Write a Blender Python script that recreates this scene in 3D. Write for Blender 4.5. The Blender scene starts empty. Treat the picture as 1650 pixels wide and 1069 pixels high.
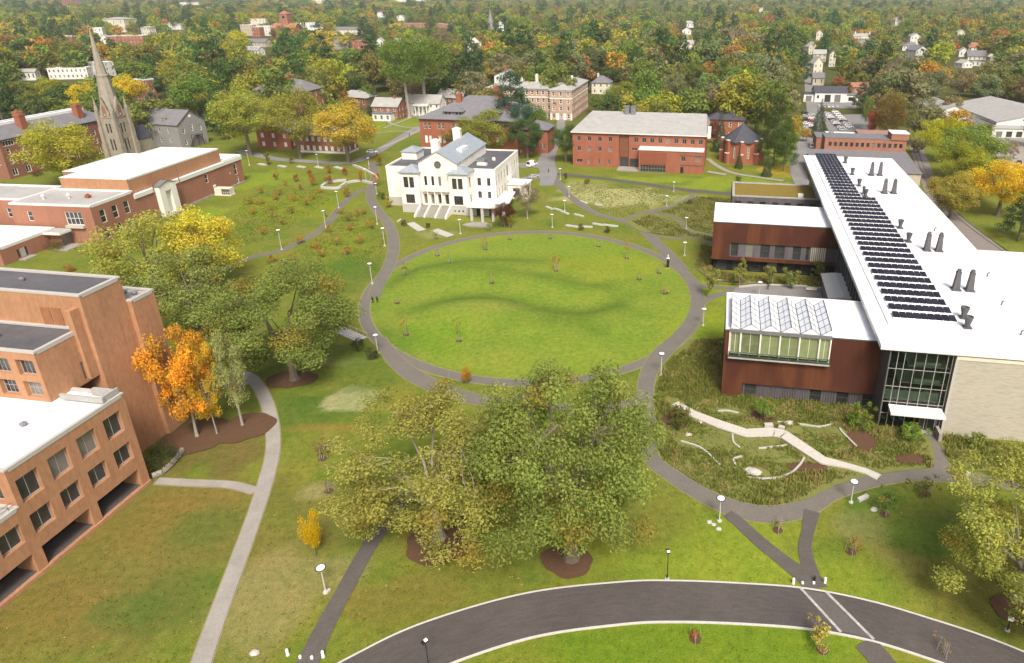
import bpy, math, random
import numpy as np
from mathutils import Vector, Matrix
R = math.radians
S = bpy.context.scene
COL = S.collection
rng = np.random.default_rng(7)
random.seed(7)

# ------------------------------------------------------------------ camera model (photo pixels 1650 x 1069)
W, H = 1650., 1069.
F, CX, CY, CH = 1085., 985., 424., 70.
PIT = math.atan(439 / F)
cP, sP = math.cos(PIT), math.sin(PIT)

def P(px, py, z=0.):
    """point of the world at height z seen at a photo pixel (used to survey the site)"""
    a = (px - CX) / F; b = -(py - CY) / F
    t = (z - CH) / (b * cP - sP)
    return Vector((a * t, (cP + b * sP) * t, z))

def Zat(y, py):
    b = -(py - CY) / F
    return CH + y * (b * cP - sP) / (cP + b * sP)

def proj(x, y, z):
    dz = z - CH; d = y * cP - dz * sP; u = y * sP + dz * cP
    return CX + F * x / d, CY - F * u / d, d

cam = bpy.data.cameras.new('camera'); co = bpy.data.objects.new('camera', cam); COL.objects.link(co)
co.location = (0, 0, CH); co.rotation_euler = (math.pi / 2 - PIT, 0, 0)
cam.sensor_fit = 'HORIZONTAL'; cam.sensor_width = 36; cam.lens = 36 * F / W
cam.shift_x = -(CX - W / 2) / W; cam.shift_y = (CY - H / 2) / W
cam.clip_start = 1; cam.clip_end = 20000
S.camera = co

# ------------------------------------------------------------------ light
SUN_DIR = Vector((0.16, -0.60, 0.75)).normalized()          # towards the sun: behind the camera, a little to the right
wd = bpy.data.worlds.new('World'); S.world = wd; wd.use_nodes = True
nt = wd.node_tree; sky = nt.nodes.new('ShaderNodeTexSky'); sky.sky_type = 'NISHITA'; sky.sun_disc = False
sky.sun_elevation = math.asin(SUN_DIR.z); sky.sun_rotation = math.atan2(SUN_DIR.x, SUN_DIR.y)
sky.air_density = 0.7; sky.dust_density = 6.0; sky.ozone_density = 0.2
nt.links.new(sky.outputs[0], nt.nodes['Background'].inputs[0]); nt.nodes['Background'].inputs[1].default_value = 0.115
sl = bpy.data.lights.new('sun', 'SUN'); so = bpy.data.objects.new('sun', sl); COL.objects.link(so)
sl.energy = 2.3; sl.angle = R(16); sl.color = (1, .97, .92)
so.rotation_euler = SUN_DIR.to_track_quat('Z', 'Y').to_euler()
S.view_settings.view_transform = 'Standard'; S.view_settings.look = 'None'
S.view_settings.exposure = EXPOSURE = 0.64; S.view_settings.gamma = 1
S.cycles.max_bounces = 6; S.cycles.diffuse_bounces = 3; S.cycles.glossy_bounces = 2
S.cycles.transmission_bounces = 3; S.cycles.transparent_max_bounces = 6
S.cycles.use_denoising = True; S.cycles.volume_bounces = 0
S.cycles.sample_clamp_indirect = 4

# ------------------------------------------------------------------ materials
MATS = {}
def nodes(name):
    m = bpy.data.materials.new(name); m.use_nodes = True
    n = m.node_tree; n.nodes.clear()
    out = n.nodes.new('ShaderNodeOutputMaterial')
    return m, n, out
def N(n, t, **kw):
    x = n.nodes.new(t)
    for k, v in kw.items():
        if k.startswith('i_'):
            key = k[2:]; x.inputs[int(key) if key.isdigit() else key].default_value = v
        else: setattr(x, k, v)
    return x
def mixc(n, fac, a, b, mode='MIX'):
    x = n.nodes.new('ShaderNodeMix'); x.data_type = 'RGBA'; x.blend_type = mode
    for i, v in ((0, fac), (6, a), (7, b)):
        if isinstance(v, bpy.types.NodeSocket): n.links.new(v, x.inputs[i])
        else: x.inputs[i].default_value = (*v, 1) if isinstance(v, tuple) and len(v) == 3 else v
    return x.outputs[2]
def ramp(n, src, lo, hi):
    x = N(n, 'ShaderNodeMapRange'); x.inputs[1].default_value = lo; x.inputs[2].default_value = hi
    n.links.new(src, x.inputs[0]); return x.outputs[0]
def noise(n, vec, scale, detail=4., rough=.55):
    x = N(n, 'ShaderNodeTexNoise', i_Scale=scale, i_Detail=detail, i_Roughness=rough)
    if vec: n.links.new(vec, x.inputs['Vector'])
    return x.outputs[0]
def scaled(n, vec, sc):
    x = N(n, 'ShaderNodeMapping'); n.links.new(vec, x.inputs[0]); x.inputs[3].default_value = sc; return x.outputs[0]

def mat(name, col, rough=.8, var=.25, scale=.6, stretch=(1, 1, 1), col2=None, spec=.3, metal=0., bump=0., fine=0., objcol=False):
    """procedural surface: base colour broken by stretched large noise (wear) and fine grain"""
    if name in MATS: return MATS[name]
    m, n, out = nodes(name)
    b = N(n, 'ShaderNodeBsdfPrincipled'); b.inputs['Roughness'].default_value = rough
    b.inputs['Metallic'].default_value = metal; b.inputs['Specular IOR Level'].default_value = spec
    tc = N(n, 'ShaderNodeTexCoord')
    v = scaled(n, tc.outputs['Object'], stretch)
    f1 = noise(n, v, scale, 6., .6)
    c2 = col2 or tuple(c * (1 - var) for c in col)
    if objcol:
        oi = N(n, 'ShaderNodeObjectInfo'); c = mixc(n, ramp(n, f1, .3, .7), oi.outputs['Color'], (.9, .9, .9), 'MULTIPLY')
    else:
        c = mixc(n, ramp(n, f1, .32, .68), col, c2)
    if fine:
        f2 = noise(n, v, scale * 14, 3.)
        g = ramp(n, f2, .25, .75)
        c = mixc(n, fine, c, mixc(n, g, tuple(x * .45 for x in col), tuple(min(1, x * 1.35) for x in col)))
    if any(k in name for k in ('brick', 'stucco', 'paint', 'siding')) and not objcol:      # rain streaks and soot below the copings
        f3 = noise(n, scaled(n, tc.outputs['Object'], (1.6, 1.6, .1)), 1., 4., .65)
        sk = N(n, 'ShaderNodeMath', operation='MULTIPLY'); sk.inputs[1].default_value = .5 if 'brick' in name else .28; n.links.new(ramp(n, f3, .5, .78), sk.inputs[0])
        c = mixc(n, sk.outputs[0], c, tuple(x * .55 for x in col))
    if 'membrane' in name:                        # welded seams and puddle stains
        br = N(n, 'ShaderNodeTexBrick', i_Scale=1., offset=.5); br.inputs['Brick Width'].default_value = 14.; br.inputs['Row Height'].default_value = 2.4; br.inputs['Mortar Size'].default_value = .035; n.links.new(tc.outputs['Object'], br.inputs[0])
        c = mixc(n, br.outputs['Fac'], c, tuple(x * .8 for x in col)); f4 = noise(n, tc.outputs['Object'], .22, 6., .7); sk = N(n, 'ShaderNodeMath', operation='MULTIPLY'); sk.inputs[1].default_value = .45; n.links.new(ramp(n, f4, .56, .7), sk.inputs[0]); c = mixc(n, sk.outputs[0], c, (.42, .41, .38))
    n.links.new(c, b.inputs['Base Color'])
    if bump:
        bp = N(n, 'ShaderNodeBump', i_Strength=bump, i_Distance=.05); n.links.new(noise(n, v, scale * 8, 4.), bp.inputs['Height'])
        n.links.new(bp.outputs[0], b.inputs['Normal'])
    n.links.new(b.outputs[0], out.inputs[0]); MATS[name] = m
    return m

M = {}
M['brick_orange'] = mat('orange_brick', (.46, .245, .132), .9, .25, .14, (1, 1, .5), (.375, .19, .1), .15, fine=.28)
M['brick_red'] = mat('red_brick', (.34, .128, .074), .9, .2, .2, (1, 1, .6), (.28, .10, .058), .15, fine=.25)
M['brick_brown'] = mat('brown_brick', (.30, .14, .09), .9, .25, .2, (1, 1, .6), (.24, .11, .07), .15, fine=.25)
M['brick_pink'] = mat('pinkish_brick', (.37, .175, .11), .9, .25, .2, (1, 1, .6), (.30, .14, .09), .15, fine=.25)
M['white_stucco'] = mat('white_stucco', (.86, .83, .74), .75, .1, .25, (1, 1, .4), (.76, .71, .6), .2, fine=.08)
M['white_paint'] = mat('white_paint', (.70, .69, .64), .6, .1, .3, (1, 1, .4), (.72, .7, .64), .3)
M['white_roof'] = mat('white_roof_membrane', (.86, .86, .85), .7, .1, .12, (1, 1, 1), (.70, .705, .70), .2, fine=.12)
M['grey_roof'] = mat('grey_flat_roof', (.13, .125, .13), .9, .3, .12, (1, 1, 1), (.085, .083, .09), .15, fine=.2)
M['pale_flat_roof'] = mat('pale_grey_flat_roof', (.42, .41, .38), .9, .2, .12, (1, 1, 1), (.32, .31, .29), .15, fine=.2)
M['slate'] = mat('dark_slate', (.075, .075, .09), .7, .3, .8, (1, 1, 2), (.05, .05, .06), .3, fine=.3)
M['shingle'] = mat('grey_shingle', (.20, .195, .2), .85, .25, .5, (1, 1, 2), (.145, .14, .145), .2, fine=.3)
M['pale_shingle'] = mat('pale_shingle', (.40, .39, .36), .8, .25, .35, (1, 1, 3), (.30, .29, .27), .2, fine=.25)
M['blue_metal'] = mat('blue_grey_metal', (.33, .36, .37), .4, .2, .4, (3, 1, 1), (.24, .28, .31), .5, fine=.1)
M['stone_grey'] = mat('weathered_stone', (.37, .325, .255), .9, .35, .35, (1, 1, 1.2), (.18, .15, .115), .15, fine=.65, bump=.5)
M['granite'] = mat('granite_slab', (.48, .46, .41), .8, .25, 1.2, (1, 1, 1), (.44, .42, .38), .25, fine=.3)
M['concrete'] = mat('path_concrete', (.335, .31, .27), .9, .2, .35, (1, 1, 1), (.26, .24, .205), .2, fine=.25)
M['asphalt'] = mat('path_asphalt', (.175, .157, .13), .9, .25, .3, (1, 1, 1), (.145, .13, .108), .2, fine=.3)
M['asphalt_new'] = mat('fresh_asphalt', (.12, .104, .09), .9, .25, .3, (1, 1, 1), (.092, .08, .07), .2, fine=.3)
M['road'] = mat('road_asphalt', (.082, .071, .066), .85, .2, .12, (1, 1, 1), (.115, .1, .09), .25, fine=.3)
M['lot'] = mat('lot_asphalt', (.25, .24, .225), .9, .25, .15, (1, 1, 1), (.19, .18, .17), .2, fine=.2)
M['kerb'] = mat('granite_kerb', (.56, .54, .49), .8, .25, 1.5, (1, 1, 1), (.48, .45, .4), .2, fine=.2)
M['line'] = mat('worn_road_paint', (.50, .48, .45), .8, .3, 2., (1, 1, 1), (.3, .28, .26), .2)
M['mulch'] = mat('bark_mulch', (.125, .07, .04), .95, .4, 1.5, (1, 1, 1), (.08, .048, .028), .1, fine=.5)
M['soil'] = mat('meadow_soil', (.13, .10, .045), .95, .4, .8, (1, 1, 1), (.09, .08, .03), .1, fine=.5)
M['sedum'] = mat('sedum_roof', (.24, .16, .035), .95, .4, .5, (1, 1, 1), (.15, .14, .03), .1, fine=.4)
M['window_frame'] = mat('white_window_frame', (.80, .78, .72), .5, .1, .5, spec=.4)
M['dark_frame'] = mat('dark_window_frame', (.10, .095, .09), .5, .2, .5, spec=.4)
M['grey_frame'] = mat('grey_window_frame', (.42, .40, .37), .5, .2, .5, spec=.4)
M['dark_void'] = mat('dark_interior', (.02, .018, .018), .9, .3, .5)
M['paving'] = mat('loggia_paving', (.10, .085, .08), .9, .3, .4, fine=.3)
M['steel_grey'] = mat('galvanised_steel', (.30, .30, .31), .45, .25, 1.5, (1, 1, .3), (.22, .22, .23), .5, metal=.5)
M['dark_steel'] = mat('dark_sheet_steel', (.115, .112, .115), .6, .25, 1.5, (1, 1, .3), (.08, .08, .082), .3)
M['pole_metal'] = mat('pale_lamp_metal', (.55, .54, .50), .5, .15, 1., spec=.5)
M['black_metal'] = mat('black_metal', (.018, .018, .018), .5, .2, 1., spec=.5)
M['lamp_white'] = mat('white_lamp_top', (.87, .86, .83), .5, .05, 1.)
M['corrugated_grey'] = mat('grey_corrugated_metal', (.145, .13, .135), .5, .25, .9, (1.2, 1.2, .1), (.095, .085, .09), .4)
M['bark'] = mat('bark', (.21, .175, .135), .95, .35, 3., (1, 1, .25), (.10, .08, .06), .1)
M['pale_bark'] = mat('pale_bark', (.38, .34, .29), .95, .35, 3., (1, 1, .25), (.23, .2, .16), .1)
M['grey_siding'] = mat('grey_siding', (.30, .29, .27), .85, .2, .3, (1, 1, .5), (.24, .23, .22), .2, fine=.2)
M['cream_siding'] = mat('cream_siding', (.70, .66, .52), .8, .15, .4, (1, 1, .4), (.58, .53, .42), .2)
M['tan_stone'] = mat('tan_stone', (.52, .45, .34), .85, .2, .3, (1, 1, .4), (.42, .36, .27), .2)
M['car_paint'] = mat('car_paint', (1, 1, 1), .25, .05, .5, spec=.6, objcol=True)
M['tyre'] = mat('tyre_rubber', (.015, .015, .015), .9, .2, 3.)
M['red_light'] = mat('red_lens', (.4, .02, .02), .3, .1, 2.)
M['clear_light'] = mat('clear_lens', (.7, .7, .68), .2, .1, 2.)
M['cloth_dark'] = mat('dark_clothing', (.02, .02, .025), .9, .3, 3.)
M['cloth'] = mat('clothing', (1, 1, 1), .9, .3, 3., objcol=True)
M['skin'] = mat('skin', (.5, .3, .22), .6, .1, 3.)
M['hair'] = mat('hair', (.03, .02, .015), .7, .2, 5.)
M['rail_steel'] = mat('rail_steel', (.2, .17, .15), .5, .3, 1., metal=.5)
M['ballast'] = mat('rail_ballast', (.24, .21, .18), .95, .3, .6, fine=.4)
M['blue_tarp'] = mat('blue_tarpaulin', (.12, .4, .62), .6, .2, .5)
M['pv'] = None

def glass_mat(name, col, rough=.06, spec=.6, var=.6):
    m, n, out = nodes(name)
    b = N(n, 'ShaderNodeBsdfPrincipled'); b.inputs['Roughness'].default_value = rough; b.inputs['Specular IOR Level'].default_value = spec
    tc = N(n, 'ShaderNodeTexCoord'); oi = N(n, 'ShaderNodeObjectInfo')
    f = noise(n, tc.outputs['Object'], .7, 2.)
    c = mixc(n, ramp(n, f, .3, .7), col, tuple(x * (1 - var) for x in col))
    c = mixc(n, oi.outputs['Random'], c, mixc(n, .6, c, tuple(min(1, x * 2.4) for x in col)))
    gt = N(n, 'ShaderNodeMath', operation='GREATER_THAN'); gt.inputs[1].default_value = .78 if col[0] < .1 and name == 'window_glass' else 2.; n.links.new(oi.outputs['Random'], gt.inputs[0])
    k_ = N(n, 'ShaderNodeMath', operation='MULTIPLY'); k_.inputs[1].default_value = .45; n.links.new(gt.outputs[0], k_.inputs[0]); c = mixc(n, k_.outputs[0], c, (.36, .33, .27))     # drawn blinds
    n.links.new(c, b.inputs['Base Color']); n.links.new(b.outputs[0], out.inputs[0]); return m
M['pane'] = glass_mat('window_glass', (.035, .035, .035))
M['pane_green'] = glass_mat('green_tinted_glass', (.018, .035, .024), .05, .5, .4)
M['pane_pale'] = glass_mat('greenhouse_glass', (.62, .66, .68), .15, .5, .25)
M['pane_band'] = glass_mat('greenhouse_band_glass', (.17, .2, .09), .1, .5, .5)
M['blind'] = glass_mat('window_with_blind', (.55, .52, .44), .4, .3, .2)
M['panel'] = glass_mat('solar_glass', (.014, .013, .02), .3, .3, .3)

def rust_mat():
    m, n, out = nodes('weathering_steel')
    b = N(n, 'ShaderNodeBsdfPrincipled'); b.inputs['Roughness'].default_value = .75; b.inputs['Specular IOR Level'].default_value = .25
    tc = N(n, 'ShaderNodeTexCoord'); v = tc.outputs['Object']
    big = noise(n, scaled(n, v, (.28, .05, .09)), 1., 1., .4)       # panel-wide bands
    st = noise(n, scaled(n, v, (3.2, .6, .06)), 1., 4., .6)         # vertical streaks
    c = mixc(n, ramp(n, big, .42, .62), (.085, .027, .014), (.145, .05, .02))
    c = mixc(n, ramp(n, st, .3, .75), mixc(n, .45, c, (.06, .02, .012)), c)
    w = N(n, 'ShaderNodeTexWave', i_Scale=1.4, i_Distortion=0.); w.bands_direction = 'X'; n.links.new(v, w.inputs[0])
    bp = N(n, 'ShaderNodeBump', i_Strength=.6, i_Distance=.06); n.links.new(w.outputs[1], bp.inputs['Height'])
    n.links.new(bp.outputs[0], b.inputs['Normal'])
    n.links.new(c, b.inputs['Base Color']); n.links.new(b.outputs[0], out.inputs[0]); return m
M['rust'] = rust_mat()

def stone_wall_mat():
    m, n, out = nodes('coursed_stone')
    b = N(n, 'ShaderNodeBsdfPrincipled'); b.inputs['Roughness'].default_value = .9; b.inputs['Specular IOR Level'].default_value = .2
    tc = N(n, 'ShaderNodeTexCoord')
    sp = N(n, 'ShaderNodeSeparateXYZ'); n.links.new(tc.outputs['Object'], sp.inputs[0])
    ad = N(n, 'ShaderNodeMath', operation='ADD'); n.links.new(sp.outputs[0], ad.inputs[0]); n.links.new(sp.outputs[1], ad.inputs[1])
    cb = N(n, 'ShaderNodeCombineXYZ'); n.links.new(ad.outputs[0], cb.inputs[0]); n.links.new(sp.outputs[2], cb.inputs[1])
    br = N(n, 'ShaderNodeTexBrick', i_Scale=1.); br.inputs['Brick Width'].default_value = .9; br.inputs['Row Height'].default_value = .17
    br.inputs['Mortar Size'].default_value = .018; br.inputs['Bias'].default_value = -.1
    br.inputs['Color1'].default_value = (.52, .47, .37, 1); br.inputs['Color2'].default_value = (.34, .31, .25, 1); br.inputs['Mortar'].default_value = (.25, .23, .18, 1)
    n.links.new(cb.outputs[0], br.inputs[0])
    f = noise(n, scaled(n, tc.outputs['Object'], (.35, .35, 1.6)), 1.2, 6.)
    c = mixc(n, ramp(n, f, .3, .7), br.outputs[0], (.44, .405, .32)); n.links.new(c, b.inputs['Base Color'])
    n.links.new(b.outputs[0], out.inputs[0]); return m
M['stone_wall'] = stone_wall_mat()

def leaf_mat(name, source):
    """leaf colour from the object colour (or a colour attribute), varied leaf by leaf through the 'lv' attribute"""
    m, n, out = nodes(name)
    if source == 'object': base = N(n, 'ShaderNodeObjectInfo').outputs['Color']
    else: base = N(n, 'ShaderNodeAttribute', attribute_name='Col').outputs['Color']
    at = N(n, 'ShaderNodeAttribute', attribute_name='lv'); sp = N(n, 'ShaderNodeSeparateColor'); n.links.new(at.outputs['Color'], sp.inputs[0])
    c = mixc(n, sp.outputs[2], base, (.36, .26, .045))
    hs = N(n, 'ShaderNodeHueSaturation')
    h = N(n, 'ShaderNodeMapRange'); h.inputs[3].default_value = .488; h.inputs[4].default_value = .512; n.links.new(sp.outputs[1], h.inputs[0])
    v = N(n, 'ShaderNodeMapRange'); v.inputs[3].default_value = .72; v.inputs[4].default_value = 1.28; n.links.new(sp.outputs[0], v.inputs[0])
    n.links.new(h.outputs[0], hs.inputs[0]); n.links.new(v.outputs[0], hs.inputs[2]); n.links.new(c, hs.inputs[4])
    d = N(n, 'ShaderNodeBsdfDiffuse'); t = N(n, 'ShaderNodeBsdfTranslucent')
    n.links.new(hs.outputs[0], d.inputs[0]); n.links.new(hs.outputs[0], t.inputs[0])
    mx = N(n, 'ShaderNodeMixShader', i_0=.38); n.links.new(d.outputs[0], mx.inputs[1]); n.links.new(t.outputs[0], mx.inputs[2])
    n.links.new(mx.outputs[0], out.inputs[0]); return m
M['leaf'] = leaf_mat('leaves', 'object')
M['leaf_mass'] = leaf_mat('leaves_of_mass', 'attribute')

# ------------------------------------------------------------------ mesh accumulation
class MB:
    def __init__(s): s.v = []; s.f = []
    def quad(s, *p):
        i = len(s.v); s.v += [tuple(q) for q in p]; s.f.append(tuple(range(i, i + len(p))))
    poly = quad
    def box(s, x0, x1, y0, y1, z0, z1):
        i = len(s.v)
        s.v += [(x0, y0, z0), (x1, y0, z0), (x1, y1, z0), (x0, y1, z0), (x0, y0, z1), (x1, y0, z1), (x1, y1, z1), (x0, y1, z1)]
        s.f += [tuple(i + k for k in q) for q in ((0, 3, 2, 1), (4, 5, 6, 7), (0, 1, 5, 4), (1, 2, 6, 5), (2, 3, 7, 6), (3, 0, 4, 7))]
    def prism(s, pts, z0, z1):
        i = len(s.v); n = len(pts)
        s.v += [(p[0], p[1], z0) for p in pts] + [(p[0], p[1], z1) for p in pts]
        s.f.append(tuple(range(i + n - 1, i - 1, -1))); s.f.append(tuple(range(i + n, i + 2 * n)))
        for k in range(n): s.f.append((i + k, i + (k + 1) % n, i + n + (k + 1) % n, i + n + k))
    def ring(s, prof, c=(0, 0), n=10, cap=True):
        """lathe of (radius, z)"""
        i = len(s.v)
        for r, z in prof:
            for k in range(n):
                a = 2 * math.pi * k / n; s.v.append((c[0] + r * math.cos(a), c[1] + r * math.sin(a), z))
        for j in range(len(prof) - 1):
            for k in range(n):
                a, b = i + j * n + k, i + j * n + (k + 1) % n; s.f.append((a, b, b + n, a + n))
        if cap:
            s.f.append(tuple(range(i + n - 1, i - 1, -1))); s.f.append(tuple(i + (len(prof) - 1) * n + k for k in range(n)))
    def tube(s, p, q, r0, r1, n=6):
        p, q = Vector(p), Vector(q); d = (q - p)
        if d.length < 1e-6: return
        d.normalize(); a = d.orthogonal().normalized(); b = d.cross(a); i = len(s.v)
        for c, r in ((p, r0), (q, r1)):
            for k in range(n):
                t = 2 * math.pi * k / n; s.v.append(tuple(c + a * (r * math.cos(t)) + b * (r * math.sin(t))))
        for k in range(n): s.f.append((i + k, i + (k + 1) % n, i + n + (k + 1) % n, i + n + k))
        s.f.append(tuple(range(i + n - 1, i - 1, -1))); s.f.append(tuple(range(i + n, i + 2 * n)))
    def mesh(s, name, m):
        me = bpy.data.meshes.new(name); me.from_pydata(s.v, [], s.f); me.update()
        for x in (m if isinstance(m, (list, tuple)) else [m]): me.materials.append(M[x] if isinstance(x, str) else x)
        return me
    def obj(s, name, m, parent=None, loc=None):
        return link(name, s.mesh(name, m), parent, loc)

def link(name, me, parent=None, loc=None, rz=0.):
    o = bpy.data.objects.new(name, me); COL.objects.link(o)
    if parent: o.parent = parent
    if loc is not None: o.location = loc
    if rz: o.rotation_euler = (0, 0, rz)
    return o
USED = {}
def tag(o, label, cat, group=None):
    o['label'] = label; o['category'] = cat
    if group: o['group'] = group
    if label in USED: print('DUP LABEL', label)
    USED[label] = 1
    return o
def thing(name, label, cat, loc=(0, 0, 0), rz=0., group=None):
    o = link(name, None, None, loc, rz); return tag(o, label, cat, group)
def struct(o): o['kind'] = 'structure'; return o
def copy_tree(o, parent=None):
    c = o.copy(); COL.objects.link(c); c.parent = parent
    for ch in list(o.children): copy_tree(ch, c)
    return c
def ordinal(i, n):
    names = ['first', 'second', 'third', 'fourth', 'fifth', 'sixth', 'seventh', 'eighth', 'ninth', 'tenth', 'eleventh', 'twelfth', 'thirteenth', 'fourteenth', 'fifteenth', 'sixteenth', 'seventeenth', 'eighteenth', 'nineteenth', 'twentieth']
    if i < 20: return names[i]
    return {2: 'twenty-', 3: 'thirty-', 4: 'forty-'}[(i + 1) // 10] + names[(i + 1) % 10 - 1] if (i + 1) % 10 else {3: 'thirtieth', 4: 'fortieth'}[(i + 1) // 10]
WORDS = ['zero', 'one', 'two', 'three', 'four', 'five', 'six', 'seven', 'eight', 'nine', 'ten', 'eleven', 'twelve', 'thirteen', 'fourteen', 'fifteen', 'sixteen', 'seventeen', 'eighteen', 'nineteen', 'twenty']

# ------------------------------------------------------------------ buildings
KEEPB = []           # where buildings show, so that no scattered tree hides one the photograph shows
def keep_rect(s):
    q = [v for b in s.parts.values() for v in b.v]
    if not q: return
    a = s.root.rotation_euler.z; ca, sa = math.cos(a), math.sin(a); l = s.root.location
    w = [(l.x + v[0] * ca - v[1] * sa, l.y + v[0] * sa + v[1] * ca, v[2]) for v in q]; pr = [proj(*v) for v in w if v[1] > 20]
    if not pr: return
    x0, x1 = min(p[0] for p in pr), max(p[0] for p in pr); y0, y1 = min(p[1] for p in pr), max(p[1] for p in pr); m = .12 * (x1 - x0)
    KEEPB.append((x0 + m, y0 + .05 * (y1 - y0), x1 - m, y1 - .42 * (y1 - y0), min(v[1] for v in w)))
WIN = {}
def win_mesh(w, h, nx, nz, frame, pane, ft=.09):
    k = (round(w, 2), round(h, 2), nx, nz, frame, pane, ft)
    if k not in WIN:
        f = MB(); d0, d1 = -.02, .07
        f.box(-w / 2, -w / 2 + ft, d0, d1, 0, h); f.box(w / 2 - ft, w / 2, d0, d1, 0, h)
        f.box(-w / 2 + ft, w / 2 - ft, d0, d1, 0, ft); f.box(-w / 2 + ft, w / 2 - ft, d0, d1, h - ft, h)
        mt = ft * .7
        for i in range(1, nx):
            x = -w / 2 + w * i / nx; f.box(x - mt / 2, x + mt / 2, d0 + .012, d1 - .012, ft, h - ft)
        for j in range(1, nz):
            z = h * j / nz; f.box(-w / 2 + ft, w / 2 - ft, d0 + .02, d1 - .02, z - mt / 2, z + mt / 2)
        p = MB(); p.box(-w / 2 + .02, w / 2 - .02, .035, .06, .02, h - .02)
        WIN[k] = (f.mesh('window', frame), p.mesh('pane', pane))
    return WIN[k]

class Bld:
    def __init__(s, name, label, cat, o, ang, group=None, z=0.):
        s.root = thing(name, label, cat, (o[0], o[1], z), R(ang), group); s.parts = {}; s.nwin = 0
    def p(s, part, m):
        if (part, m) not in s.parts: s.parts[(part, m)] = MB()
        return s.parts[(part, m)]
    def box(s, part, m, *a): s.p(part, m).box(*a)
    def win(s, part, x, y, z, w, h, rz, st):
        nx, nz, frame, pane = st[:4]
        f, pn = win_mesh(w, h, nx, nz, frame, pane, st[4] if len(st) > 4 else .09)
        a = link(part, f, s.root, (x, y, z), rz); link('pane', pn, a)
    def wall(s, part, m, p0, p1, z0, z1, ops=(), style=None, depth=.22):
        """upright wall face from p0 to p1 (outside on the right hand), with real openings (s0, s1, z0, z1[, style])"""
        b = s.p(part, m); dx, dy = p1[0] - p0[0], p1[1] - p0[1]; L = math.hypot(dx, dy); dx /= L; dy /= L
        nx, ny = dy, -dx; rz = math.atan2(dy, dx)
        def pt(t, z, d=0): return (p0[0] + dx * t - nx * d, p0[1] + dy * t - ny * d, z)
        ops = [o for o in ops if o[0] > .05 and o[1] < L - .05]
        ss = sorted({0, L, *[o[0] for o in ops], *[o[1] for o in ops]}); zs = sorted({z0, z1, *[o[2] for o in ops], *[o[3] for o in ops]})
        for i in range(len(ss) - 1):
            run = None
            for j in range(len(zs) - 1):
                cs, cz = (ss[i] + ss[i + 1]) / 2, (zs[j] + zs[j + 1]) / 2
                hole = any(o[0] < cs < o[1] and o[2] < cz < o[3] for o in ops)
                if not hole: run = (run[0], zs[j + 1]) if run else (zs[j], zs[j + 1])
                if (hole or j == len(zs) - 2) and run:
                    b.quad(pt(ss[i], run[0]), pt(ss[i + 1], run[0]), pt(ss[i + 1], run[1]), pt(ss[i], run[1])); run = None
        for o in ops:
            st = o[4] if len(o) > 4 else style; dd = o[5] if len(o) > 5 else depth
            a, c, e, g = o[:4]
            b.quad(pt(a, e), pt(a, e, dd), pt(c, e, dd), pt(c, e)); b.quad(pt(a, g), pt(c, g), pt(c, g, dd), pt(a, g, dd))
            b.quad(pt(a, e), pt(a, g), pt(a, g, dd), pt(a, e, dd)); b.quad(pt(c, e), pt(c, e, dd), pt(c, g, dd), pt(c, g))
            if st:
                x, y, _ = pt((a + c) / 2, 0, dd * .75); s.win(st[5] if len(st) > 5 else 'window', x, y, e, c - a, g - e, rz, st)
    def walls(s, m, u0, u1, v0, v1, z0, z1, front=(), right=(), left=(), back=(), style=None, part='wall', depth=.22, sides='frlb'):
        if 'f' in sides: s.wall(part, m, (u0, v0), (u1, v0), z0, z1, front, style, depth)
        if 'r' in sides: s.wall(part, m, (u1, v0), (u1, v1), z0, z1, right, style, depth)
        if 'b' in sides: s.wall(part, m, (u1, v1), (u0, v1), z0, z1, back, style, depth)
        if 'l' in sides: s.wall(part, m, (u0, v1), (u0, v0), z0, z1, left, style, depth)
    def flat(s, m, u0, u1, v0, v1, z, pm, ph=.4, pt=.35, part='roof'):
        """flat roof a little below a parapet coping"""
        s.box(part, m, u0 + pt, u1 - pt, v0 + pt, v1 - pt, z - .35, z - .05)
        if ph:
            o = .06
            q = s.p('parapet', pm)
            q.box(u0 - o, u1 + o, v0 - o, v0 + pt, z + .003, z + ph); q.box(u0 - o, u1 + o, v1 - pt, v1 + o, z + .003, z + ph)
            q.box(u0 - o, u0 + pt, v0 + pt, v1 - pt, z - .3, z + ph); q.box(u1 - pt, u1 + o, v0 + pt, v1 - pt, z - .3, z + ph)
    def hip(s, m, u0, u1, v0, v1, z, h, over=.5, inset=None, part='roof', th=.25):
        u0 -= over; u1 += over; v0 -= over; v1 += over
        b = s.p(part, m); w = min(u1 - u0, v1 - v0) / 2 if inset is None else inset
        if u1 - u0 >= v1 - v0: r0, r1 = (u0 + w, (v0 + v1) / 2), (u1 - w, (v0 + v1) / 2)
        else: r0, r1 = ((u0 + u1) / 2, v0 + w), ((u0 + u1) / 2, v1 - w)
        A, B_, C, D = (u0, v0, z), (u1, v0, z), (u1, v1, z), (u0, v1, z); E, G_ = (*r0, z + h), (*r1, z + h)
        if u1 - u0 >= v1 - v0:
            b.quad(A, B_, G_, E); b.quad(C, D, E, G_); b.poly(B_, C, G_); b.poly(D, A, E)
        else:
            b.quad(B_, C, G_, E); b.quad(D, A, E, G_); b.poly(A, B_, E); b.poly(C, D, G_)
        b.quad((u0, v0, z - th), (u1, v0, z - th), B_, A); b.quad((u1, v0, z - th), (u1, v1, z - th), C, B_)
        b.quad((u1, v1, z - th), (u0, v1, z - th), D, C); b.quad((u0, v1, z - th), (u0, v0, z - th), A, D)
        b.quad((u0, v0, z - th), (u0, v1, z - th), (u1, v1, z - th), (u1, v0, z - th))
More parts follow.
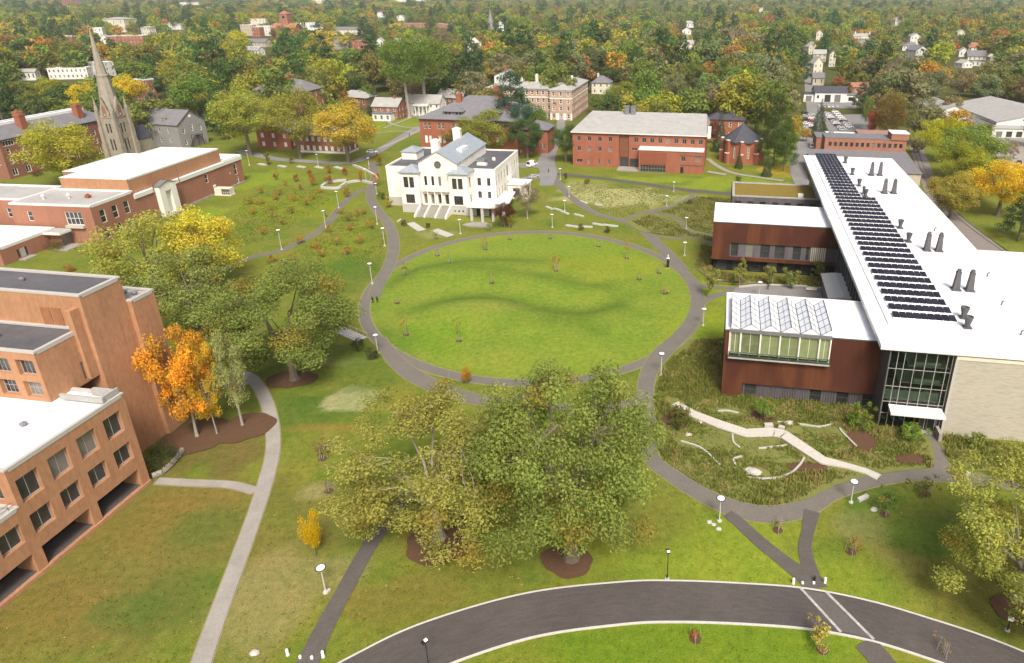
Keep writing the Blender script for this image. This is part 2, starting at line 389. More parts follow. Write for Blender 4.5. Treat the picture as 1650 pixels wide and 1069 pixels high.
    def gable(s, m, wm, u0, u1, v0, v1, z, h, axis='u', over=.5, part='roof', th=.22):
        """two slopes with thickness and gable walls; ridge along axis"""
        b = s.p(part, m); g = s.p('wall', wm)
        if axis == 'u':
            c = (v0 + v1) / 2; e0, e1 = u0 - over, u1 + over; k = h / (c - v0); zo = z - k * over
            for sg, ve in ((1, v0 - over), (-1, v1 + over)):
                a = [(e0, ve, zo), (e1, ve, zo), (e1, c, z + h), (e0, c, z + h)]; t = [(x, y, q + th) for x, y, q in a]
                b.quad(*a); b.quad(*t)
                for i in range(4): b.quad(a[i], a[(i + 1) % 4], t[(i + 1) % 4], t[i])
            g.poly((u0, v1, z), (u0, v0, z), (u0, c, z + h)); g.poly((u1, v0, z), (u1, v1, z), (u1, c, z + h))
        else:
            c = (u0 + u1) / 2; e0, e1 = v0 - over, v1 + over; k = h / (c - u0); zo = z - k * over
            for ue in (u0 - over, u1 + over):
                a = [(ue, e0, zo), (ue, e1, zo), (c, e1, z + h), (c, e0, z + h)]; t = [(x, y, q + th) for x, y, q in a]
                b.quad(*a); b.quad(*t)
                for i in range(4): b.quad(a[i], a[(i + 1) % 4], t[(i + 1) % 4], t[i])
            g.poly((u0, v0, z), (u1, v0, z), (c, v0, z + h)); g.poly((u1, v1, z), (u0, v1, z), (c, v1, z + h))
    def chimney(s, m, u, v, w, z0, z1, d=None):
        b = MB(); d = d or w; b.box(u - w / 2, u + w / 2, v - d / 2, v + d / 2, z0, z1); b.box(u - w / 2 - .12, u + w / 2 + .12, v - d / 2 - .12, v + d / 2 + .12, z1 - .45, z1 - .2)
        b.box(u - w / 4, u + w / 4, v - d / 4, v + d / 4, z1 + .003, z1 + .35)
        b.obj('chimney', m, s.root)
    def done(s):
        keep_rect(s)
        for (part, m), b in s.parts.items(): b.obj(part.split('#')[0], m, s.root)
        s.parts = {}
        return s.root
def row(u0, n, w, gap, z0, z1, *st): return [(u0 + i * (w + gap), u0 + i * (w + gap) + w, z0, z1, *st) for i in range(n)]
def spread(L, n, w, z0, z1, *st):
    """n windows of width w spread evenly along a wall of length L"""
    sp = L / n; return [(sp * (i + .5) - w / 2, sp * (i + .5) + w / 2, z0, z1, *st) for i in range(n)]

# ================================================================== GROUND
EC = np.array([-19.8, 155.05]); EA = np.array([.4716, -.8818]); EB = np.array([.8818, .4716]); SA, SB = 43.5, 39.1   # the oval lawn
def oval_r(x, y):
    dx, dy = x - EC[0], y - EC[1]
    return np.sqrt(((dx * EA[0] + dy * EA[1]) / SA) ** 2 + ((dx * EB[0] + dy * EB[1]) / SB) ** 2)
def smooth(a, b, x):
    t = np.clip((x - a) / (b - a), 0, 1); return t * t * (3 - 2 * t)
def curve(pts, n=14, z=0.):
    """Catmull-Rom through photo-surveyed ground points"""
    q = [P(*p, z) if len(p) == 2 else Vector(p) for p in pts]; q = [q[0] * 2 - q[1]] + q + [q[-1] * 2 - q[-2]]; out = []
    for i in range(1, len(q) - 2):
        a, b, c, d = q[i - 1:i + 3]
        for k in range(n):
            t = k / n
            out.append(.5 * ((2 * b) + (c - a) * t + (2 * a - 5 * b + 4 * c - d) * t * t + (3 * b - a - 3 * c + d) * t ** 3))
    out.append(q[-2]); return out
def dist_poly(x, y, pl):
    """signed distance to a polyline (positive on its far side)"""
    best = np.full(x.shape, 1e9); sg = np.zeros(x.shape)
    for a, b in zip(pl[:-1], pl[1:]):
        dx, dy = b.x - a.x, b.y - a.y; L2 = dx * dx + dy * dy + 1e-9
        t = np.clip(((x - a.x) * dx + (y - a.y) * dy) / L2, 0, 1)
        ex, ey = x - a.x - t * dx, y - a.y - t * dy; d = np.hypot(ex, ey); cr = dx * ey - dy * ex
        m = d < best; best = np.where(m, d, best); sg = np.where(m, np.sign(cr), sg)
    return best * sg
SWALES = [curve(p, 6) for p in ([(632, 482), (672, 446), (730, 432), (800, 427), (905, 432)], [(690, 452), (760, 443), (860, 455), (960, 470), (1030, 466)],
                                [(655, 530), (705, 502), (780, 492), (870, 512), (960, 516), (1045, 486)], [(840, 545), (890, 534), (960, 547), (1020, 540)])]
def ground_h(x, y):
    h = np.zeros(x.shape); r = oval_r(x, y); win = smooth(1.0, .86, r)
    for i, s in enumerate(SWALES):
        d = dist_poly(x, y, s); amp = (1.05, .8, 1.25, .7)[i]
        dd = np.abs(d); e0, e1 = s[0], s[-1]
        endf = smooth(2, 12, np.hypot(x - e0.x, y - e0.y)) * smooth(2, 12, np.hypot(x - e1.x, y - e1.y))
        near = np.where(d > 0, np.exp(-(d / 3.4) ** 2), np.exp(-(d / 8.5) ** 2))
        h += amp * near * endf * win
    h += -2.0 * np.exp(-(((x + 44) / 8) ** 2 + ((y - 209) / 6) ** 2))
    n = np.sin(x * .07 + 1) * np.sin(y * .08) * .1 * win
    return h + n
def axis(lo, hi, step, outer): return np.array(sorted(set([-o + lo for o in outer] + list(np.arange(lo, hi + .01, step)) + [hi + o for o in outer])))
OUT = [8, 20, 45, 90, 160, 280, 480, 800, 1400, 2400, 4200, 7000]
gx, gy = axis(-170, 130, 1.2, OUT), axis(44, 335, 1.2, OUT)
GX, GY = np.meshgrid(gx, gy); GZ = ground_h(GX, GY)
def vnoise(x, y, s, seed):
    """value noise"""
    r = np.random.default_rng(seed); T = r.random((64, 64)); u, v = x / s, y / s
    iu, iv = np.floor(u).astype(int), np.floor(v).astype(int); fu, fv = u - iu, v - iv
    fu, fv = fu * fu * (3 - 2 * fu), fv * fv * (3 - 2 * fv)
    g = lambda a, b: T[a % 64, b % 64]
    return (g(iu, iv) * (1 - fu) + g(iu + 1, iv) * fu) * (1 - fv) + (g(iu, iv + 1) * (1 - fu) + g(iu + 1, iv + 1) * fu) * fv
def lawn_colour(X, Y):
    c = np.zeros(X.shape + (3,)); c[:] = (.15, .165, .024)
    def blend(mask, col): 
        m = np.clip(mask, 0, 1)[..., None]; c[:] = c * (1 - m) + np.array(col) * m
    n1, n2, n3 = vnoise(X, Y, 14, 1), vnoise(X, Y, 5, 2), vnoise(X, Y, 2.4, 3)
    blend(smooth(.45, .8, n1) * .6, (.17, .175, .022)); blend(smooth(.55, .85, n2) * .5, (.085, .145, .014)); blend(smooth(.6, .9, n3) * .35, (.20, .185, .04))
    r = oval_r(X, Y); o = smooth(1.02, .97, r)
    blend(o, (.165, .222, .024)); n0 = vnoise(X, Y, 24, 8); blend(o * smooth(.4, .85, n0) * .6, (.225, .245, .034)); blend(o * smooth(.5, .9, n2) * .15, (.14, .21, .024)); blend(o * smooth(.66, .95, n3) * .12, (.24, .23, .05))
    for i_, s_ in enumerate(SWALES):           # darker green on the far slopes: mound shading painted into the grass colour
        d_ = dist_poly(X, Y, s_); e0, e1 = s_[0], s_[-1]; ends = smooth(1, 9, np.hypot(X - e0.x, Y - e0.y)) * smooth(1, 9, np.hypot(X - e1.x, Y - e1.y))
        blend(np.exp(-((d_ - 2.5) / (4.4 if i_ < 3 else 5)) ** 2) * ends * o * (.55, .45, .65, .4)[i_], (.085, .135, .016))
    def spot(px, py, rx, ry, col, k=1., edge=.5, rot=0.):
        q = P(px, py); dx, dy = X - q.x, Y - q.y; ca, sa = math.cos(rot), math.sin(rot)
        d = np.hypot((dx * ca + dy * sa) / rx, (-dx * sa + dy * ca) / ry) + (n2 - .5) * .5 + (n3 - .5) * .3
        blend(smooth(1, edge, d) * k, col)
    olive, brown, dry, pale, deep, bright = (.14, .13, .026), (.18, .125, .03), (.25, .215, .08), (.28, .27, .12), (.07, .12, .018), (.19, .245, .02)
    for a in [(150, 900, 26, 24, (.15, .13, .028), .9), (260, 900, 14, 20, (.155, .135, .03), .7), (470, 900, 9, 22, (.15, .14, .03), .6), (90, 1000, 14, 8, brown, .55), (230, 850, 10, 7, brown, .45), (330, 800, 9, 4, brown, .5), (300, 960, 8, 7, deep, .45), (190, 985, 5, 4, deep, .6), (330, 850, 6, 5, deep, .5),
              (370, 720, 9, 9, (.13, .10, .03), .8), (470, 850, 12, 12, olive, .5), (440, 960, 8, 9, dry, .6), (510, 790, 3, 2.2, dry, .9), (500, 660, 12, 9, deep, .7), (640, 760, 10, 8, deep, .6),
              (540, 690, 12, 1.6, (.24, .16, .035), .6), (565, 645, 5.6, 4.2, pale, 1, .8), (530, 583, 8, 2, pale, .35), (620, 560, 14, 10, deep, .45), (580, 610, 12, 6, deep, .5), (560, 440, 12, 14, deep, .6), (540, 430, 9, 14, (.07, .14, .014), .6),
              (1000, 318, 26, 15, (.33, .32, .13), .95, .6), (940, 300, 13, 8, pale, .7), (1090, 320, 12, 8, (.25, .26, .09), .8), (700, 378, 9, 4, pale, .45), (620, 200, 40, 40, bright, .7), (420, 290, 20, 18, bright, .75), (330, 345, 12, 12, bright, .7),
              (1180, 297, 30, 14, bright, .8), (1040, 290, 40, 6, bright, .8), (1260, 275, 14, 11, (.34, .23, .02), .9), (1150, 540, 10, 16, bright, .8), (1160, 470, 6, 10, bright, .8),
              (1260, 960, 22, 12, bright, .55), (1120, 880, 20, 9, bright, .6), (1050, 850, 10, 6, olive, .6), (900, 1000, 30, 8, (.15, .19, .014), .8), (1390, 850, 5, 4, dry, .75), (1400, 790, 8, 6, deep, .6), (1455, 900, 7, 2.4, (.30, .22, .07), .8, .4, -.6),
              (1480, 860, 14, 10, deep, .5), (1590, 970, 10, 6, olive, .8), (1560, 930, 14, 5, olive, .8), (750, 980, 18, 7, olive, .6), (1150, 1040, 22, 5, (.12, .185, .012), .8), (620, 960, 10, 4, brown, .4),
              (560, 920, 5, 4, dry, .6), (690, 860, 6, 5, (.14, .09, .02), .5), (480, 330, 26, 20, (.17, .20, .014), .7), (560, 390, 8, 18, (.16, .195, .014), .6), (700, 545, 10, 10, (.14, .24, .012), .4), (980, 430, 16, 12, (.25, .25, .02), .35), (790, 500, 14, 4, (.24, .22, .05), .3)]:
        spot(*a)
    # land past the campus: town and woods floor
    far = smooth(330, 420, Y) * (1 - smooth(.3, .31, np.exp(-(((X + 130) / 60) ** 2 + ((Y - 330) / 90) ** 2))))
    blend(far * .85, (.075, .075, .022)); blend(smooth(1500, 2600, Y), (.105, .10, .035)); blend(smooth(1200, 2500, Y) * smooth(-100, -900, X) * .7, (.30, .27, .17))
    return c
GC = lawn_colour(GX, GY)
ny, nx = GX.shape; idx = np.arange(nx * ny).reshape(ny, nx)
me = bpy.data.meshes.new('ground')
quads = np.stack([idx[:-1, :-1], idx[:-1, 1:], idx[1:, 1:], idx[1:, :-1]], -1).reshape(-1, 4)
def np_mesh(me, V, Q):
    me.vertices.add(len(V)); me.vertices.foreach_set('co', np.ascontiguousarray(V, dtype=np.float32).ravel())
    k = Q.shape[1]; me.loops.add(Q.size); me.loops.foreach_set('vertex_index', Q.ravel().astype(np.int32))
    me.polygons.add(len(Q)); me.polygons.foreach_set('loop_start', np.arange(0, Q.size, k, dtype=np.int32)); me.polygons.foreach_set('loop_total', np.full(len(Q), k, dtype=np.int32))
    me.update(calc_edges=True)
np_mesh(me, np.stack([GX, GY, GZ], -1).reshape(-1, 3), quads)
def set_attr(me, name, arr):
    a = me.color_attributes.new(name, 'FLOAT_COLOR', 'POINT'); d = np.ones((len(arr), 4), np.float32); d[:, :3] = arr; a.data.foreach_set('color', d.ravel())
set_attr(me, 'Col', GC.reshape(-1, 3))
me.polygons.foreach_set('use_smooth', np.ones(len(quads), bool))
def grass_mat():
    m, n, out = nodes('grass_ground'); b = N(n, 'ShaderNodeBsdfPrincipled'); b.inputs['Roughness'].default_value = .95; b.inputs['Specular IOR Level'].default_value = .1
    tc = N(n, 'ShaderNodeTexCoord'); at = N(n, 'ShaderNodeAttribute', attribute_name='Col').outputs['Color']; v = tc.outputs['Object']
    f1 = noise(n, v, .9, 5., .65); f2 = noise(n, scaled(n, v, (1, 1.6, 1)), 4.5, 3., .7); f3 = noise(n, v, .12, 4.)
    c = mixc(n, ramp(n, f3, .35, .7), at, mixc(n, 1., at, (.78, .94, .8), 'MULTIPLY'))
    c = mixc(n, .6, c, mixc(n, ramp(n, f1, .3, .7), mixc(n, 1., c, (.6, .72, .66), 'MULTIPLY'), mixc(n, 1., c, (1.5, 1.3, 1.4), 'MULTIPLY')))
    c = mixc(n, .6, c, mixc(n, ramp(n, f2, .3, .7), mixc(n, 1., c, (.45, .52, .48), 'MULTIPLY'), mixc(n, 1., c, (1.7, 1.55, 1.7), 'MULTIPLY')))
    vr = N(n, 'ShaderNodeTexVoronoi', i_Scale=.9); n.links.new(v, vr.inputs['Vector'])       # fallen leaves
    lt = N(n, 'ShaderNodeMath', operation='LESS_THAN'); lt.inputs[1].default_value = .085; n.links.new(vr.outputs['Distance'], lt.inputs[0])
    thin = N(n, 'ShaderNodeMath', operation='MULTIPLY'); n.links.new(lt.outputs[0], thin.inputs[0]); n.links.new(ramp(n, noise(n, v, .07, 3.), .5, .62), thin.inputs[1])
    c = mixc(n, thin.outputs[0], c, (.36, .26, .07))
    bp = N(n, 'ShaderNodeBump', i_Strength=.5, i_Distance=.12); n.links.new(f2, bp.inputs['Height']); n.links.new(bp.outputs[0], b.inputs['Normal'])
    n.links.new(c, b.inputs['Base Color']); n.links.new(b.outputs[0], out.inputs[0]); return m
M['grass'] = grass_mat()
me.materials.append(M['grass']); struct(link('ground', me))

# ------------------------------------------------------------------ hills on the horizon
b = MB(); hx = np.linspace(-5200, 3800, 80)
hh = 70 + 75 * np.exp(-((hx + 1200) / 900) ** 2) + 22 * np.sin(hx * .0021) + 14 * np.sin(hx * .0057 + 1) + 60 * smooth(300, 2500, hx)
for i in range(79):
    a, c = hx[i], hx[i + 1]
    prof = [(4300, 0), (4600, .55), (5000, .9), (5500, 1.), (6500, .6)]
    for (y0, k0), (y1, k1) in zip(prof[:-1], prof[1:]): b.quad((a, y0, hh[i] * k0 - 1), (c, y0, hh[i + 1] * k0 - 1), (c, y1, hh[i + 1] * k1 - 1), (a, y1, hh[i] * k1 - 1))
M['hill'] = mat('wooded_hill', (.075, .065, .04), .95, .4, .004, (1, 1, 1), (.11, .075, .045), .05, fine=.5)
struct(b.obj('hill', 'hill'))

# ------------------------------------------------------------------ roads, paths
LAYER = [0]
def layer(): LAYER[0] += 1; return .012 + .0022 * LAYER[0]
def strip_pts(pl, w):
    n = len(pl); L, Rr = [], []
    for i, p in enumerate(pl):
        d = (pl[min(i + 1, n - 1)] - pl[max(i - 1, 0)]); d.z = 0; d.normalize(); nrm = Vector((-d.y, d.x, 0))
        ww = w if not isinstance(w, (list, tuple)) else np.interp(i / (n - 1), np.linspace(0, 1, len(w)), w)
        L.append(p + nrm * ww / 2); Rr.append(p - nrm * ww / 2)
    return L, Rr
def strip(name, pts, w, m, z=None, n=12, sub=2):
    pl = curve(pts, n); z = layer() if z is None else z; L, Rr = strip_pts(pl, w); b = MB()
    k = sub + 1
    for p, q in zip(L, Rr):
        for j in range(k + 1): 
            t = j / k; b.v.append((p.x + (q.x - p.x) * t, p.y + (q.y - p.y) * t, z))
    for i in range(len(L) - 1):
        for j in range(k): a = i * (k + 1) + j; b.f.append((a, a + 1, a + k + 2, a + k + 1)[::-1])
    return struct(b.obj(name, m))
def patch(name, pts, m, z=None):
    b = MB(); z = layer() if z is None else z; b.poly(*[(q.x, q.y, z) for q in (P(*p) for p in pts)]); return struct(b.obj(name, m))
def ring_strip(name, r0, r1, m):
    b = MB(); n = 120; z = layer()
    for k in range(n):
        t = 2 * math.pi * k / n; e = EA * math.cos(t), EB * math.sin(t)
        for off in (r0, r1): q = EC + e[0] * (SA + off) + e[1] * (SB + off); b.v.append((q[0], q[1], z))
    for k in range(n): a, c = 2 * k, 2 * ((k + 1) % n); b.f.append((a, a + 1, c + 1, c))
    return struct(b.obj(name, m))
M['path_verge'] = mat('trodden_verge', (.27, .235, .12), .95, .3, 1.2, (1, 1, 1), (.19, .19, .06), .1, fine=.4)
ring_strip('path_verge', -.4, 2.6, 'path_verge')
ring_strip('path', -.1, 2.25, 'asphalt')
PTH = [([(605, 285), (598, 305), (598, 322), (610, 342), (624, 358), (633, 380), (634, 405), (626, 430), (612, 456), (603, 480)], 3.6, 'asphalt'),
       ([(612, 545), (634, 578), (664, 604), (700, 622), (760, 642), (830, 652), (880, 655)], [2.5, 3.6, 4.0, 4.0, 3.6, 3.4, 3.2], 'asphalt'),
       ([(600, 302), (572, 313), (550, 332), (528, 360), (498, 382), (452, 404), (410, 414), (370, 430), (300, 470)], 2.7, 'asphalt'),
       ([(1092, 430), (1115, 455), (1124, 482), (1118, 512), (1098, 540), (1068, 568), (1048, 595), (1040, 630), (1044, 690), (1050, 738), (1085, 768), (1135, 799), (1185, 820), (1240, 829), (1295, 820), (1340, 795), (1400, 776), (1465, 766), (1520, 768), (1600, 776), (1680, 790)], [3, 3.6, 3.6, 3.6, 3.8, 4.4, 3.8, 3.4, 3.0, 3.0, 3.2, 3.4, 3.8, 3.8, 3.6, 3.2, 3.1, 3.0, 3.0, 2.4, 2.4], 'asphalt'),
       ([(1100, 436), (1066, 400), (1040, 376), (1005, 357), (962, 345), (930, 326), (905, 303), (893, 285), (893, 272)], [4.5, 4, 3.4, 3, 3, 3.2, 3.2, 3.2, 3.6], 'asphalt'),
       ([(885, 280), (910, 282), (950, 286), (1010, 293), (1080, 303), (1130, 309), (1185, 313)], 4.2, 'asphalt_new'),
       ([(1002, 356), (1040, 343), (1085, 331), (1110, 320), (1118, 312)], 2.2, 'asphalt'), ([(1040, 343), (1075, 347), (1096, 356), (1110, 372), (1150, 381)], 2.2, 'asphalt'),
       ([(1040, 378), (1078, 384), (1110, 384), (1150, 392)], 1.8, 'asphalt'),
       ([(1172, 828), (1190, 842), (1227, 876), (1262, 904), (1293, 928), (1318, 950)], [2, 2.2, 2.3, 2.4, 2.8, 3.6], 'asphalt_new'), ([(1308, 824), (1302, 855), (1297, 885), (1307, 925), (1316, 948)], [2.6, 1.9, 2.0, 2.4, 3.2], 'asphalt_new'),
       ([(1392, 1035), (1412, 1056), (1440, 1090), (1470, 1130)], 3.2, 'asphalt_new'),
       ([(372, 598), (405, 610), (426, 640), (438, 680), (440, 725), (430, 770), (408, 838), (378, 920), (350, 995), (322, 1075), (305, 1125)], [2.2, 2.4, 2.4, 2.4, 2.4, 2.5, 2.4, 2.4, 2.4, 2.5, 2.5], 'concrete'),
       ([(252, 776), (310, 779), (370, 782), (412, 792)], 1.7, 'concrete'), ([(405, 615), (380, 622), (340, 622)], 1.6, 'concrete'),
       ([(480, 1100), (500, 1060), (524, 1010), (552, 958), (600, 874), (665, 790), (745, 712), (800, 668), (860, 636)], [3, 2.9, 2.6, 2.5, 2.5, 2.5, 2.6, 3, 3.4], 'asphalt_new'),
       ([(1040, 640), (1000, 655), (930, 660), (860, 650)], 3, 'asphalt'),
       ([(1124, 492), (1145, 480), (1165, 474), (1190, 470)], 2.4, 'asphalt'), ([(1112, 455), (1140, 462), (1185, 466)], 2.2, 'asphalt'),
       ([(1502, 702), (1508, 725), (1516, 748), (1522, 768)], [2.2, 2.2, 3.0, 5.0], 'asphalt'),
       ([(880, 300), (884, 280), (880, 262), (886, 245), (896, 228), (903, 205), (905, 185)], [6, 8, 9, 7, 6, 5.5, 5], 'lot'),
       ([(835, 268), (858, 266), (880, 268)], 9, 'lot'), ([(838, 292), (860, 286), (884, 280)], 6, 'lot'),
       ([(385, 243), (440, 256), (500, 261), (560, 263), (598, 250), (640, 226), (676, 204)], 5, 'lot'), ([(600, 262), (606, 290)], 4, 'asphalt'),
       ([(600, 216), (640, 212), (676, 214)], 2, 'concrete'), ([(612, 190), (640, 203), (680, 208)], 2, 'concrete'), ([(610, 240), (645, 226), (680, 208)], 2.4, 'concrete'), ([(618, 207), (650, 195), (672, 186)], 2, 'concrete'),
       ([(1140, 256), (1156, 268), (1180, 279), (1220, 286), (1262, 292)], 2.4, 'concrete'), ([(1140, 277), (1170, 282)], 3, 'concrete'),
       ([(1310, 180), (1304, 215), (1292, 245), (1286, 275), (1298, 310)], [6, 8, 9, 8, 6], 'lot'), ([(1302, 100), (1303, 140), (1308, 180)], 6, 'lot')]
for a in PTH:
    if a[2] in ('asphalt', 'concrete'): strip('path_verge', a[0], [w * .88 + .36 for w in a[1]] if isinstance(a[1], list) else a[1] * .88 + .36, 'path_verge')
for a in PTH:
    a = (a[0], [w * .88 for w in a[1]] if isinstance(a[1], list) else a[1] * (.88 if a[2] != 'lot' else 1), a[2])
    strip('path' if a[2] != 'lot' else 'road', *a)
ROAD = [(420, 1190), (575, 1100), (690, 1042), (850, 992), (1000, 972), (1090, 969), (1200, 973), (1300, 981), (1400, 1000), (1500, 1030), (1600, 1065), (1720, 1117)]
RW = [6.6, 6.6, 6.4, 6.1, 5.9, 5.8, 5.7, 5.7, 5.5, 5.5, 5.6, 5.8]
def lane_mat():
    m, n, out = nodes('worn_road_asphalt'); b = N(n, 'ShaderNodeBsdfPrincipled'); b.inputs['Roughness'].default_value = .85; b.inputs['Specular IOR Level'].default_value = .2
    uv = N(n, 'ShaderNodeAttribute', attribute_name='lane').outputs['Color']; tc = N(n, 'ShaderNodeTexCoord'); v = tc.outputs['Object']
    sp = N(n, 'ShaderNodeSeparateColor'); n.links.new(uv, sp.inputs[0])
    st = noise(n, scaled(n, uv, (16, .35, 1)), 1., 4., .6); big = noise(n, v, .12, 5.); fine = noise(n, v, 6., 3.)
    c = mixc(n, ramp(n, st, .35, .65), (.085, .074, .067), (.105, .092, .084)); c = mixc(n, ramp(n, big, .3, .7), c, mixc(n, 1., c, (.8, .8, .8), 'MULTIPLY'))
    c = mixc(n, .5, c, mixc(n, ramp(n, fine, .25, .75), mixc(n, 1., c, (.6, .6, .6), 'MULTIPLY'), mixc(n, 1., c, (1.45, 1.4, 1.35), 'MULTIPLY')))
    vr = N(n, 'ShaderNodeTexVoronoi', i_Scale=.16, feature='DISTANCE_TO_EDGE'); wv = mixc(n, .06, v, N(n, 'ShaderNodeTexNoise', i_Scale=.5).outputs[1]); n.links.new(wv, vr.inputs['Vector'])
    lt = N(n, 'ShaderNodeMath', operation='LESS_THAN'); lt.inputs[1].default_value = .006; n.links.new(vr.outputs['Distance'], lt.inputs[0]); k = N(n, 'ShaderNodeMath', operation='MULTIPLY'); k.inputs[1].default_value = .16; n.links.new(lt.outputs[0], k.inputs[0]); c = mixc(n, k.outputs[0], c, (.04, .035, .03))
    n.links.new(c, b.inputs['Base Color']); n.links.new(b.outputs[0], out.inputs[0]); return m
M['road_worn'] = lane_mat()
ro = strip('road', ROAD, RW, 'road_worn', sub=7); nv = len(ro.data.vertices); set_attr(ro.data, 'lane', np.stack([np.tile(np.linspace(0, 1, 9), nv // 9), np.repeat(np.arange(nv // 9), 9) * 1., np.zeros(nv)], 1))
rl, rr = strip_pts(curve(ROAD, 12), RW)
for side, sg in ((rl, 1), (rr, -1)):
    b = MB(); n = len(side); w = .25
    for i, p in enumerate(side):
        d = side[min(i + 1, n - 1)] - side[max(i - 1, 0)]; d.normalize(); nrm = Vector((-d.y, d.x, 0)) * sg
        a, c = p, p + nrm * w
        b.v += [(a.x, a.y, 0), (a.x, a.y, .14), (c.x, c.y, .14), (c.x, c.y, 0)]
        if i:
            k = 4 * i
            for j in range(3): b.f.append((k - 4 + j, k - 3 + j, k + 1 + j, k + j))
    struct(b.obj('kerb', 'kerb'))
    if sg > 0:
        g_ = np.random.default_rng(9); b = MB()          # leaf litter blown against the far kerb
        for p, nxt in zip(side[:-1], side[1:]):
            d = (nxt - p); nn = Vector((d.y, -d.x, 0)).normalized()
            for _ in range(int(d.length * 7)):
                c = p.lerp(nxt, g_.random()) + nn * (.05 + .55 * g_.random() ** 2.5); t = g_.uniform(0, 6.28); e, f_ = Vector((math.cos(t), math.sin(t), .15)) * .08, Vector((-math.sin(t), math.cos(t), .1)) * .06
                b.quad(*[tuple(c + k + Vector((0, 0, .11))) for k in (-e, f_, e, -f_)])
        lo_ = b.obj('leaf_litter', mat('fallen_leaf', (.25, .15, .06), .9, .5, 2., (1, 1, 1), (.16, .08, .04))); lo_['kind'] = 'stuff'; tag(lo_, 'brown fallen leaves gathered along the upper kerb of the road', 'leaves')
zc = layer()
for p0, p1 in (((1289, 948), (1355, 1020)), ((1331, 955), (1408, 1032))):
    b = MB(); a, c = P(*p0), P(*p1); d = (c - a).normalized(); nn = Vector((-d.y, d.x, 0)) * .17
    b.quad(*[(q.x, q.y, zc) for q in (a - nn, c - nn, c + nn, a + nn)]); struct(b.obj('crossing_line', 'line'))
patch('crossing', [(1291, 952), (1331, 958), (1405, 1030), (1356, 1018)], mat('worn_crossing_asphalt', (.125, .11, .10), .9, .25, .3, fine=.3), zc - .002)
for pts in ([(1300, 172), (1322, 172), (1326, 215), (1300, 215)], [(1322, 183), (1350, 180), (1382, 212), (1340, 222)], [(1300, 158), (1380, 160), (1380, 176), (1300, 174)], [(1350, 186), (1395, 184), (1415, 214), (1382, 214)]): patch('parking_lot', pts, 'lot')
patch('yard', [(1550, 205), (1570, 185), (1600, 200), (1650, 200), (1650, 300), (1625, 290), (1600, 240)], mat('worn_yard_gravel', (.33, .30, .25), .95, .3, .1, fine=.3))
patch('plaza', [(1178, 476), (1186, 464), (1230, 460), (1335, 466), (1352, 492), (1200, 482)], 'lot')
patch('terrace', [(1400, 668), (1505, 688), (1512, 702), (1470, 700), (1405, 690)], 'concrete')
patch('rail_bed', [(1462, 228), (1482, 228), (1525, 330), (1650, 430), (1650, 465), (1590, 420), (1500, 340)], 'ballast')
for o in (-.75, .75):
    pl = curve([(1468, 215), (1478, 250), (1500, 300), (1540, 345), (1600, 392), (1690, 450)], 8); b = MB()
    L, Rr = strip_pts(pl, 1.6)
    sidep = L if o < 0 else Rr
    for p, q in zip(sidep[:-1], sidep[1:]): b.tube((p.x, p.y, .2), (q.x, q.y, .2), .09, .09, 4)
    struct(b.obj('rail', 'rail_steel'))
# mulch and bare beds
def blob(name, px, py, rx, ry, m, seed=0, z=None):
    q = P(px, py); r = np.random.default_rng(seed); ph = r.random(4) * 6; b = MB(); z = layer() if z is None else z
    b.poly(*[(q.x + rx * k * math.cos(t), q.y + ry * k * math.sin(t), z) for t in np.linspace(0, 2 * math.pi, 48, endpoint=False) for k in [1 + .07 * math.sin(2 * t + ph[0]) + .05 * math.sin(3 * t + ph[1]) + .03 * math.sin(7 * t + ph[2])]])
    return struct(b.obj(name, m))
for i, a in enumerate([(705, 878, 4.6, 3.6), (914, 905, 3.4, 2.8), (470, 612, 4.6, 3.4), (395, 690, 4.5, 4.5), (315, 705, 5.5, 5), (290, 655, 6, 8), (1640, 985, 3, 2.2)]): blob('mulch_bed', *a, 'mulch', i)

# ================================================================== BUILDINGS
WW = (2, 2, 'window_frame', 'pane'); WB = (2, 2, 'window_frame', 'blind'); DK2 = (2, 1, 'grey_frame', 'pane', .1); DK = (1, 2, 'dark_frame', 'pane', .07)

# ---------------- left foreground: orange brick academic block
b = Bld('brick_academic_block', 'stepped orange brick academic block with deep square windows, left foreground', 'building', (-74, 87), -9.5)
r1 = [(40 - 19.8 + 4.2 * i + .0, 40 - 19.8 + 4.2 * i + 2.8, 10.5, 13.9, DK2, .75) for i in range(-5, 4)]
r2 = [(a, c, 5.6, 8.5, DK2, .75) for a, c, *_ in r1]
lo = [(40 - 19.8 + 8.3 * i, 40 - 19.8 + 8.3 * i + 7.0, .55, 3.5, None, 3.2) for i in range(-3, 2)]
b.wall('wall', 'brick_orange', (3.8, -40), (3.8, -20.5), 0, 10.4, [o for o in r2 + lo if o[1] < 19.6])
sh = lambda L, k: [(o[0] - k, o[1] - k, *o[2:]) for o in L]
b.wall('wall', 'brick_orange', (3.8, -20.5), (3.8, -3.1), 0, 16, sh([o for o in r1 + r2 + lo if o[0] > 20], 19.5))
b.wall('wall', 'brick_orange', (-40, -20.5), (3.8, -20.5), 10.2, 16, row(30, 3, 3, 1.6, 11, 14.6, DK2, .6))
b.wall('wall', 'brick_orange', (-40, -40), (3.8, -40), 0, 10.4); b.wall('wall', 'brick_orange', (3.8, -3.1), (-40, -3.1), 0, 16)
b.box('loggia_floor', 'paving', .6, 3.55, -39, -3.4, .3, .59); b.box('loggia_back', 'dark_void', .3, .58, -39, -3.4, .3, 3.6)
b.flat('pale_flat_roof', -40, 3.8, -40, -20.5, 10.4, 'granite', .25); b.flat('white_roof', -40, 3.8, -20.5, -3.1, 15.8, 'granite', .28, .45)
q = MB()
for v in np.arange(-39, -21, 1.6): q.tube((3.5, v, 10.6), (3.5, v, 11.5), .03, .03, 4)
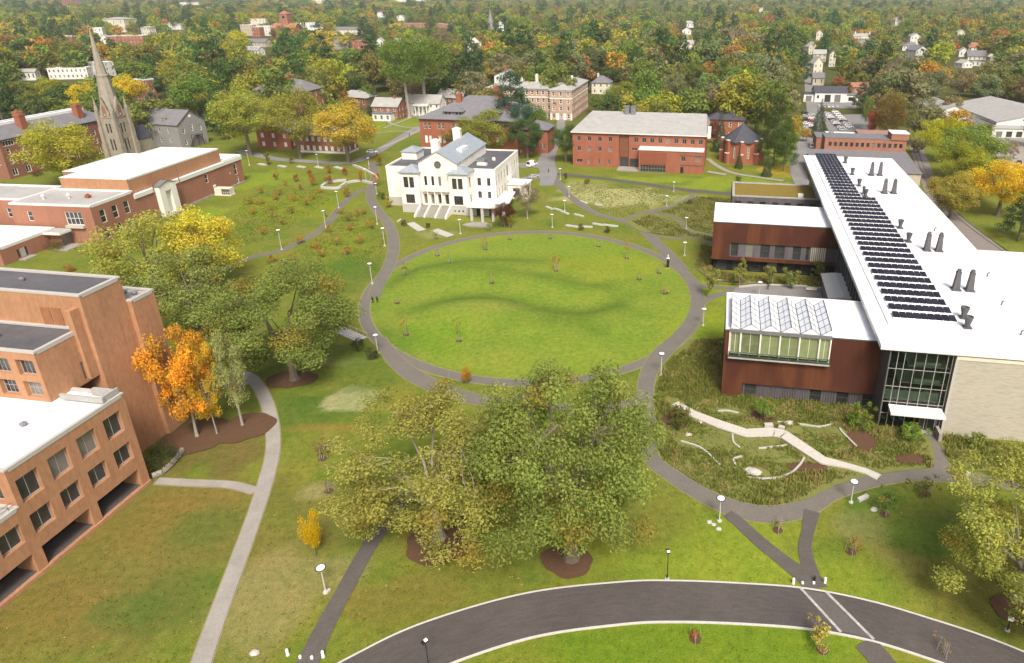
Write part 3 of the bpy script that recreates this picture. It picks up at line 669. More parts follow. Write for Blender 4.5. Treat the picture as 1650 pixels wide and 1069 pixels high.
for z in (11.0, 11.5): q.tube((3.5, -39.5, z), (3.5, -20.8, z), .035, .035, 4)
q.obj('railing', 'dark_frame', b.root)
# middle storey block and stair tower
fa = [(40 - 4.5 - 3.6 - 4.15 * i, 40 - 4.5 - .7 - 4.15 * i - .0, 19.9, 22.4, (4, 1, 'grey_frame', 'pane', .09), .8) for i in range(6)]
fa = [(o[0] - 4.5 + 4.5, *o[1:]) for o in fa]
fb = [(o[0], o[1], 16.4, 18.9, (4, 2, 'grey_frame', 'pane', .09), .8) for o in fa]
b.wall('wall', 'brick_orange', (-40, -6.6), (-4.5, -6.6), 15.5, 23.7, [(o[0] - 0, o[1] - 0, *o[2:]) for o in fa + fb if o[1] < 35.3])
b.wall('wall', 'brick_orange', (-4.5, -6.6), (-4.5, .9), 15.5, 23.7, [(5.6, 7.0, 16.1, 19.0, (1, 1, 'dark_frame', 'pane', .1), .3)])
b.flat('grey_roof', -40, -4.5, -6.6, .9, 23.6, 'granite', .3, .45)
b.walls('brick_orange', -40, -3.2, .9, 8, 0, 29, front=[(29.6, 31.2, 24.2, 26.6, (1, 1, 'brick_fill', 'brick_fill', .04), .12), (31.5, 33.1, 24.2, 26.6, (1, 1, 'brick_fill', 'brick_fill', .04), .12)] if False else ())
q = MB()
for k in (0, 1): q.box(-10.6 + 1.9 * k, -9.0 + 1.9 * k, .80, .895, 24.0, 26.8)
q.obj('louvre_panel', mat('brick_coloured_louvre', (.36, .16, .075), .8, .2, 1.), b.root)
b.flat('grey_roof', -40, -3.2, .9, 8, 28.9, 'granite', .3, .5)
b.box('pilaster', 'brick_orange', -4.9, -3.9, -.5, .88, 15.9, 27.2)
b.walls('brick_orange', -40, -2.4, 8.004, 12.4, 0, 25, sides='frbl'); b.flat('pale_flat_roof', -40, -2.4, 8, 12.4, 24.9, 'granite', .3, .4)
for x, y, z in ((-17, 4.6, 28.6), (-14.5, -3.2, 23.3), (-3, -12, 15.5), (-9.8, -15, 15.5), (-26, -2.6, 23.3), (-4, 10.4, 24.6), (-6, 10.6, 24.6)):
    q = MB(); q.ring([(.28, z - .1), (.28, z + .5), (.42, z + .52), (.42, z + .75), (.1, z + .95)], (x, y), 8); q.tube((x, y, z + .4), (x + .7, y + .2, z + 1.1), .06, .05, 5); q.obj('roof_vent', 'steel_grey', b.root)
q = MB(); q.box(-30, -10, -.5, .8, 15.9, 16.05); q.obj('roof_flashing', 'granite', b.root)
q = MB(); q.box(-3.3, 3.7, -6.2, -5.9, 16.2, 17.0); q.box(3.2, 3.5, -5.85, -3.3, 16.2, 17.0); q.box(-.2, 3.1, -4.2, -3.6, 15.9, 16.9); q.obj('roof_screen', 'pale_flat_roof', b.root)
b.box('plinth', 'brick_orange', 3.803, 4.05, -40, -3.1, 0, .5)
b.done()
t = thing('terrace_wall', 'low curved concrete terrace wall by the brick block corner', 'wall', P(262, 762))
q = MB(); pl = [P(246, 770), P(262, 764), P(276, 752), P(288, 738), P(294, 728)]; o0 = P(262, 762)
for a, c in zip(pl[:-1], pl[1:]): q.tube((a.x - o0.x, a.y - o0.y, .4), (c.x - o0.x, c.y - o0.y, .4), .45, .45, 6)
q.obj('coping', 'concrete', t)

# ---------------- long low brick building with white roof
b = Bld('low_brick_building', 'low brick building with white flat roof and white entrance bay', 'building', (-152, 188), -6)
tall = (1, 2, 'window_frame', 'pane', .16)
b.walls('brick_pink', -26, 0, 0, 16.3, 0, 11.4, right=[(2.6 + 4.6 * i, 4.6 + 4.6 * i, 5.6, 9.6, tall) for i in range(3)] + [(2.6 + 4.6 * i, 4.6 + 4.6 * i, .8, 3.9, tall) for i in range(3)], front=[(17.2, 22.6, 5.8, 9.8, (4, 2, 'window_frame', 'pane', .18)), (5, 6.6, 6.5, 9.6, tall)])
b.flat('pale_flat_roof', -26, 0, 0, 16.3, 11.4, 'white_paint', .55, .6)
b.box('window_sill', 'granite', -8.9, -3.2, -.9, -.003, 5.0, 5.75)
b.walls('brick_pink', -52, -26, 4, 19, 0, 11.4, front=[(2 + 6 * i, 3.6 + 6 * i, 6, 9, tall) for i in range(4)], sides='flb'); b.flat('pale_flat_roof', -52, -26, 4, 19, 11.4, 'white_paint', .55, .6)
b.walls('brick_orange', -24, -1, 16.5, 61, 8, 15.2); b.walls('brick_pink', -24, 0, 16.3, 61, 0, 9.0, right=[(33, 34.6, 5.2, 8.4, tall)])
b.walls('brick_pink', -24, 0, 61, 71, 0, 9.6, right=[(5, 6.6, .6, 3.2, tall), (5, 6.6, 4.0, 8.2, tall), (1.5, 2.6, 5.2, 6.2, tall)])
b.box('fascia', 'white_paint', -.6, .35, 16.4, 71.2, 9.05, 10.3); b.box('fascia', 'white_paint', -24, .34, 70.6, 71.35, 9.6, 10.9)
b.flat('white_roof', -24, -1, 16.5, 61, 15.2, 'white_paint', .22, .5); b.flat('white_roof', -24, 0, 61.1, 71, 10.5, 'white_paint', .3, .5)
b.box('roof', 'white_roof', -1, .1, 16.5, 61, 9.9, 10.32)
b.walls('brick_pink', -34, -24, 28, 55, 0, 14); b.flat('white_roof', -34, -24, 28, 55, 14, 'white_paint', .2, .4)
b.wall('portal', 'white_stucco', (1.9, 25), (1.9, 32.6), 0, 10.6, [(2.4, 5.0, 1.2, 8.6, None, 1.4)]); b.wall('portal', 'white_stucco', (.1, 25), (1.9, 25), 0, 10.6); b.wall('portal', 'white_stucco', (1.9, 32.6), (.1, 32.6), 0, 10.6)
b.box('portal_back', 'white_paint', .3, .5, 27.3, 30.1, 1.2, 8.6); q = MB(); q.box(.52, .6, 27.5, 28.6, 4.4, 8.4); q.obj('portal_window', 'pane', b.root)
b.gable('shingle', 'white_paint', .1, 1.9, 25, 32.6, 10.6, 1.1, 'u', .25)
b.box('downpipe', 'brick_brown', .36, .52, 36.1, 36.3, 0, 14.8); b.box('downpipe', 'brick_brown', .36, .52, 24.2, 24.4, 0, 14.8)
b.box('door', 'white_paint', .003, .12, 52.6, 54, .4, 3.6); b.box('step', 'concrete', 0, 2.6, 25, 33.5, 0, .5); b.box('plinth', 'concrete', .003, .45, 34, 71, 0, .6)
# entrance annexe in front
b.walls('brick_pink', -48, -12.5, -18.5, -.9, 0, 4.7, right=[(4.5, 5.3, .5, 3, DK), (6.9, 7.7, .5, 3, DK)]); b.flat('white_roof', -48, -12.5, -18.5, -.9, 4.7, 'white_paint', .5, .5)
b.box('entrance_door', 'grey_frame', -12.497, -12.4, -13.0, -11.7, .4, 2.9)
b.box('canopy', 'white_paint', -12.4, -7.0, -5.2, -1.2, 4.3, 5.0); b.box('canopy_roof', 'pale_flat_roof', -12.2, -7.2, -5, -1.4, 5.003, 5.06)
b.walls('brick_pink', -12.4, -9.0, -3.4, -.1, 0, 4.28, sides='f'); b.box('entrance_screen', 'steel_grey', -9.0, -8.8, -3.4, -.1, 0, 4.28)
b.box('step', 'concrete', -9.6, -4.6, -6.6, -1.0, 0, .35); b.box('step', 'concrete', -12.3, -10.2, -14.4, -10.6, 0, .3)
for u, v in ((-14, 8), (-21, 6.5)): q = MB(); q.ring([(.3, 11.3), (.3, 12.0), (.55, 12.2), (.5, 12.7), (.15, 13)], (u, v), 8); q.obj('roof_vent', 'white_paint', b.root)
b.chimney('brick_red', -8.5, 9, 1.1, 11.2, 12.3)
b.done()
t = thing('air_conditioner', 'cream air conditioning cabinet beside the white-roofed brick building', 'air conditioner', P(363, 314), R(-6))
q = MB(); q.box(-3.2, 3.2, -1.5, 1.5, 0, .3); q.box(-3, 3, -1.3, 1.3, .3, 2.7); q.obj('cabinet', 'cream_siding', t)
q = MB()
for k in range(4): q.box(-.2 + .8 * k, .4 + .8 * k, -1.36, -1.303, .5, 1.3)
q.box(-.2, 2.9, -1.36, -1.303, 1.5, 2.5); q.obj('grille', 'dark_frame', t)

# ---------------- white hall in the middle
b = Bld('white_hall', 'white stucco hall with gabled centre, flanking bays and broad front steps', 'building', (-70.8, 219.5), -7.5)
pw = (2, 3, 'dark_frame', 'pane', .07); gw = (4, 4, 'dark_frame', 'pane', .08)
pair = lambda u, z0, z1: [(u, u + 1.6, z0, z1, pw), (u + 2.0, u + 3.6, z0, z1, pw)]
b.walls('white_stucco', -8, 30.8, 7, 37.3, 3, 13.6, front=[(2, 2.1, 4, 4.1)] + [(8 + 24.4, 8 + 25.7, 8.2, 10.9, pw), (8 + 27.8, 8 + 29, 8.2, 10.9, pw), (8 + 24.4, 8 + 25.7, 3.3, 6.2, pw), (8 + 27.8, 8 + 29, 3.3, 6.2, pw)],
        right=[(a, a + 1.1, 8.2, 11.4, pw) for a in (.7, 3.9, 7.3, 10.8, 21.2, 24.6, 27.8)] + [(14, 16, 8, 12, (3, 4, 'dark_frame', 'pane', .07))] + [(a, a + 1.1, 3.4, 6.4, pw) for a in (.7, 3.9, 7.3, 10.8, 14.4, 21.2, 24.6)], left=[(5 + 5 * i, 6.3 + 5 * i, z, z + 2.8, pw) for i in range(5) for z in (4, 8.5)], back=spread(38.8, 7, 1.3, 8.3, 11, pw) + spread(38.8, 7, 1.3, 3.6, 6.3, pw))
b.walls('granite', -8.15, 30.95, 6.85, 37.45, -2.2, 3, part='base', sides='frlb')
b.flat('grey_roof', -8, 30.8, 7, 37.3, 13.6, 'white_stucco', .45, .45)
for u0, u1, ws in ((0, 6.5, 1.2), (17.0, 23.3, 1.05)):
    b.walls('white_stucco', u0, u1, 0, 6.9, 2.9, 13.9, front=pair(ws, 8.6, 12.3) + [(ws + .25, ws + 3.35, 3.2, 6.3, gw)], right=[(2.2, 3.5, 8.6, 12.2, pw), (2.2, 3.5, 3.2, 6.3, pw)], left=[(2.2, 3.5, 8.6, 12.2, pw)], sides='frl')
    b.walls('granite', u0 - .15, u1 + .15, -.15, 6.7, -2.2, 2.9, part='base', sides='frl', front=[(1.2 + 1.4 * k, 1.8 + 1.4 * k, .7, 1.4, (1, 1, 'dark_frame', 'pane', .05)) for k in range(3)] if u0 > 5 else ())
    b.hip('blue_metal', u0, u1, 0, 6.6, 13.95, 2.1, .55)
b.wall('wall', 'white_stucco', (6.5, 1.5), (17.0, 1.5), 2.4, 17, [(1.4 + 2.45 * k, 2.35 + 2.45 * k, 9.2, 12.4, (1, 3, 'dark_frame', 'pane', .06)) for k in range(4) if k != 3] + [(.7 + 2.45 * k, 2.1 + 2.45 * k, 2.6, 6.2, (2, 3, 'dark_frame', 'pane', .06), 1.2) for k in range(4)])
b.wall('wall', 'white_stucco', (6.4, 1.45), (19.7, 1.45), 13.9, 17); b.wall('wall', 'white_stucco', (19.7, 1.45), (19.7, 33), 13.3, 17, [(10.5 + 2.6 * i, 11.1 + 2.6 * i, 14.9, 16.3, (1, 1, 'dark_frame', 'pane', .05)) for i in range(3)])
b.wall('wall', 'white_stucco', (6.4, 33), (6.4, 1.45), 13.3, 17); b.wall('wall', 'white_stucco', (19.7, 33), (6.4, 33), 13.3, 17)
b.gable('blue_metal', 'white_stucco', 6.4, 19.7, 1.45, 33, 17, 3.8, 'v', .35)
q = MB(); 
for k in range(20):
    t0, t1 = 2 * math.pi * k / 20, 2 * math.pi * (k + 1) / 20
    c0, s0, c1, s1 = math.cos(t0), math.sin(t0), math.cos(t1), math.sin(t1); q.quad((13.1 + 1.15 * c0, 1.2, 16.5 + 1.15 * s0), (13.1 + 1.15 * c1, 1.2, 16.5 + 1.15 * s1), (13.1 + .8 * c1, 1.2, 16.5 + .8 * s1), (13.1 + .8 * c0, 1.2, 16.5 + .8 * s0))
    q.quad((13.1 + 1.15 * c0, 1.2, 16.5 + 1.15 * s0), (13.1 + 1.15 * c0, 1.46, 16.5 + 1.15 * s0), (13.1 + 1.15 * c1, 1.46, 16.5 + 1.15 * s1), (13.1 + 1.15 * c1, 1.2, 16.5 + 1.15 * s1))
q.box(13.05, 13.15, 1.2, 1.3, 15.7, 17.3); q.box(12.3, 13.9, 1.2, 1.3, 16.45, 16.55)
fr = q.obj('round_window', 'dark_frame', b.root); q = MB(); q.poly(*[(13.1 + .95 * math.cos(t), 1.3, 16.5 + .95 * math.sin(t)) for t in np.linspace(0, 2 * math.pi, 20, endpoint=False)]); q.obj('pane', 'pane', fr)
b.box('balcony', 'white_stucco', 7.2, 16.4, .35, 1.47, 7.4, 7.75); b.box('balcony', 'white_stucco', 7.2, 16.4, .35, .5, 8.85, 9.05)
q = MB()
for u in np.arange(7.3, 16.4, .42): q.box(u, u + .14, .37, .48, 7.75, 8.85)
for u in (7.2, 9.4, 11.6, 13.8, 16.0): q.box(u, u + .4, .33, .52, 7.75, 8.95)
q.obj('balustrade', 'white_stucco', b.root)
for k in range(3): b.box('column', 'white_stucco', 8.75 + 2.45 * k, 9.15 + 2.45 * k, .6, 1.1, 2.5, 7.4)
q = MB(); n = 16
for k in range(n): q.box(6.3, 16.6, 1.5 - .42 * (k + 1), 1.49 - .42 * k if k else 1.49, -1.2, 2.45 - .155 * (k + 1))
q.obj('stair', 'concrete', b.root)
for u, n_ in ((5.9, 0), (9.3, 1), (13.1, 1), (16.6, 0)):
    q = MB(); w = .5 if not n_ else .32; q.quad((u, 1.3, 3.3), (u + w, 1.3, 3.3), (u + w, -5.4, .65), (u, -5.4, .65)); q.quad((u, -5.4, -1.2), (u + w, -5.4, -1.2), (u + w, -5.4, .65), (u, -5.4, .65))
    q.quad((u, 1.3, -1.2), (u, -5.4, -1.2), (u, -5.4, .65), (u, 1.3, 3.3)); q.quad((u + w, -5.4, -1.2), (u + w, 1.3, -1.2), (u + w, 1.3, 3.3), (u + w, -5.4, .65)); q.obj('stair_wall', 'white_stucco', b.root)
b.chimney('white_stucco', 10.6, 7.5, 2.6, 17.6, 23.4, 2.0); b.chimney('white_stucco', 12.2, 24.5, 2.6, 17.8, 24.2, 2.0)
q = MB(); q.box(14.2, 18.0, 12, 19, 17.9, 19.4); q.obj('skylight', 'pane_pale', b.root)
b.walls('white_stucco', -7.2, -1.6, 19, 25.5, 13.3, 16.4, part='lantern'); b.hip('blue_metal', -7.2, -1.6, 19, 25.5, 16.4, 1.5, .35, part='lantern_roof')
q = MB(); q.box(21.6, 24.6, 15.5, 18.6, 13.4, 15.3); q.obj('roof_plant', 'steel_grey', b.root); q = MB(); q.box(22.4, 25.8, 13.6, 15.2, 13.3, 14.3); q.ring([(.7, 13.3), (.7, 14.2), (.4, 14.6)], (26, 22), 10); q.obj('roof_plant', 'white_paint', b.root)
# arcade with white canopy at the right end
b.p('canopy', 'white_paint').prism([(23.6, -3.6), (33.4, -3.6), (36.5, 3), (35, 16), (31, 16), (31, 6.8), (23.6, 6.8)], 3.55, 3.95)
for u in (24.6, 28.3, 32): b.box('arcade_pier', 'granite', u, u + .9, -3.3, -2.5, -1.4, 3.55)
b.wall('arcade_wall', 'granite', (23.4, .4), (35.5, .4), -1.4, 3.55, [(2.2, 4.6, -1.2, 2.9, DK), (6.6, 7.6, -1.2, 2.9, DK), (10, 11, -1.2, 2.9, DK)]); b.box('arcade_floor', 'concrete', 22.8, 35, -7.2, .3, -1.9, -1.35)
b.walls('white_stucco', 31, 38, 20, 27, 0, 5.2, right=[(2, 4.5, .5, 4, gw)], front=[(2, 4.5, .5, 4, gw)], sides='frb'); b.box('roof', 'white_roof', 31, 38.4, 19.6, 27.4, 5.2, 5.5)
b.done()

# ---------------- science centre, right
M['brick_fill'] = M['brick_orange']
def clear_glass():
    m, n, out = nodes('clear_green_glass'); t = N(n, 'ShaderNodeBsdfTransparent'); t.inputs[0].default_value = (.55, .68, .58, 1)
    g = N(n, 'ShaderNodeBsdfGlossy'); g.inputs['Roughness'].default_value = .03; f = N(n, 'ShaderNodeFresnel', i_IOR=1.5)
    x = N(n, 'ShaderNodeMixShader'); n.links.new(f.outputs[0], x.inputs[0]); n.links.new(t.outputs[0], x.inputs[1]); n.links.new(g.outputs[0], x.inputs[2]); n.links.new(x.outputs[0], out.inputs[0]); return m
M['clear_glass'] = clear_glass()
M['interior'] = mat('interior_wall', (.16, .19, .15), .9, .3, .4)
b = Bld('science_building', 'long white-roofed science building with rust-red steel wings', 'building', (44.2, 97.1), -9.7)
SC = b
b.walls('corrugated_grey', 3, 29, 9.2, 139, 0, 15.4, sides='rlb', left=[(139 - 66 + 1 + 3 * i, 139 - 66 + 3.4 + 3 * i, .4, 14.6, (2, 5, 'dark_frame', 'pane_green', .07)) for i in range(14)], right=[(50 + 6 * i, 54 + 6 * i, z, z + 2.4, DK2) for i in range(14) for z in (3, 8, 12)])
b.wall('stone_wall', 'stone_wall', (12, .3), (39.4, .3), 0, 14.5); b.wall('stone_wall', 'stone_wall', (39.4, .3), (39.4, 49.5), 0, 14.5); b.wall('stone_wall', 'stone_wall', (12, 9.2), (12, .3), 0, 14.5)
b.box('wall_coping', 'cream_siding', 11.95, 39.5, .2, .9, 14.5, 15.1); b.box('wall_head', 'dark_frame', 12, 39.3, .6, .9, 15.1, 15.398); b.box('wall_edge', 'granite', 11.85, 12.25, .18, .296, 0, 14.5)
rf = b.p('roof', 'white_roof'); rf.box(0, 30, 0, 140, 15.4, 16.0); rf.box(30.002, 39.6, -.002, 50, 15.402, 15.998)
b.box('roof_edge', 'white_paint', .05, .3, .05, 139.9, 16.0, 16.12); b.box('roof_edge', 'white_paint', .3, 39.5, .05, .3, 16.0, 16.12); b.box('roof_edge', 'white_paint', 2.7, 3.0, 8, 139, 16.0, 16.25)
# glazed entrance
q = MB()
for u in (1.9, 3.1, 4.2, 5.9, 7.5, 9.2, 10.85, 11.6): q.box(u - .045, u + .045, .72, .86, 0, 15.38)
for z in (2.9, 5.2, 8.25, 11.65, 15.0): q.box(1.9, 11.6, .74, .84, z - .045, z + .045)
cw = q.obj('curtain_wall', 'grey_frame', b.root); q = MB(); q.quad((1.9, .79, 2.9), (11.6, .79, 2.9), (11.6, .79, 15.3), (1.9, .79, 15.3)); q.quad((1.9, .79, .0), (8.2, .79, 0), (8.2, .79, 2.9), (1.9, .79, 2.9)); q.obj('glazing', 'clear_glass', cw)
b.box('interior_back', 'interior', 1.9, 11.9, 9.0, 9.19, 0, 15.3); b.box('interior_floor', 'granite', 1.95, 11.9, 2.2, 9, 5.0, 5.2); b.box('interior_floor', 'white_paint', 4.4, 11.9, 2.4, 9, 8.1, 8.3); b.box('interior_floor', 'white_paint', 5.4, 11.9, 2.2, 9, 11.5, 11.7); b.box('interior_floor', 'paving', 1.9, 11.9, 1, 9, 0.01, .06)
b.box('interior_parapet', 'white_paint', 1.95, 11, 1.95, 2.15, 5.0, 6.9); b.box('interior_bench', 'white_paint', 6.8, 11, 2.6, 3.2, 8.3, 9.0); b.box('interior_bench', 'white_paint', 6.4, 10.6, 2.5, 3.1, 11.7, 12.3); b.box('interior_wall', 'dark_frame', 1.7, 1.88, .6, 9, 0, 15.3)
for u in (2.6, 4.2, 5.6): b.box('cafe_table', 'white_paint', u, u + .7, 2.2, 2.9, .75, .82)
b.box('door', 'dark_frame', 8.25, 8.45, .68, .9, 0, 2.88); b.box('door', 'dark_frame', 9.55, 9.7, .68, .9, 0, 2.88); b.box('door', 'dark_frame', 11.0, 11.2, .68, .9, 0, 2.88); b.box('door_glass', 'pane', 8.45, 11.0, .76, .8, 0, 2.85)
q = MB(); A = [(2.9, .68, 4.75), (11.4, .68, 4.75), (11.6, -1.7, 4.45), (2.9, -1.7, 4.45)]; q.quad(*[(x, y, z) for x, y, z in A][::-1]); q.quad(*[(x, y, z - .35) for x, y, z in A])
for i in range(4): x, y = A[i], A[(i + 1) % 4]; q.quad((x[0], x[1], x[2] - .35), (y[0], y[1], y[2] - .35), y, x)
q.obj('canopy', 'white_paint', b.root)
b.box('entrance_wall', 'concrete', 10.9, 11.4, -2.2, .2, 0, 1.6)
# near rust wing with the greenhouse
GW = lambda u0, u1: (u0 + 25.1, u1 + 25.1, 9.25, 13.6, (2, 1, 'window_frame', 'pane_band', .1), .3, )
b.wall('wing_wall', 'rust', (-25.1, 5.5), (2.3, 5.5), 3.3, 14, [GW(-24.15, -22.45), GW(-22.3, -19.0), GW(-18.85, -15.6), GW(-15.45, -12.25), GW(-12.1, -8.85), GW(-8.7, -7.0)])
b.wall('wing_wall', 'rust', (-25.1, 5.5), (-21.4, 5.5), 0, 3.3); b.wall('wing_wall', 'rust', (-25.1, 21.7), (-25.1, 5.5), 0, 14); b.wall('wing_wall', 'rust', (2.3, 5.5), (2.3, 21.7), 3.3, 14); b.wall('wing_wall', 'rust', (3, 21.7), (-25.1, 21.7), 0, 14, [(4 + 4 * i, 6.5 + 4 * i, z, z + 2.2, DK2) for i in range(6) for z in (1.5, 6.5, 10.5)])
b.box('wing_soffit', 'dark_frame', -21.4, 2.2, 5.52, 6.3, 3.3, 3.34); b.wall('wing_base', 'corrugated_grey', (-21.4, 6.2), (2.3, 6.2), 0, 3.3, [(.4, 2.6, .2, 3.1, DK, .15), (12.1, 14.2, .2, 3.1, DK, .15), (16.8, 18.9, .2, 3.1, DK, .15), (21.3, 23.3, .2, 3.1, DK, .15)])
q = MB()
for k in range(52):
    u = -21.2 + .45 * k
    if not any(a - .1 < u + 21.4 < c + .1 for a, c in ((.4, 2.6), (12.1, 14.2), (16.8, 18.9), (21.3, 23.3))): q.box(u, u + .2, 5.98, 6.196, 0, 3.28)
q.obj('wing_fin', 'corrugated_grey', b.root)
b.box('wing_roof', 'white_roof', -25.1, 3, 5.5, 21.7, 13.9, 14.06); b.box('wing_edge', 'dark_frame', -25.2, 2.4, 5.40, 5.496, 13.85, 14.1); b.box('wing_edge', 'dark_frame', -25.2, -25.104, 5.5, 21.8, 13.85, 14.1)
b.box('ledge', 'grey_frame', -24.4, -6.8, 4.5, 5.49, 8.8, 9.05)
q = MB()
for k in range(11): u = -24.3 + 1.74 * k; q.box(u - .04, u + .04, 4.55, 4.62, 9.05, 10.1)
q.box(-24.35, -6.85, 4.54, 4.63, 10.08, 10.16); rl_ = q.obj('ledge_rail', 'dark_frame', b.root); q = MB(); q.box(-24.3, -6.9, 4.575, 4.595, 9.1, 10.05); q.obj('rail_glass', 'clear_glass', rl_)
zz = [(-24.15, 15.4), (-22.45, 14.15), (-20.7, 15.4), (-19.0, 14.15), (-17.25, 15.4), (-15.5, 14.15), (-13.8, 15.4), (-12.1, 14.15), (-10.4, 15.4), (-8.7, 14.15), (-7.0, 15.4)]
for u in (-24.3, -22.375, -18.925, -15.525, -12.175, -8.775, -6.9): b.box('band_post', 'window_frame', u - .1, u + .1, 5.40, 5.60, 9.05, 13.64)
q = MB(); f = MB()
for (u0, z0), (u1, z1) in zip(zz[:-1], zz[1:]):
    q.quad((u0, 5.6, z0), (u1, 5.6, z1), (u1, 18, z1), (u0, 18, z0)); q.poly((u0, 5.62, 14.07), (u1, 5.62, 14.07), (u1, 5.62, z1), (u0, 5.62, z0)); q.poly((u1, 17.98, 14.07), (u0, 17.98, 14.07), (u0, 17.98, z0), (u1, 17.98, z1))
    for j in range(6): v = 5.7 + 2.45 * j; f.tube((u0, v, z0 + .03), (u1, v, z1 + .03), .05, .05, 4)
    um, zm = (u0 + u1) / 2, (z0 + z1) / 2; f.tube((um, 5.6, zm + .03), (um, 18, zm + .03), .035, .035, 4)
for u, z in zz: f.tube((u, 5.5, z + .04), (u, 18, z + .04), .09, .09, 4)
q.quad((-24.15, 18, 14.07), (-24.15, 5.6, 14.07), (-24.15, 5.6, 15.4), (-24.15, 18, 15.4)); q.quad((-7, 5.6, 14.07), (-7, 18, 14.07), (-7, 18, 15.4), (-7, 5.6, 15.4))
sk = q.obj('skylight', 'pane_pale', b.root); f.obj('glazing_bar', 'dark_steel', sk)
b.box('skylight_kerb', 'steel_grey', -24.4, -6.8, 5.35, 5.55, 13.65, 14.3)
# middle wing, linking roof, far wing with planted roof
b.wall('wing_wall#2', 'rust', (-29, 66), (3, 66), 8.5, 14); b.wall('wing_wall#2', 'rust', (-29, 66), (-24.4, 66), 3.6, 8.5); b.wall('wing_wall#2', 'rust', (-24.4, 66), (3, 66), 3.6, 4.5); b.wall('wing_wall#2', 'rust', (-29, 83.6), (-29, 66), 0, 14); b.wall('wing_wall#2', 'rust', (3, 83.6), (-29, 83.6), 0, 14)
b.wall('wing_base#2', 'corrugated_grey', (-24.4, 66.4), (3, 66.4), 4.5, 8.5, [(.3, 2.2, 4.6, 8.4, DK, .12), (4.1, 6.1, 4.6, 8.4, DK, .12), (7.9, 10.4, 4.6, 8.4, DK, .12), (11.6, 14.2, 4.6, 8.4, DK, .12), (16.2, 18.3, 4.6, 8.4, DK, .12), (19.5, 20.4, 4.6, 8.4, DK, .12)])
q = MB()
for k in range(8): u = -3.6 + .48 * k; q.box(u, u + .26, 66.1, 66.38, 4.55, 8.45)
q.obj('wing_louvre', 'cream_siding', b.root)
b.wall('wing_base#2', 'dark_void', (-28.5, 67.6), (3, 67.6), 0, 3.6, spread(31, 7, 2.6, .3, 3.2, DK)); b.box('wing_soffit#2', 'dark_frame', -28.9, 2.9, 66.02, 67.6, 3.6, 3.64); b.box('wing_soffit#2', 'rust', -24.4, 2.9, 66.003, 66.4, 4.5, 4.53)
b.box('wing_roof#2', 'white_roof', -29, 3, 66, 83.6, 13.9, 14.06); b.box('wing_edge#2', 'dark_frame', -29.1, 3, 65.9, 65.996, 13.85, 14.12); b.box('wing_edge#2', 'dark_frame', -29.1, -29.004, 66, 83.7, 13.85, 14.12)
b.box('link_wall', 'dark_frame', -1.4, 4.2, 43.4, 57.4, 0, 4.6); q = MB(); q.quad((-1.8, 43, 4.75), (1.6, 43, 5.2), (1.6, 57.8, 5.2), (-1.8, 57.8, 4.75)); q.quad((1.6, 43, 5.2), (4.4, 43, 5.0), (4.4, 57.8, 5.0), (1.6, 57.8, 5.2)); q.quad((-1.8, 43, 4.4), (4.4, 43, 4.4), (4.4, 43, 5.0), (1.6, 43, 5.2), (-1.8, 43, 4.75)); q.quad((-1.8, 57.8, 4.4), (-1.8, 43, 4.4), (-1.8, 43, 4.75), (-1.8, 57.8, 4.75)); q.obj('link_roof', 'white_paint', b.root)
b.walls('corrugated_grey', -24, 3, 108, 125, 0, 9, part='wing_wall#3', front=spread(27, 7, 2, 4.8, 7.6, DK), left=spread(17, 4, 1.6, 4.8, 7.6, DK)); b.flat('sedum', -24, 3, 108, 125, 9, 'grey_frame', .35, .7, part='planted_roof'); b.box('wing_edge#3', 'rust', -24.3, -24.07, 107.9, 125, 0, 9.3)
q = MB(); q.box(-3.4, -1.8, 110.5, 111.8, 8.9, 9.9); q.obj('roof_hatch', 'white_paint', b.root)
for u, v in ((18.6, 114.5), (21.2, 114.8), (18.6, 94.1), (21.2, 94.4), (18.7, 47.7), (21.2, 47.7), (18.7, 26), (21.2, 26)):
    q = MB(); q.prism([(u - .85, v - .9), (u + .85, v - .9), (u + .85, v + .9), (u - .85, v + .9)], 16, 16.25)
    lo, hi = [(u - .62, v - .55, 16.25), (u + .62, v - .55, 16.25), (u + .62, v + .55, 16.25), (u - .62, v + .55, 16.25)], [(u - .38, v - .35, 19.9), (u + .38, v - .35, 19.9), (u + .38, v + .35, 19.9), (u - .38, v + .35, 19.9)]
    for i in range(4): j = (i + 1) % 4; q.quad(lo[i], lo[j], hi[j], hi[i])
    q.poly(*hi); q.box(u - .46, u + .46, v - .43, v + .43, 19.5, 19.75); q.box(u - .3, u + .3, v - .28, v + .28, 19.9, 20.35); q.obj('exhaust_stack', 'dark_steel', b.root)
for u, v, k in ((13, 130.4, 1), (12.8, 114.4, 1), (12.7, 101, 1), (12.55, 92.6, .7), (12.6, 89.6, 1), (16.2, 62.7, 1), (15.9, 52.8, 1), (15.9, 9.4, 1.1), (16.4, 13.2, 1.1)):
    q = MB(); q.ring([(.42 * k, 16), (.45 * k, 16.9), (.62 * k, 17.7), (.7 * k, 18.0), (.7 * k, 18.15), (.55 * k, 18.16), (.5 * k, 17.9)], (u, v), 12); q.box(u - .7, u + .7, v - .7, v + .7, 16, 16.18); q.obj('roof_fan', 'dark_steel', b.root)
for u, v in ((25, 20), (27, 34), (24, 62), (31, 12), (24, 8), (27, 9)): q = MB(); q.tube((u, v, 16), (u, v, 16.8), .12, .12, 6); q.tube((u, v, 16.8), (u + .4, v, 16.9), .12, .1, 6); q.obj('roof_pipe', 'dark_steel', b.root)
b.done()
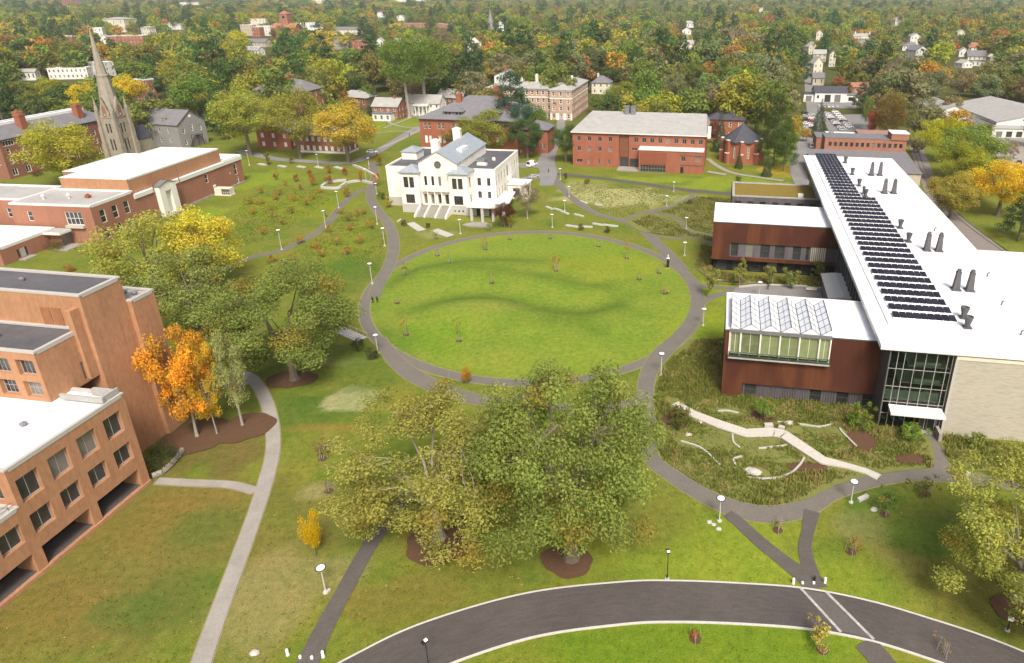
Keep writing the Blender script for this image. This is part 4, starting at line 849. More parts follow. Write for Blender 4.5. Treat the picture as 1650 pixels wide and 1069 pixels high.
# solar panel rows: every row a thing, every panel a part
frm = MB(); frm.box(-.57, .57, -.02, .02, -.06, 0); frm.box(-.57, .57, 1.98, 2.02, .52, .58)
pm = MB(); tl = math.radians(9); PL = 1.95
pm.quad((-.5, 0, .02), (.5, 0, .02), (.5, PL * math.cos(tl), .02 + PL * math.sin(tl)), (-.5, PL * math.cos(tl), .02 + PL * math.sin(tl))); pm.quad((-.55, 0, -.03), (-.55, PL * .95, .26), (.55, PL * .95, .26), (.55, 0, -.03)); pm.quad((-.55, 0, -.03), (.55, 0, -.03), (.55, 0, .02), (-.55, 0, .02))
pme = pm.mesh('panel', 'panel')
def cellmat():
    m = M['panel']; n = m.node_tree; bs = [x for x in n.nodes if x.type == 'BSDF_PRINCIPLED'][0]; src = bs.inputs['Base Color'].links[0].from_socket
    tc = N(n, 'ShaderNodeTexCoord'); br = N(n, 'ShaderNodeTexBrick', i_Scale=1., offset=0.); br.inputs['Brick Width'].default_value = .36; br.inputs['Row Height'].default_value = .4; br.inputs['Mortar Size'].default_value = .02
    n.links.new(tc.outputs['Object'], br.inputs[0]); c = mixc(n, br.outputs['Fac'], src, (.03, .03, .036)); n.links.new(c, bs.inputs['Base Color'])
cellmat()
NR = 39
for i in range(NR):
    v = 10.8 + (139.2 - 10.8) * i / (NR - 1); n = 9 if v < 88 else 6; w = (14.8 - 4.1) / 9
    lab = 'row of dark solar panels on the white roof, %s from the entrance end' % ordinal(i, NR) if i else 'row of dark solar panels on the white roof, nearest the entrance end'
    if i == NR - 1: lab = 'row of dark solar panels on the white roof, farthest from the entrance'
    q = SC.root.matrix_basis @ Vector((4.1, v, 16.0))
    t = thing('solar_panel_row', lab, 'solar panels', q, R(-9.7), 'solar panel rows on the science building roof')
    r_ = MB(); r_.box(0, n * w, .05, .2, 0, .3); r_.box(0, n * w, 1.8, 1.9, 0, .55); r_.obj('rack', 'lamp_white', t)
    for k in range(n): link('panel', pme, t, (w * (k + .5), .05, .3))

# ---------------- stone steeple
t = P(203, 262)
b = Bld('church_steeple', 'tall weathered stone church steeple with tapering spire, left background', 'steeple', (t.x, t.y), -9.5)
lan = (1, 1, 'dark_frame', 'dark_void', .12)
b.walls('stone_grey', -5.2, 5.2, -5.2, 5.2, 0, 21, front=[(3.4, 4.6, 6, 11, lan), (5.6, 6.8, 6, 11, lan), (3.4, 4.6, 13.5, 17.5, lan), (5.6, 6.8, 13.5, 17.5, lan)], right=[(3.4, 4.6, 6, 11, lan), (5.6, 6.8, 6, 11, lan), (3.4, 4.6, 13.5, 17.5, lan), (5.6, 6.8, 13.5, 17.5, lan)], depth=.5)
for x in (-1, 1):
    for y in (-1, 1):
        q = b.p(f'buttress#{x}{y}', 'stone_grey')
        for z0, z1, w in ((0, 9, 1.5), (9, 16, 1.15), (16, 23, .85)): q.prism([(x * 5.3 - w, y * 5.3 - w), (x * 5.3 + w, y * 5.3 - w), (x * 5.3 + w, y * 5.3 + w), (x * 5.3 - w, y * 5.3 + w)], z0, z1)
        q.ring([(1.1, 23), (.95, 24.2), (.75, 24.4), (.05, 29)], (x * 5.3, y * 5.3), 6)
for k in range(4):
    a = k * math.pi / 2; ca, sa = math.cos(a), math.sin(a); rt = lambda x, y, z: (x * ca - y * sa, x * sa + y * ca, z)
    q = b.p(f'spire_gable#{k}', 'stone_grey'); q.poly(rt(-3.2, -5.5, 20), rt(3.2, -5.5, 20), rt(3.2, -5.5, 22), rt(0, -5.5, 28.5), rt(-3.2, -5.5, 22)); q.quad(rt(3.2, -5.5, 22), rt(0, -1.5, 28.5), rt(0, -1.5, 28.5), rt(0, -5.5, 28.5)); q.quad(rt(3.2, -5.5, 22), rt(3.2, -3, 22), rt(0, -1.5, 28.5), rt(0, -5.5, 28.5)); q.quad(rt(-3.2, -3, 22), rt(-3.2, -5.5, 22), rt(0, -5.5, 28.5), rt(0, -1.5, 28.5))
    q = b.p(f'louvre#{k}', 'brick_brown'); q.quad(rt(-1.2, -5.53, 20.5), rt(1.2, -5.53, 20.5), rt(1.2, -5.53, 24), rt(-1.2, -5.53, 24)); q.poly(rt(-1.2, -5.53, 24), rt(1.2, -5.53, 24), rt(0, -5.53, 26))
q = b.p('spire', 'stone_grey'); q.ring([(5.9, 20.9), (5.2, 23), (3.05, 36.6), (3.3, 36.7), (3.3, 37.3), (2.85, 37.5), (.12, 56.5)], (0, 0), 8); q.ring([(.5, 56), (.7, 56.5), (.1, 57), (.06, 59)], (0, 0), 6)
b.box('nave_wall', 'stone_grey', -4, 4, 5.2, 20, 0, 9); b.gable('slate', 'stone_grey', -4, 4, 5.2, 20, 9, 5, 'v', .3); b.root.scale = (.7, .7, 1); b.done()

# ---------------- other campus buildings
b = Bld('brick_dormitory', 'long brick dormitory with grey roof and three brick chimneys beside the steeple', 'building', (-240, 262), -9.5)
tw = (1, 2, 'window_frame', 'pane', .22)
b.walls('brick_brown', -17, 0, 0, 52, 0, 15.6, right=[(2 + 5.6 * i, 3.5 + 5.6 * i, z, z + 2.4, tw) for i in range(9) for z in (5.6, 9.4)] + [(1.6 + 5.6 * i, 3.9 + 5.6 * i, 1, 4.0, (2, 1, 'window_frame', 'pane', .25)) for i in range(9)] + [(1.4 + 11.2 * i, 6 + 11.2 * i, 12.8, 14.9, (4, 1, 'window_frame', 'pane', .2)) for i in range(5)], front=spread(17, 3, 1.4, 5.6, 8, tw) + spread(17, 3, 1.4, 9.4, 11.8, tw), sides='frlb')
b.hip('shingle', -17, 0, 0, 52, 15.7, 5.4, .6, 8.4); b.box('roof_top', 'white_roof', -11.2, -6.4, 6, 46, 19.0, 20.9)
for v in (14, 40): b.chimney('brick_red', -3.4, v, 2.6, 16, 23.2)
b.chimney('brick_red', -13.5, 22, 2.6, 16, 23); b.done()

b = Bld('grey_gabled_hall', 'grey clapboard hall with plain gable end and dark outside stair', 'building', (-204.5, 318), -17)
b.walls('grey_siding', -38, 0, 0, 15.6, 0, 11.3, front=[(3 + 5.7 * i, 4.2 + 5.7 * i, z, z + 2.2, tw) for i in range(6) for z in (2.6, 7.2)], right=[(2.4, 3.6, 6.8, 9.2, tw), (7.2, 8.4, 7.2, 10.4, tw), (12, 13.2, 6.8, 9.2, tw), (2.4, 3.6, 1.4, 3.8, tw), (12, 13.2, 1.4, 3.8, tw)])
b.gable('shingle', 'grey_siding', -38, 0, 0, 15.6, 11.3, 5.6, 'u', .5)
q = MB(); q.ring([(.02, 0), (.75, .0), (.75, .1), (.55, .12), (.5, .1)], (0, 0), 12); o = q.obj('round_window', 'window_frame', b.root, (.06, 7.8, 14.3)); o.rotation_euler = (0, math.pi / 2, 0)
q = MB(); q.box(.2, 2.2, 8, 11, 4.9, 5.05)
for k in range(8): q.box(.2, 2.2, 7.6 - .45 * k, 8.0 - .45 * k, 4.7 - .55 * k, 4.8 - .55 * k)
for x, y in ((2.1, 10.9), (2.1, 8.1), (2.1, 4.6)): q.box(x - .08, x + .08, y - .08, y + .08, 0, 6)
q.box(2.05, 2.15, 4.4, 11, 5.9, 6.0); q.obj('outside_stair', 'black_metal', b.root); b.done()

b = Bld('red_brick_hall', 'red brick hall with grey hipped roof, dormers and brick chimneys behind the white hall', 'building', (-87.7, 309.2), -9.5)
pr = lambda u: [(u, u + 1.25, 11.4, 14.2, WW), (u + 2, u + 3.25, 11.4, 14.2, WW), (u, u + 1.35, 5, 8.4, WB), (u + 2, u + 3.35, 5, 8.4, WB), (u, u + 1.3, .6, 2.4, WW), (u + 2, u + 3.3, .6, 2.4, WW)]
b.walls('brick_red', 0, 46, 0, 36, 0, 16, front=pr(2) + pr(8.6) + pr(15.2) + pr(22) + pr(29) + pr(36), left=pr(3) + pr(12) + pr(22), right=pr(4) + pr(14) + pr(24))
b.hip('shingle', 0, 46, 0, 36, 16.1, 8.2, 1.0)
for u in (11, 29): b.walls('shingle', u, u + 9, 2.5, 9, 16.5, 19.2, front=row(.6, 5, 1.2, .5, 17.1, 18.8, (1, 1, 'dark_frame', 'pane', .1)), part='dormer', sides='frl'); b.hip('shingle', u, u + 9, 2.5, 10, 19.2, 1.7, .5, part='dormer_roof')
b.chimney('brick_red', 15, 13, 2.4, 18, 25.5); b.chimney('brick_red', 31, 22, 3.2, 19, 28); b.chimney('brick_red', 39, 9, 1.6, 17, 21)
b.walls('brick_red', 46, 58, 8, 20, 0, 11, front=spread(12, 3, 1.2, 2, 5, WW)); b.hip('shingle', 46, 58, 8, 20, 11.1, 3.4, .7); b.done()

M['tan_brick'] = mat('tan_brick', (.50, .345, .25), .9, .25, .2, (1, 1, .6), (.43, .28, .2), .15, fine=.25)
o = P(921, 146.2, 17)
b = Bld('white_banded_dormitory', 'large brick dormitory with white window bands and pale hipped roof', 'building', (o.x, o.y), -9.5)
ww1 = (1, 2, 'window_frame', 'pane', .25); fl = lambda L, n, w=1.7: [x for z in (.6, 4.9, 8.9, 13.3) for x in spread(L, n, w, z + .4, z + 2.9, ww1)]
b.walls('tan_brick', -52, -13, 3.5, 24, 0, 17, front=fl(39, 12)); b.walls('tan_brick', -13, 0, 0, 47, 0, 17, front=fl(13, 3), right=fl(47, 13), left=fl(3.5, 1))
for z0, z1, k in ((0, 3.9, .05), (12.0, 12.6, .14), (16.3, 17.02, .22)):
    q = b.p('band', 'white_stucco')
    if z0: q.box(-52, -13.3, 3.5 - k, 3.496, z0, z1); q.box(-13 - k, k, -k, -.004, z0, z1); q.box(.004, k, 0, 47, z0, z1)
    else:
        for i in range(4): q.box(-13 + 13 / 3 * i - .9 if i else -13, -13 + 13 / 3 * i + (.9 if i < 3 else 0), -k, -.004, 0, 3.9)
b.hip('pale_shingle', -52, -.4, 3.4, 24, 17.2, 2.6, .6, 7); b.hip('pale_shingle', -13, 0, 0, 47, 17.15, 2.4, .6, 6)
for u, v in ((-38, 13), (-33, 12), (-18, 13), (-9, 20), (-6, 28)): q = MB(); q.ring([(.9, 19.5), (.9, 21.6), (.5, 22.1)], (u, v), 8); q.obj('roof_vent', 'white_paint', b.root)
b.chimney('cream_siding', -24, 14, 1.6, 19, 24); b.done()

b = Bld('modern_brick_hall', 'red brick hall with pale metal roof, twin flues and white-ledged front bay', 'building', (-16.5, 285), -9.5)
mw = (2, 1, 'grey_frame', 'pane', .09)
b.walls('brick_red', 0, 20, 0, 34, 0, 14.8, front=[(2 + 4.5 * i, 3.6 + 4.5 * i, z, z + 1.9, mw) for i in range(4) for z in (6.6, 10.9)] + [(1.5, 4.2, 1.6, 3, mw), (6.5, 7.3, 1, 3.2, mw), (11, 11.8, 1, 3.2, mw), (15.3, 16.1, 1, 3.2, mw)], left=[(3 + 5 * i, 4.5 + 5 * i, z, z + 1.9, mw) for i in range(6) for z in (2.4, 6.6, 10.9)], sides='flb')
b.wall('wall', 'brick_red', (20, .7), (24.2, .7), 0, 14.8, [(.3, 3.9, .2, 4.2, (3, 2, 'dark_frame', 'pane', .08))]); q = MB(); q.box(20.05, 24.1, .45, .696, 4.6, 14.6); q.obj('cladding', mat('brown_metal_cladding', (.22, .085, .045), .6, .25, 1., (.2, .2, 2)), b.root)
b.walls('brick_red', 24.2, 56, 0, 34, -3, 14.8, front=[(2.2 + 3.35 * i, 4 + 3.35 * i, 11.0, 13, mw) for i in range(9)] + [(1.2, 3.6, 7.5, 8.6, mw)] + [(.4, 5.4, .3, 4.0, (5, 2, 'dark_frame', 'pane', .07))], right=[(4 + 6 * i, 5.6 + 6 * i, z, z + 1.9, mw) for i in range(5) for z in (6.6, 10.9)], sides='frb')
b.walls('brick_red', 29.2, 55.6, -5.5, 0, -4, 9.0, front=[(17.4, 19.2, 5.0, 6.9, mw), (23.4, 25.4, 5.0, 6.9, mw), (17.2, 18.6, -3.6, 2.6, DK), (.6, 11.2, .0, 2.9, (9, 2, 'grey_frame', 'pane', .07), .3)], sides='frl'); b.box('ledge', 'white_paint', 29, 55.8, -5.8, -.003, 9.05, 9.6)
q = MB(); q.box(29.8, 40.6, -5.62, -5.503, 3.2, 8.2); q.obj('louvre_panel', mat('brick_louvre', (.27, .085, .045), .8, .2, 1., (.2, .2, 4)), b.root); b.box('ledge', 'dark_frame', 46, 55.6, -5.62, -5.503, 3.3, 3.55); b.box('ledge', 'dark_frame', 46, 55.6, -5.62, -5.503, 7.35, 7.55)
b.box('step', 'concrete', 20, 29.1, -6, .4, 0, .5)
q = b.p('roof', 'pale_shingle'); q.quad((-.6, -.8, 14.85), (56.6, -.8, 14.85), (55.4, 22, 20), (4.5, 22, 20)); q.quad((56.6, 35, 14.85), (-.6, 35, 14.85), (4.5, 22, 20), (55.4, 22, 20)); q.poly((-.6, 35, 14.85), (-.6, -.8, 14.85), (4.5, 22, 20)); q.poly((56.6, -.8, 14.85), (56.6, 35, 14.85), (55.4, 22, 20))
q = b.p('eaves', 'white_paint'); q.box(-.65, 56.65, -.85, -.6, 14.4, 14.83); q.box(56.4, 56.65, -.6, 35, 14.4, 14.83); q.box(-.65, -.4, -.6, 35, 14.4, 14.83); q.box(56.66, 58, 3, 9, 13, 17)
for u in (20.6, 23.4): q = MB(); q.box(u - 1, u + 1, 18.6, 21.4, 17, 22.6); q.box(u - 1.1, u + 1.1, 18.5, 21.5, 22.6, 22.8); q.obj('flue', 'steel_grey', b.root)
b.done()

c_ = P(1195, 266)
b = Bld('octagonal_brick_chapel', 'octagonal red brick pavilion with dark pointed roof and buttresses', 'building', (c_.x + 1, c_.y + 7.5), 12)
pts = [(8.2 * math.cos(a), 8.2 * math.sin(a)) for a in [math.pi / 8 + math.pi / 4 * k for k in range(8)]]
for i in range(8):
    p0, p1 = pts[i], pts[(i + 1) % 8]; b.wall('wall', 'brick_red', p0, p1, 0, 9.6, [(2.6, 3.6, 2.6, 8, (1, 4, 'cream_siding', 'pane', .16))]); q = b.p(f'buttress#{i}', 'brick_red'); a = math.atan2(p0[1], p0[0])
    ca, sa = math.cos(a), math.sin(a); r_ = lambda x, y: (x * ca - y * sa, x * sa + y * ca); q.prism([r_(7.9, -.7), r_(9.6, -.7), r_(9.6, .7), r_(7.9, .7)], 0, 4.6); q.prism([r_(7.9, -.6), r_(8.9, -.6), r_(8.9, .6), r_(7.9, .6)], 4.6, 10)
    b.p(f'cap#{i}', 'cream_siding').prism([r_(7.9, -.75), r_(9.7, -.75), r_(9.7, .75), r_(7.9, .75)], 4.6, 4.9); b.p(f'cap#{i}', 'cream_siding').prism([r_(7.8, -.7), r_(9.05, -.7), r_(9.05, .7), r_(7.8, .7)], 10, 10.35)
b.p('roof', 'slate').ring([(8.8, 9.4), (8.7, 9.8), (.2, 16.4)], (0, 0), 8); b.done()

def house(name, label, cat, px, py, wpx, h, rh, wall, roof, depth=.7, ang=-9.5, floors=2, cols=None, kind='gable', axis='u', st=None, chim=(), base=None, group=None, extra=None):
    o = P(px, py); d = proj(o.x, o.y, 0)[2]; w = wpx * d / F; dp = w * depth if depth < 3 else depth
    b = Bld(name, label, cat, (o.x, o.y), ang, group); n = cols or max(2, int(w / 4.2)); m = max(2, min(9, int(dp / 4.2))); st = st or (1, 2, 'window_frame', 'pane', .2); ops, ops2 = [], []
    fh = h / floors
    for k in range(floors):
        z = fh * k; ops += spread(w, n, min(1.5, w / n * .5), z + fh * .28, z + fh * .8, st); ops2 += spread(dp, m, min(1.4, dp / m * .45), z + fh * .28, z + fh * .8, st)
    b.walls(wall, -w / 2, w / 2, 0, dp, 0, h, front=ops, right=ops2, left=ops2)
    if base: b.walls(base, -w / 2 - .12, w / 2 + .12, -.12, dp, 0, h * .12, part='base', sides='frl')
    if kind == 'gable': b.gable(roof, wall, -w / 2, w / 2, 0, dp, h, rh, axis, .5)
    elif kind == 'hip': b.hip(roof, -w / 2, w / 2, 0, dp, h + .1, rh, .6)
    else: b.flat(roof, -w / 2, w / 2, 0, dp, h - .05, 'white_paint' if kind == 'flatw' else wall, .5, .5)
    for u, v, cw, zt in chim: b.chimney('brick_red' if wall != 'cream_siding' else 'white_paint', u * w / 2, v * dp, cw, h * .8, h + rh + zt)
    if extra: extra(b, w, dp, h)
    return b.done()
def portico(b, w, dp, h):
    for k in range(4): b.p('column', 'white_paint').ring([(.4, 0), (.35, h * .8)], (-3.6 + 2.4 * k, -2.4), 8)
    b.box('porch_roof', 'white_paint', -4.6, 4.6, -3, -.003, h * .8, h * .95); b.box('porch_floor', 'concrete', -4.6, 4.6, -3, -.003, 0, .4)
def dorm3(b, w, dp, h):
    for k in (-.3, 0, .3): b.walls('white_paint', k * w - 1, k * w + 1, 1.0, 4.2, h, h + 2.4, front=[(.4, 1.6, h + .6, h + 2, (1, 1, 'window_frame', 'pane', .15))], part='dormer', sides='frl'); b.gable('pale_shingle', 'white_paint', k * w - 1, k * w + 1, 1.0, 5, h + 2.4, 1, 'v', .2, part='dormer_roof')
def wings(b, w, dp, h):
    b.walls('white_paint', -w * .35, w * .35, -5, -.004, 0, h * .55, front=spread(w * .7, 3, 1.4, h * .12, h * .42, WW), part='porch', sides='frl'); b.box('porch_roof', 'shingle', -w * .37, w * .37, -5.4, -.004, h * .55, h * .6)

# halls behind the left trees and around the far lawn
house('gabled_brick_hall', 'brick gable-fronted block with white pediment behind the roadside trees', 'building', 444, 240, 58, 8.2, 3.6, 'brick_red', 'pale_shingle', .9, -9.5, 2, 3, 'gable', 'v', WB)
house('white_base_hall', 'low brick wing with tall white windows and white painted base', 'building', 522, 247, 84, 8.4, 3.2, 'brick_brown', 'pale_shingle', .4, -9.5, 2, 8, 'gable', 'u', (1, 2, 'window_frame', 'blind', .3), base='white_paint')
house('tall_brick_hall', 'four-storey brick hall with grey hipped roof and cream chimneys above the trees', 'building', 462, 206, 92, 20, 5, 'brick_brown', 'shingle', .5, -9.5, 4, 8, 'hip', 'u', (1, 2, 'window_frame', 'pane', .3), [(-.45, .5, 2.6, 1.5), (.12, .4, 2.2, 2.6)])
house('white_gabled_house', 'brick and white house with bay window at left end of the lawn row', 'house', 622, 193, 44, 7.6, 4, 'brick_brown', 'pale_shingle', .8, -9.5, 2, 4, 'gable', 'u', None, [(.5, .5, 1.4, 1.5)], None, None, wings)
house('columned_house', 'long white house with columned porch behind the two tall elms', 'house', 682, 187, 58, 7.6, 4.2, 'white_paint', 'pale_shingle', .5, -9.5, 2, 6, 'gable', 'u', None, [(-.7, .5, 1.3, 1.2)], None, None, portico)
house('dormered_house', 'brick house with three white dormers right of the two tall elms', 'house', 726, 178, 46, 8, 4.5, 'brick_brown', 'pale_shingle', .6, -20, 2, 5, 'gable', 'u', None, [(.7, .5, 1.3, 1.3)], None, None, dorm3)
house('low_brick_house', 'low brick house with pale roof left of the dark spruce', 'house', 570, 172, 54, 6, 3.6, 'brick_brown', 'pale_shingle', .5, -24, 1, 5, 'hip')
house('brick_villa', 'brick house with dark hipped roof behind the octagonal pavilion', 'house', 1168, 226, 58, 10.2, 4.2, 'brick_red', 'slate', .8, -9.5, 2, 4, 'hip', 'u', (1, 2, 'cream_siding', 'pane', .25))
house('white_gabled_annex', 'white gabled house with white chimneys behind the banded dormitory', 'house', 818, 152, 42, 13, 4, 'white_paint', 'shingle', .6, -9.5, 3, 4, 'gable', 'v', None, [(-.1, .2, 2, 2.5), (.8, .6, 2, 1.8)])
house('grey_cottage', 'grey-roofed house among trees right of the banded dormitory', 'house', 968, 152, 30, 8, 4.5, 'cream_siding', 'shingle', .8, -9.5, 2, 3, 'hip', chim=[(-.4, .5, 1.3, 1.5)])

# industrial buildings behind the science centre
b = Bld('brick_workshop', 'long low brick workshop with clerestory windows behind the science building', 'building', (118.8, 251.9), -9.5)
b.walls('tan_stone', -40, 0, 0, 28, 0, 4.9); q = b.p('roof', 'shingle'); q.quad((-40.3, -.4, 5), (.3, -.4, 5), (.3, 28, 7.2), (-40.3, 28, 7.2)); q.quad((.3, -.4, 5), (.3, -.4, 4.7), (.3, 28, 4.7), (.3, 28, 7.2)); q.quad((-40.3, -.4, 4.7), (.3, -.4, 4.7), (.3, -.4, 5), (-40.3, -.4, 5))
b.walls('brick_pink', -33, 0, 28, 38, 0, 12, front=[(1.6 + 2.2 * i, 2.9 + 2.2 * i, 8.6, 10.4, (1, 1, 'dark_frame', 'pane', .08)) for i in range(14)]); b.box('roof', 'shingle', -33.2, .2, 27.9, 38.2, 12.003, 12.35); b.walls('brick_pink', -6.5, .4, 27.6, 35, 12, 14.6, part='tower'); b.box('tower_cap', 'white_paint', -6.7, .6, 27.4, 35.2, 14.6, 14.95); b.done()
b = Bld('white_roofed_workshop', 'flat white-roofed brick workshop next to the clerestory workshop', 'building', tuple(P(1333, 250))[:2], -9.5)
b.walls('white_paint', 0, 14.5, 0, 20, 0, 7.2, front=[(1 + 2.4 * i, 2.2 + 2.4 * i, 3.6, 5.6, DK) for i in range(5)], left=[(2 + 4 * i, 4 + 4 * i, 2, 4.6, DK) for i in range(4)]); b.flat('white_roof', 0, 14.5, 0, 20, 7.2, 'dark_frame', .22, .4)
b.walls('brick_pink', -4.6, -.004, 7, 20, 0, 6.4, left=[(2, 4, 1.5, 4, DK), (7, 9, 1.5, 4, DK)]); b.box('roof', 'shingle', -4.8, -.01, 6.8, 20.2, 6.403, 6.7); b.walls('brick_pink', 14.504, 32, 10, 20, 0, 8.0); b.box('roof', mat('faded_red_roof', (.34, .2, .16), .85, .2, .4), 14.51, 32.2, 9.8, 20.2, 8.003, 8.4)
q = MB(); q.box(2, 4, 15, 17, 7.1, 8.1); q.ring([(.5, 7.1), (.5, 8)], (7, 9), 8); q.ring([(.3, 7.1), (.3, 8)], (10, 6), 8); q.obj('roof_unit', 'steel_grey', b.root); b.done()
b = Bld('white_garage', 'white garage with grey gabled roof and open bays across the car park', 'building', tuple(P(1312, 165))[:2], -5)
b.walls('white_paint', 0, 21, 0, 12, 0, 6.6, front=[(1.4, 2.8, 2.6, 4.6, DK), (6.5, 10.5, .2, 5, (2, 1, 'dark_frame', 'pane', .1)), (13, 17, .2, 5, (2, 1, 'dark_frame', 'pane', .1))]); b.gable('slate', 'white_paint', 0, 21, 0, 12, 6.6, 3.2, 'u', .5)
b.walls('white_paint', -7, -.004, 1.5, 11, 0, 5, front=[(1.4, 5.2, .2, 4, (2, 1, 'dark_frame', 'pane', .1))]); b.box('roof', 'slate', -7.3, -.01, 1.2, 11.3, 5.003, 5.4); b.walls('white_paint', 21.004, 29, 1.5, 11, 0, 4.4, front=[(1.6, 5.6, .8, 3.4, (2, 1, 'dark_frame', 'pane', .1))]); b.box('roof', 'shingle', 21.01, 29.3, 1.2, 11.3, 4.403, 4.8); b.done()
house('brick_garage', 'small brick shed with red roof right of the white garage', 'building', 1385, 152, 26, 5, 2.6, 'brick_pink', 'brick_pink', .8, -5, 1, 2, 'gable')
o = P(1597, 222)
b = Bld('lumber_warehouse', 'large pale-roofed lumber warehouse with grey lean-to, right edge', 'building', (o.x, o.y), -4)
b.walls('white_paint', 0, 34, 0, 8, 0, 4.6, front=[(2 + 5 * i, 5 + 5 * i, .3, 3.2, DK) for i in range(6)]); b.box('roof', 'pale_flat_roof', -.4, 34.4, -.4, 8, 4.603, 4.95); b.walls('grey_siding', -6, 6, 8.004, 26, 0, 4.4); b.box('roof', 'shingle', -6.3, 6, 8.01, 26.3, 4.403, 4.7)
b.walls('white_paint', 6.004, 50, 10, 70, 0, 6.4); b.gable('pale_shingle', 'white_paint', 6.004, 50, 10, 70, 6.4, 4.6, 'v', .6); b.walls('white_paint', -14, 6, 40, 72, 0, 6.0, front=[(2, 6, .2, 4.4, DK), (9, 13, .2, 4.4, DK)]); b.gable('pale_shingle', 'white_paint', -14, 6, 40, 72, 6.0, 4.0, 'v', .6); b.done()
house('blue_tarp_stack', 'stack of lumber under a bright blue tarpaulin by the warehouse', 'stack', 1646, 187, 16, 3.5, .8, 'blue_tarp', 'blue_tarp', .6, 0, 1, 2, 'gable', st=(1, 1, 'blue_tarp', 'blue_tarp', .1))
house('long_open_shed', 'long dark-roofed open shed behind the lumber warehouse', 'shed', 1595, 178, 76, 4, 1, 'cream_siding', 'slate', .12, -2, 1, 6, 'flat', st=(1, 1, 'dark_frame', 'dark_void', .1))

# houses in the wood on the right
for a in [('villa', 'large cream villa with arched central gable among the trees, upper right', 'house', 1390, 74, 38, 12, 3.5, 'cream_siding', 'pale_shingle', .6, -6, 2, 6, 'hip', 'u', None, [(-.6, .5, 1.6, 2), (.6, .5, 1.6, 2)], None, None, portico),
          ('farmhouse', 'white farmhouse with grey roof and small rear gable, upper right', 'house', 1484, 95, 24, 9, 4.5, 'white_paint', 'shingle', 1.0, 18, 2, 4, 'gable', 'v'),
          ('farm_annex', 'long white annexe with grey roof left of the white farmhouse', 'house', 1464, 82, 20, 6, 3.5, 'white_paint', 'shingle', .6, -6, 1, 4, 'gable'),
          ('farm_gable', 'tall white gabled house behind the white farmhouse', 'house', 1474, 72, 16, 11, 4, 'white_paint', 'pale_shingle', .9, -6, 2, 3, 'gable', 'v'),
          ('tan_house', 'tan half-timbered house with brown trim near the right edge', 'house', 1572, 106, 28, 9, 5, 'cream_siding', 'shingle', .7, -10, 2, 4, 'gable', 'u', None, (), None, None, wings),
          ('white_shed', 'small white gabled shed left of the tan half-timbered house', 'shed', 1552, 92, 14, 6.5, 3.5, 'white_paint', 'pale_shingle', .9, -14, 1, 2, 'gable', 'v'),
          ('white_cottage', 'white cottage with low gable in front of the tan half-timbered house', 'house', 1558, 110, 20, 4.5, 3, 'white_paint', 'pale_shingle', .8, 16, 1, 3, 'gable', 'v'),
          ('red_roofed_house', 'small house with reddish roof behind the tan half-timbered house', 'house', 1566, 86, 12, 7, 5, 'white_paint', 'brick_pink', .8, -10, 1, 2, 'gable'),
          ('pale_outbuilding', 'pale tan outbuilding right of the tan half-timbered house', 'shed', 1600, 98, 10, 4, 2.5, 'cream_siding', 'cream_siding', .8, 6, 1, 2, 'gable', 'v'),
          ('white_house', 'narrow white two-storey house alone high in the wood, upper right', 'house', 1446, 42, 9, 12, 4.5, 'white_paint', 'pale_shingle', 1., 8, 2, 2, 'gable', 'v'),
          ('cream_house', 'cream gabled house at top of the row above the white garage', 'house', 1309, 88, 16, 9, 5, 'cream_siding', 'pale_shingle', .9, 20, 2, 2, 'gable', 'v'),
          ('cream_house', 'cream house with long side roof, second down the row above the white garage', 'house', 1320, 100, 20, 8, 4, 'cream_siding', 'pale_shingle', .7, -10, 2, 3, 'gable'),
          ('cream_house', 'cream house with steep white gable, lowest of the row above the white garage', 'house', 1317, 121, 16, 10, 5.5, 'cream_siding', 'pale_shingle', .9, 12, 2, 2, 'gable', 'v'),
          ('cream_house', 'narrow pale yellow house right of the cream row above the white garage', 'house', 1340, 108, 10, 12, 3.5, 'cream_siding', 'shingle', .9, -6, 3, 2, 'gable', 'v'),
          ('tan_cottage', 'tan cottage half hidden just above the white garage', 'house', 1318, 138, 18, 6, 3.5, 'tan_stone', 'shingle', .8, -6, 1, 2, 'gable'),
          ('yellow_house', 'tall narrow yellowish house left of the large cream villa', 'house', 1319, 70, 10, 14, 4, 'cream_siding', 'pale_shingle', .8, -6, 2, 2, 'gable', 'v'),
          ('white_farm_cottage', 'pale house half hidden in the wood above the modern brick hall', 'house', 1110, 80, 26, 7, 4, 'cream_siding', 'pale_shingle', .7, 10, 2, 3, 'gable'),
          ('white_dormer_house', 'white house with steep gable left of the first orange trees above the brick hall', 'house', 1106, 62, 14, 12, 4.5, 'white_paint', 'shingle', .8, -10, 2, 2, 'gable', 'v'),
          ('white_hill_house', 'tiny white house high in the wood at top centre right', 'house', 1112, 45, 11, 9, 4, 'white_paint', 'pale_shingle', .8, 5, 1, 2, 'gable'),
          ('pale_barn', 'pale barn half hidden behind the red maple, upper right', 'barn', 1548, 62, 12, 9, 4, 'cream_siding', 'pale_shingle', .9, -5, 1, 2, 'gable', 'v'),
          ('tiny_white_roof', 'tiny white gabled house at the top edge of the wood, right of centre', 'house', 1226, 20, 6, 12, 4, 'white_paint', 'pale_shingle', .8, 0, 1, 2, 'gable')]:
    house(*a)
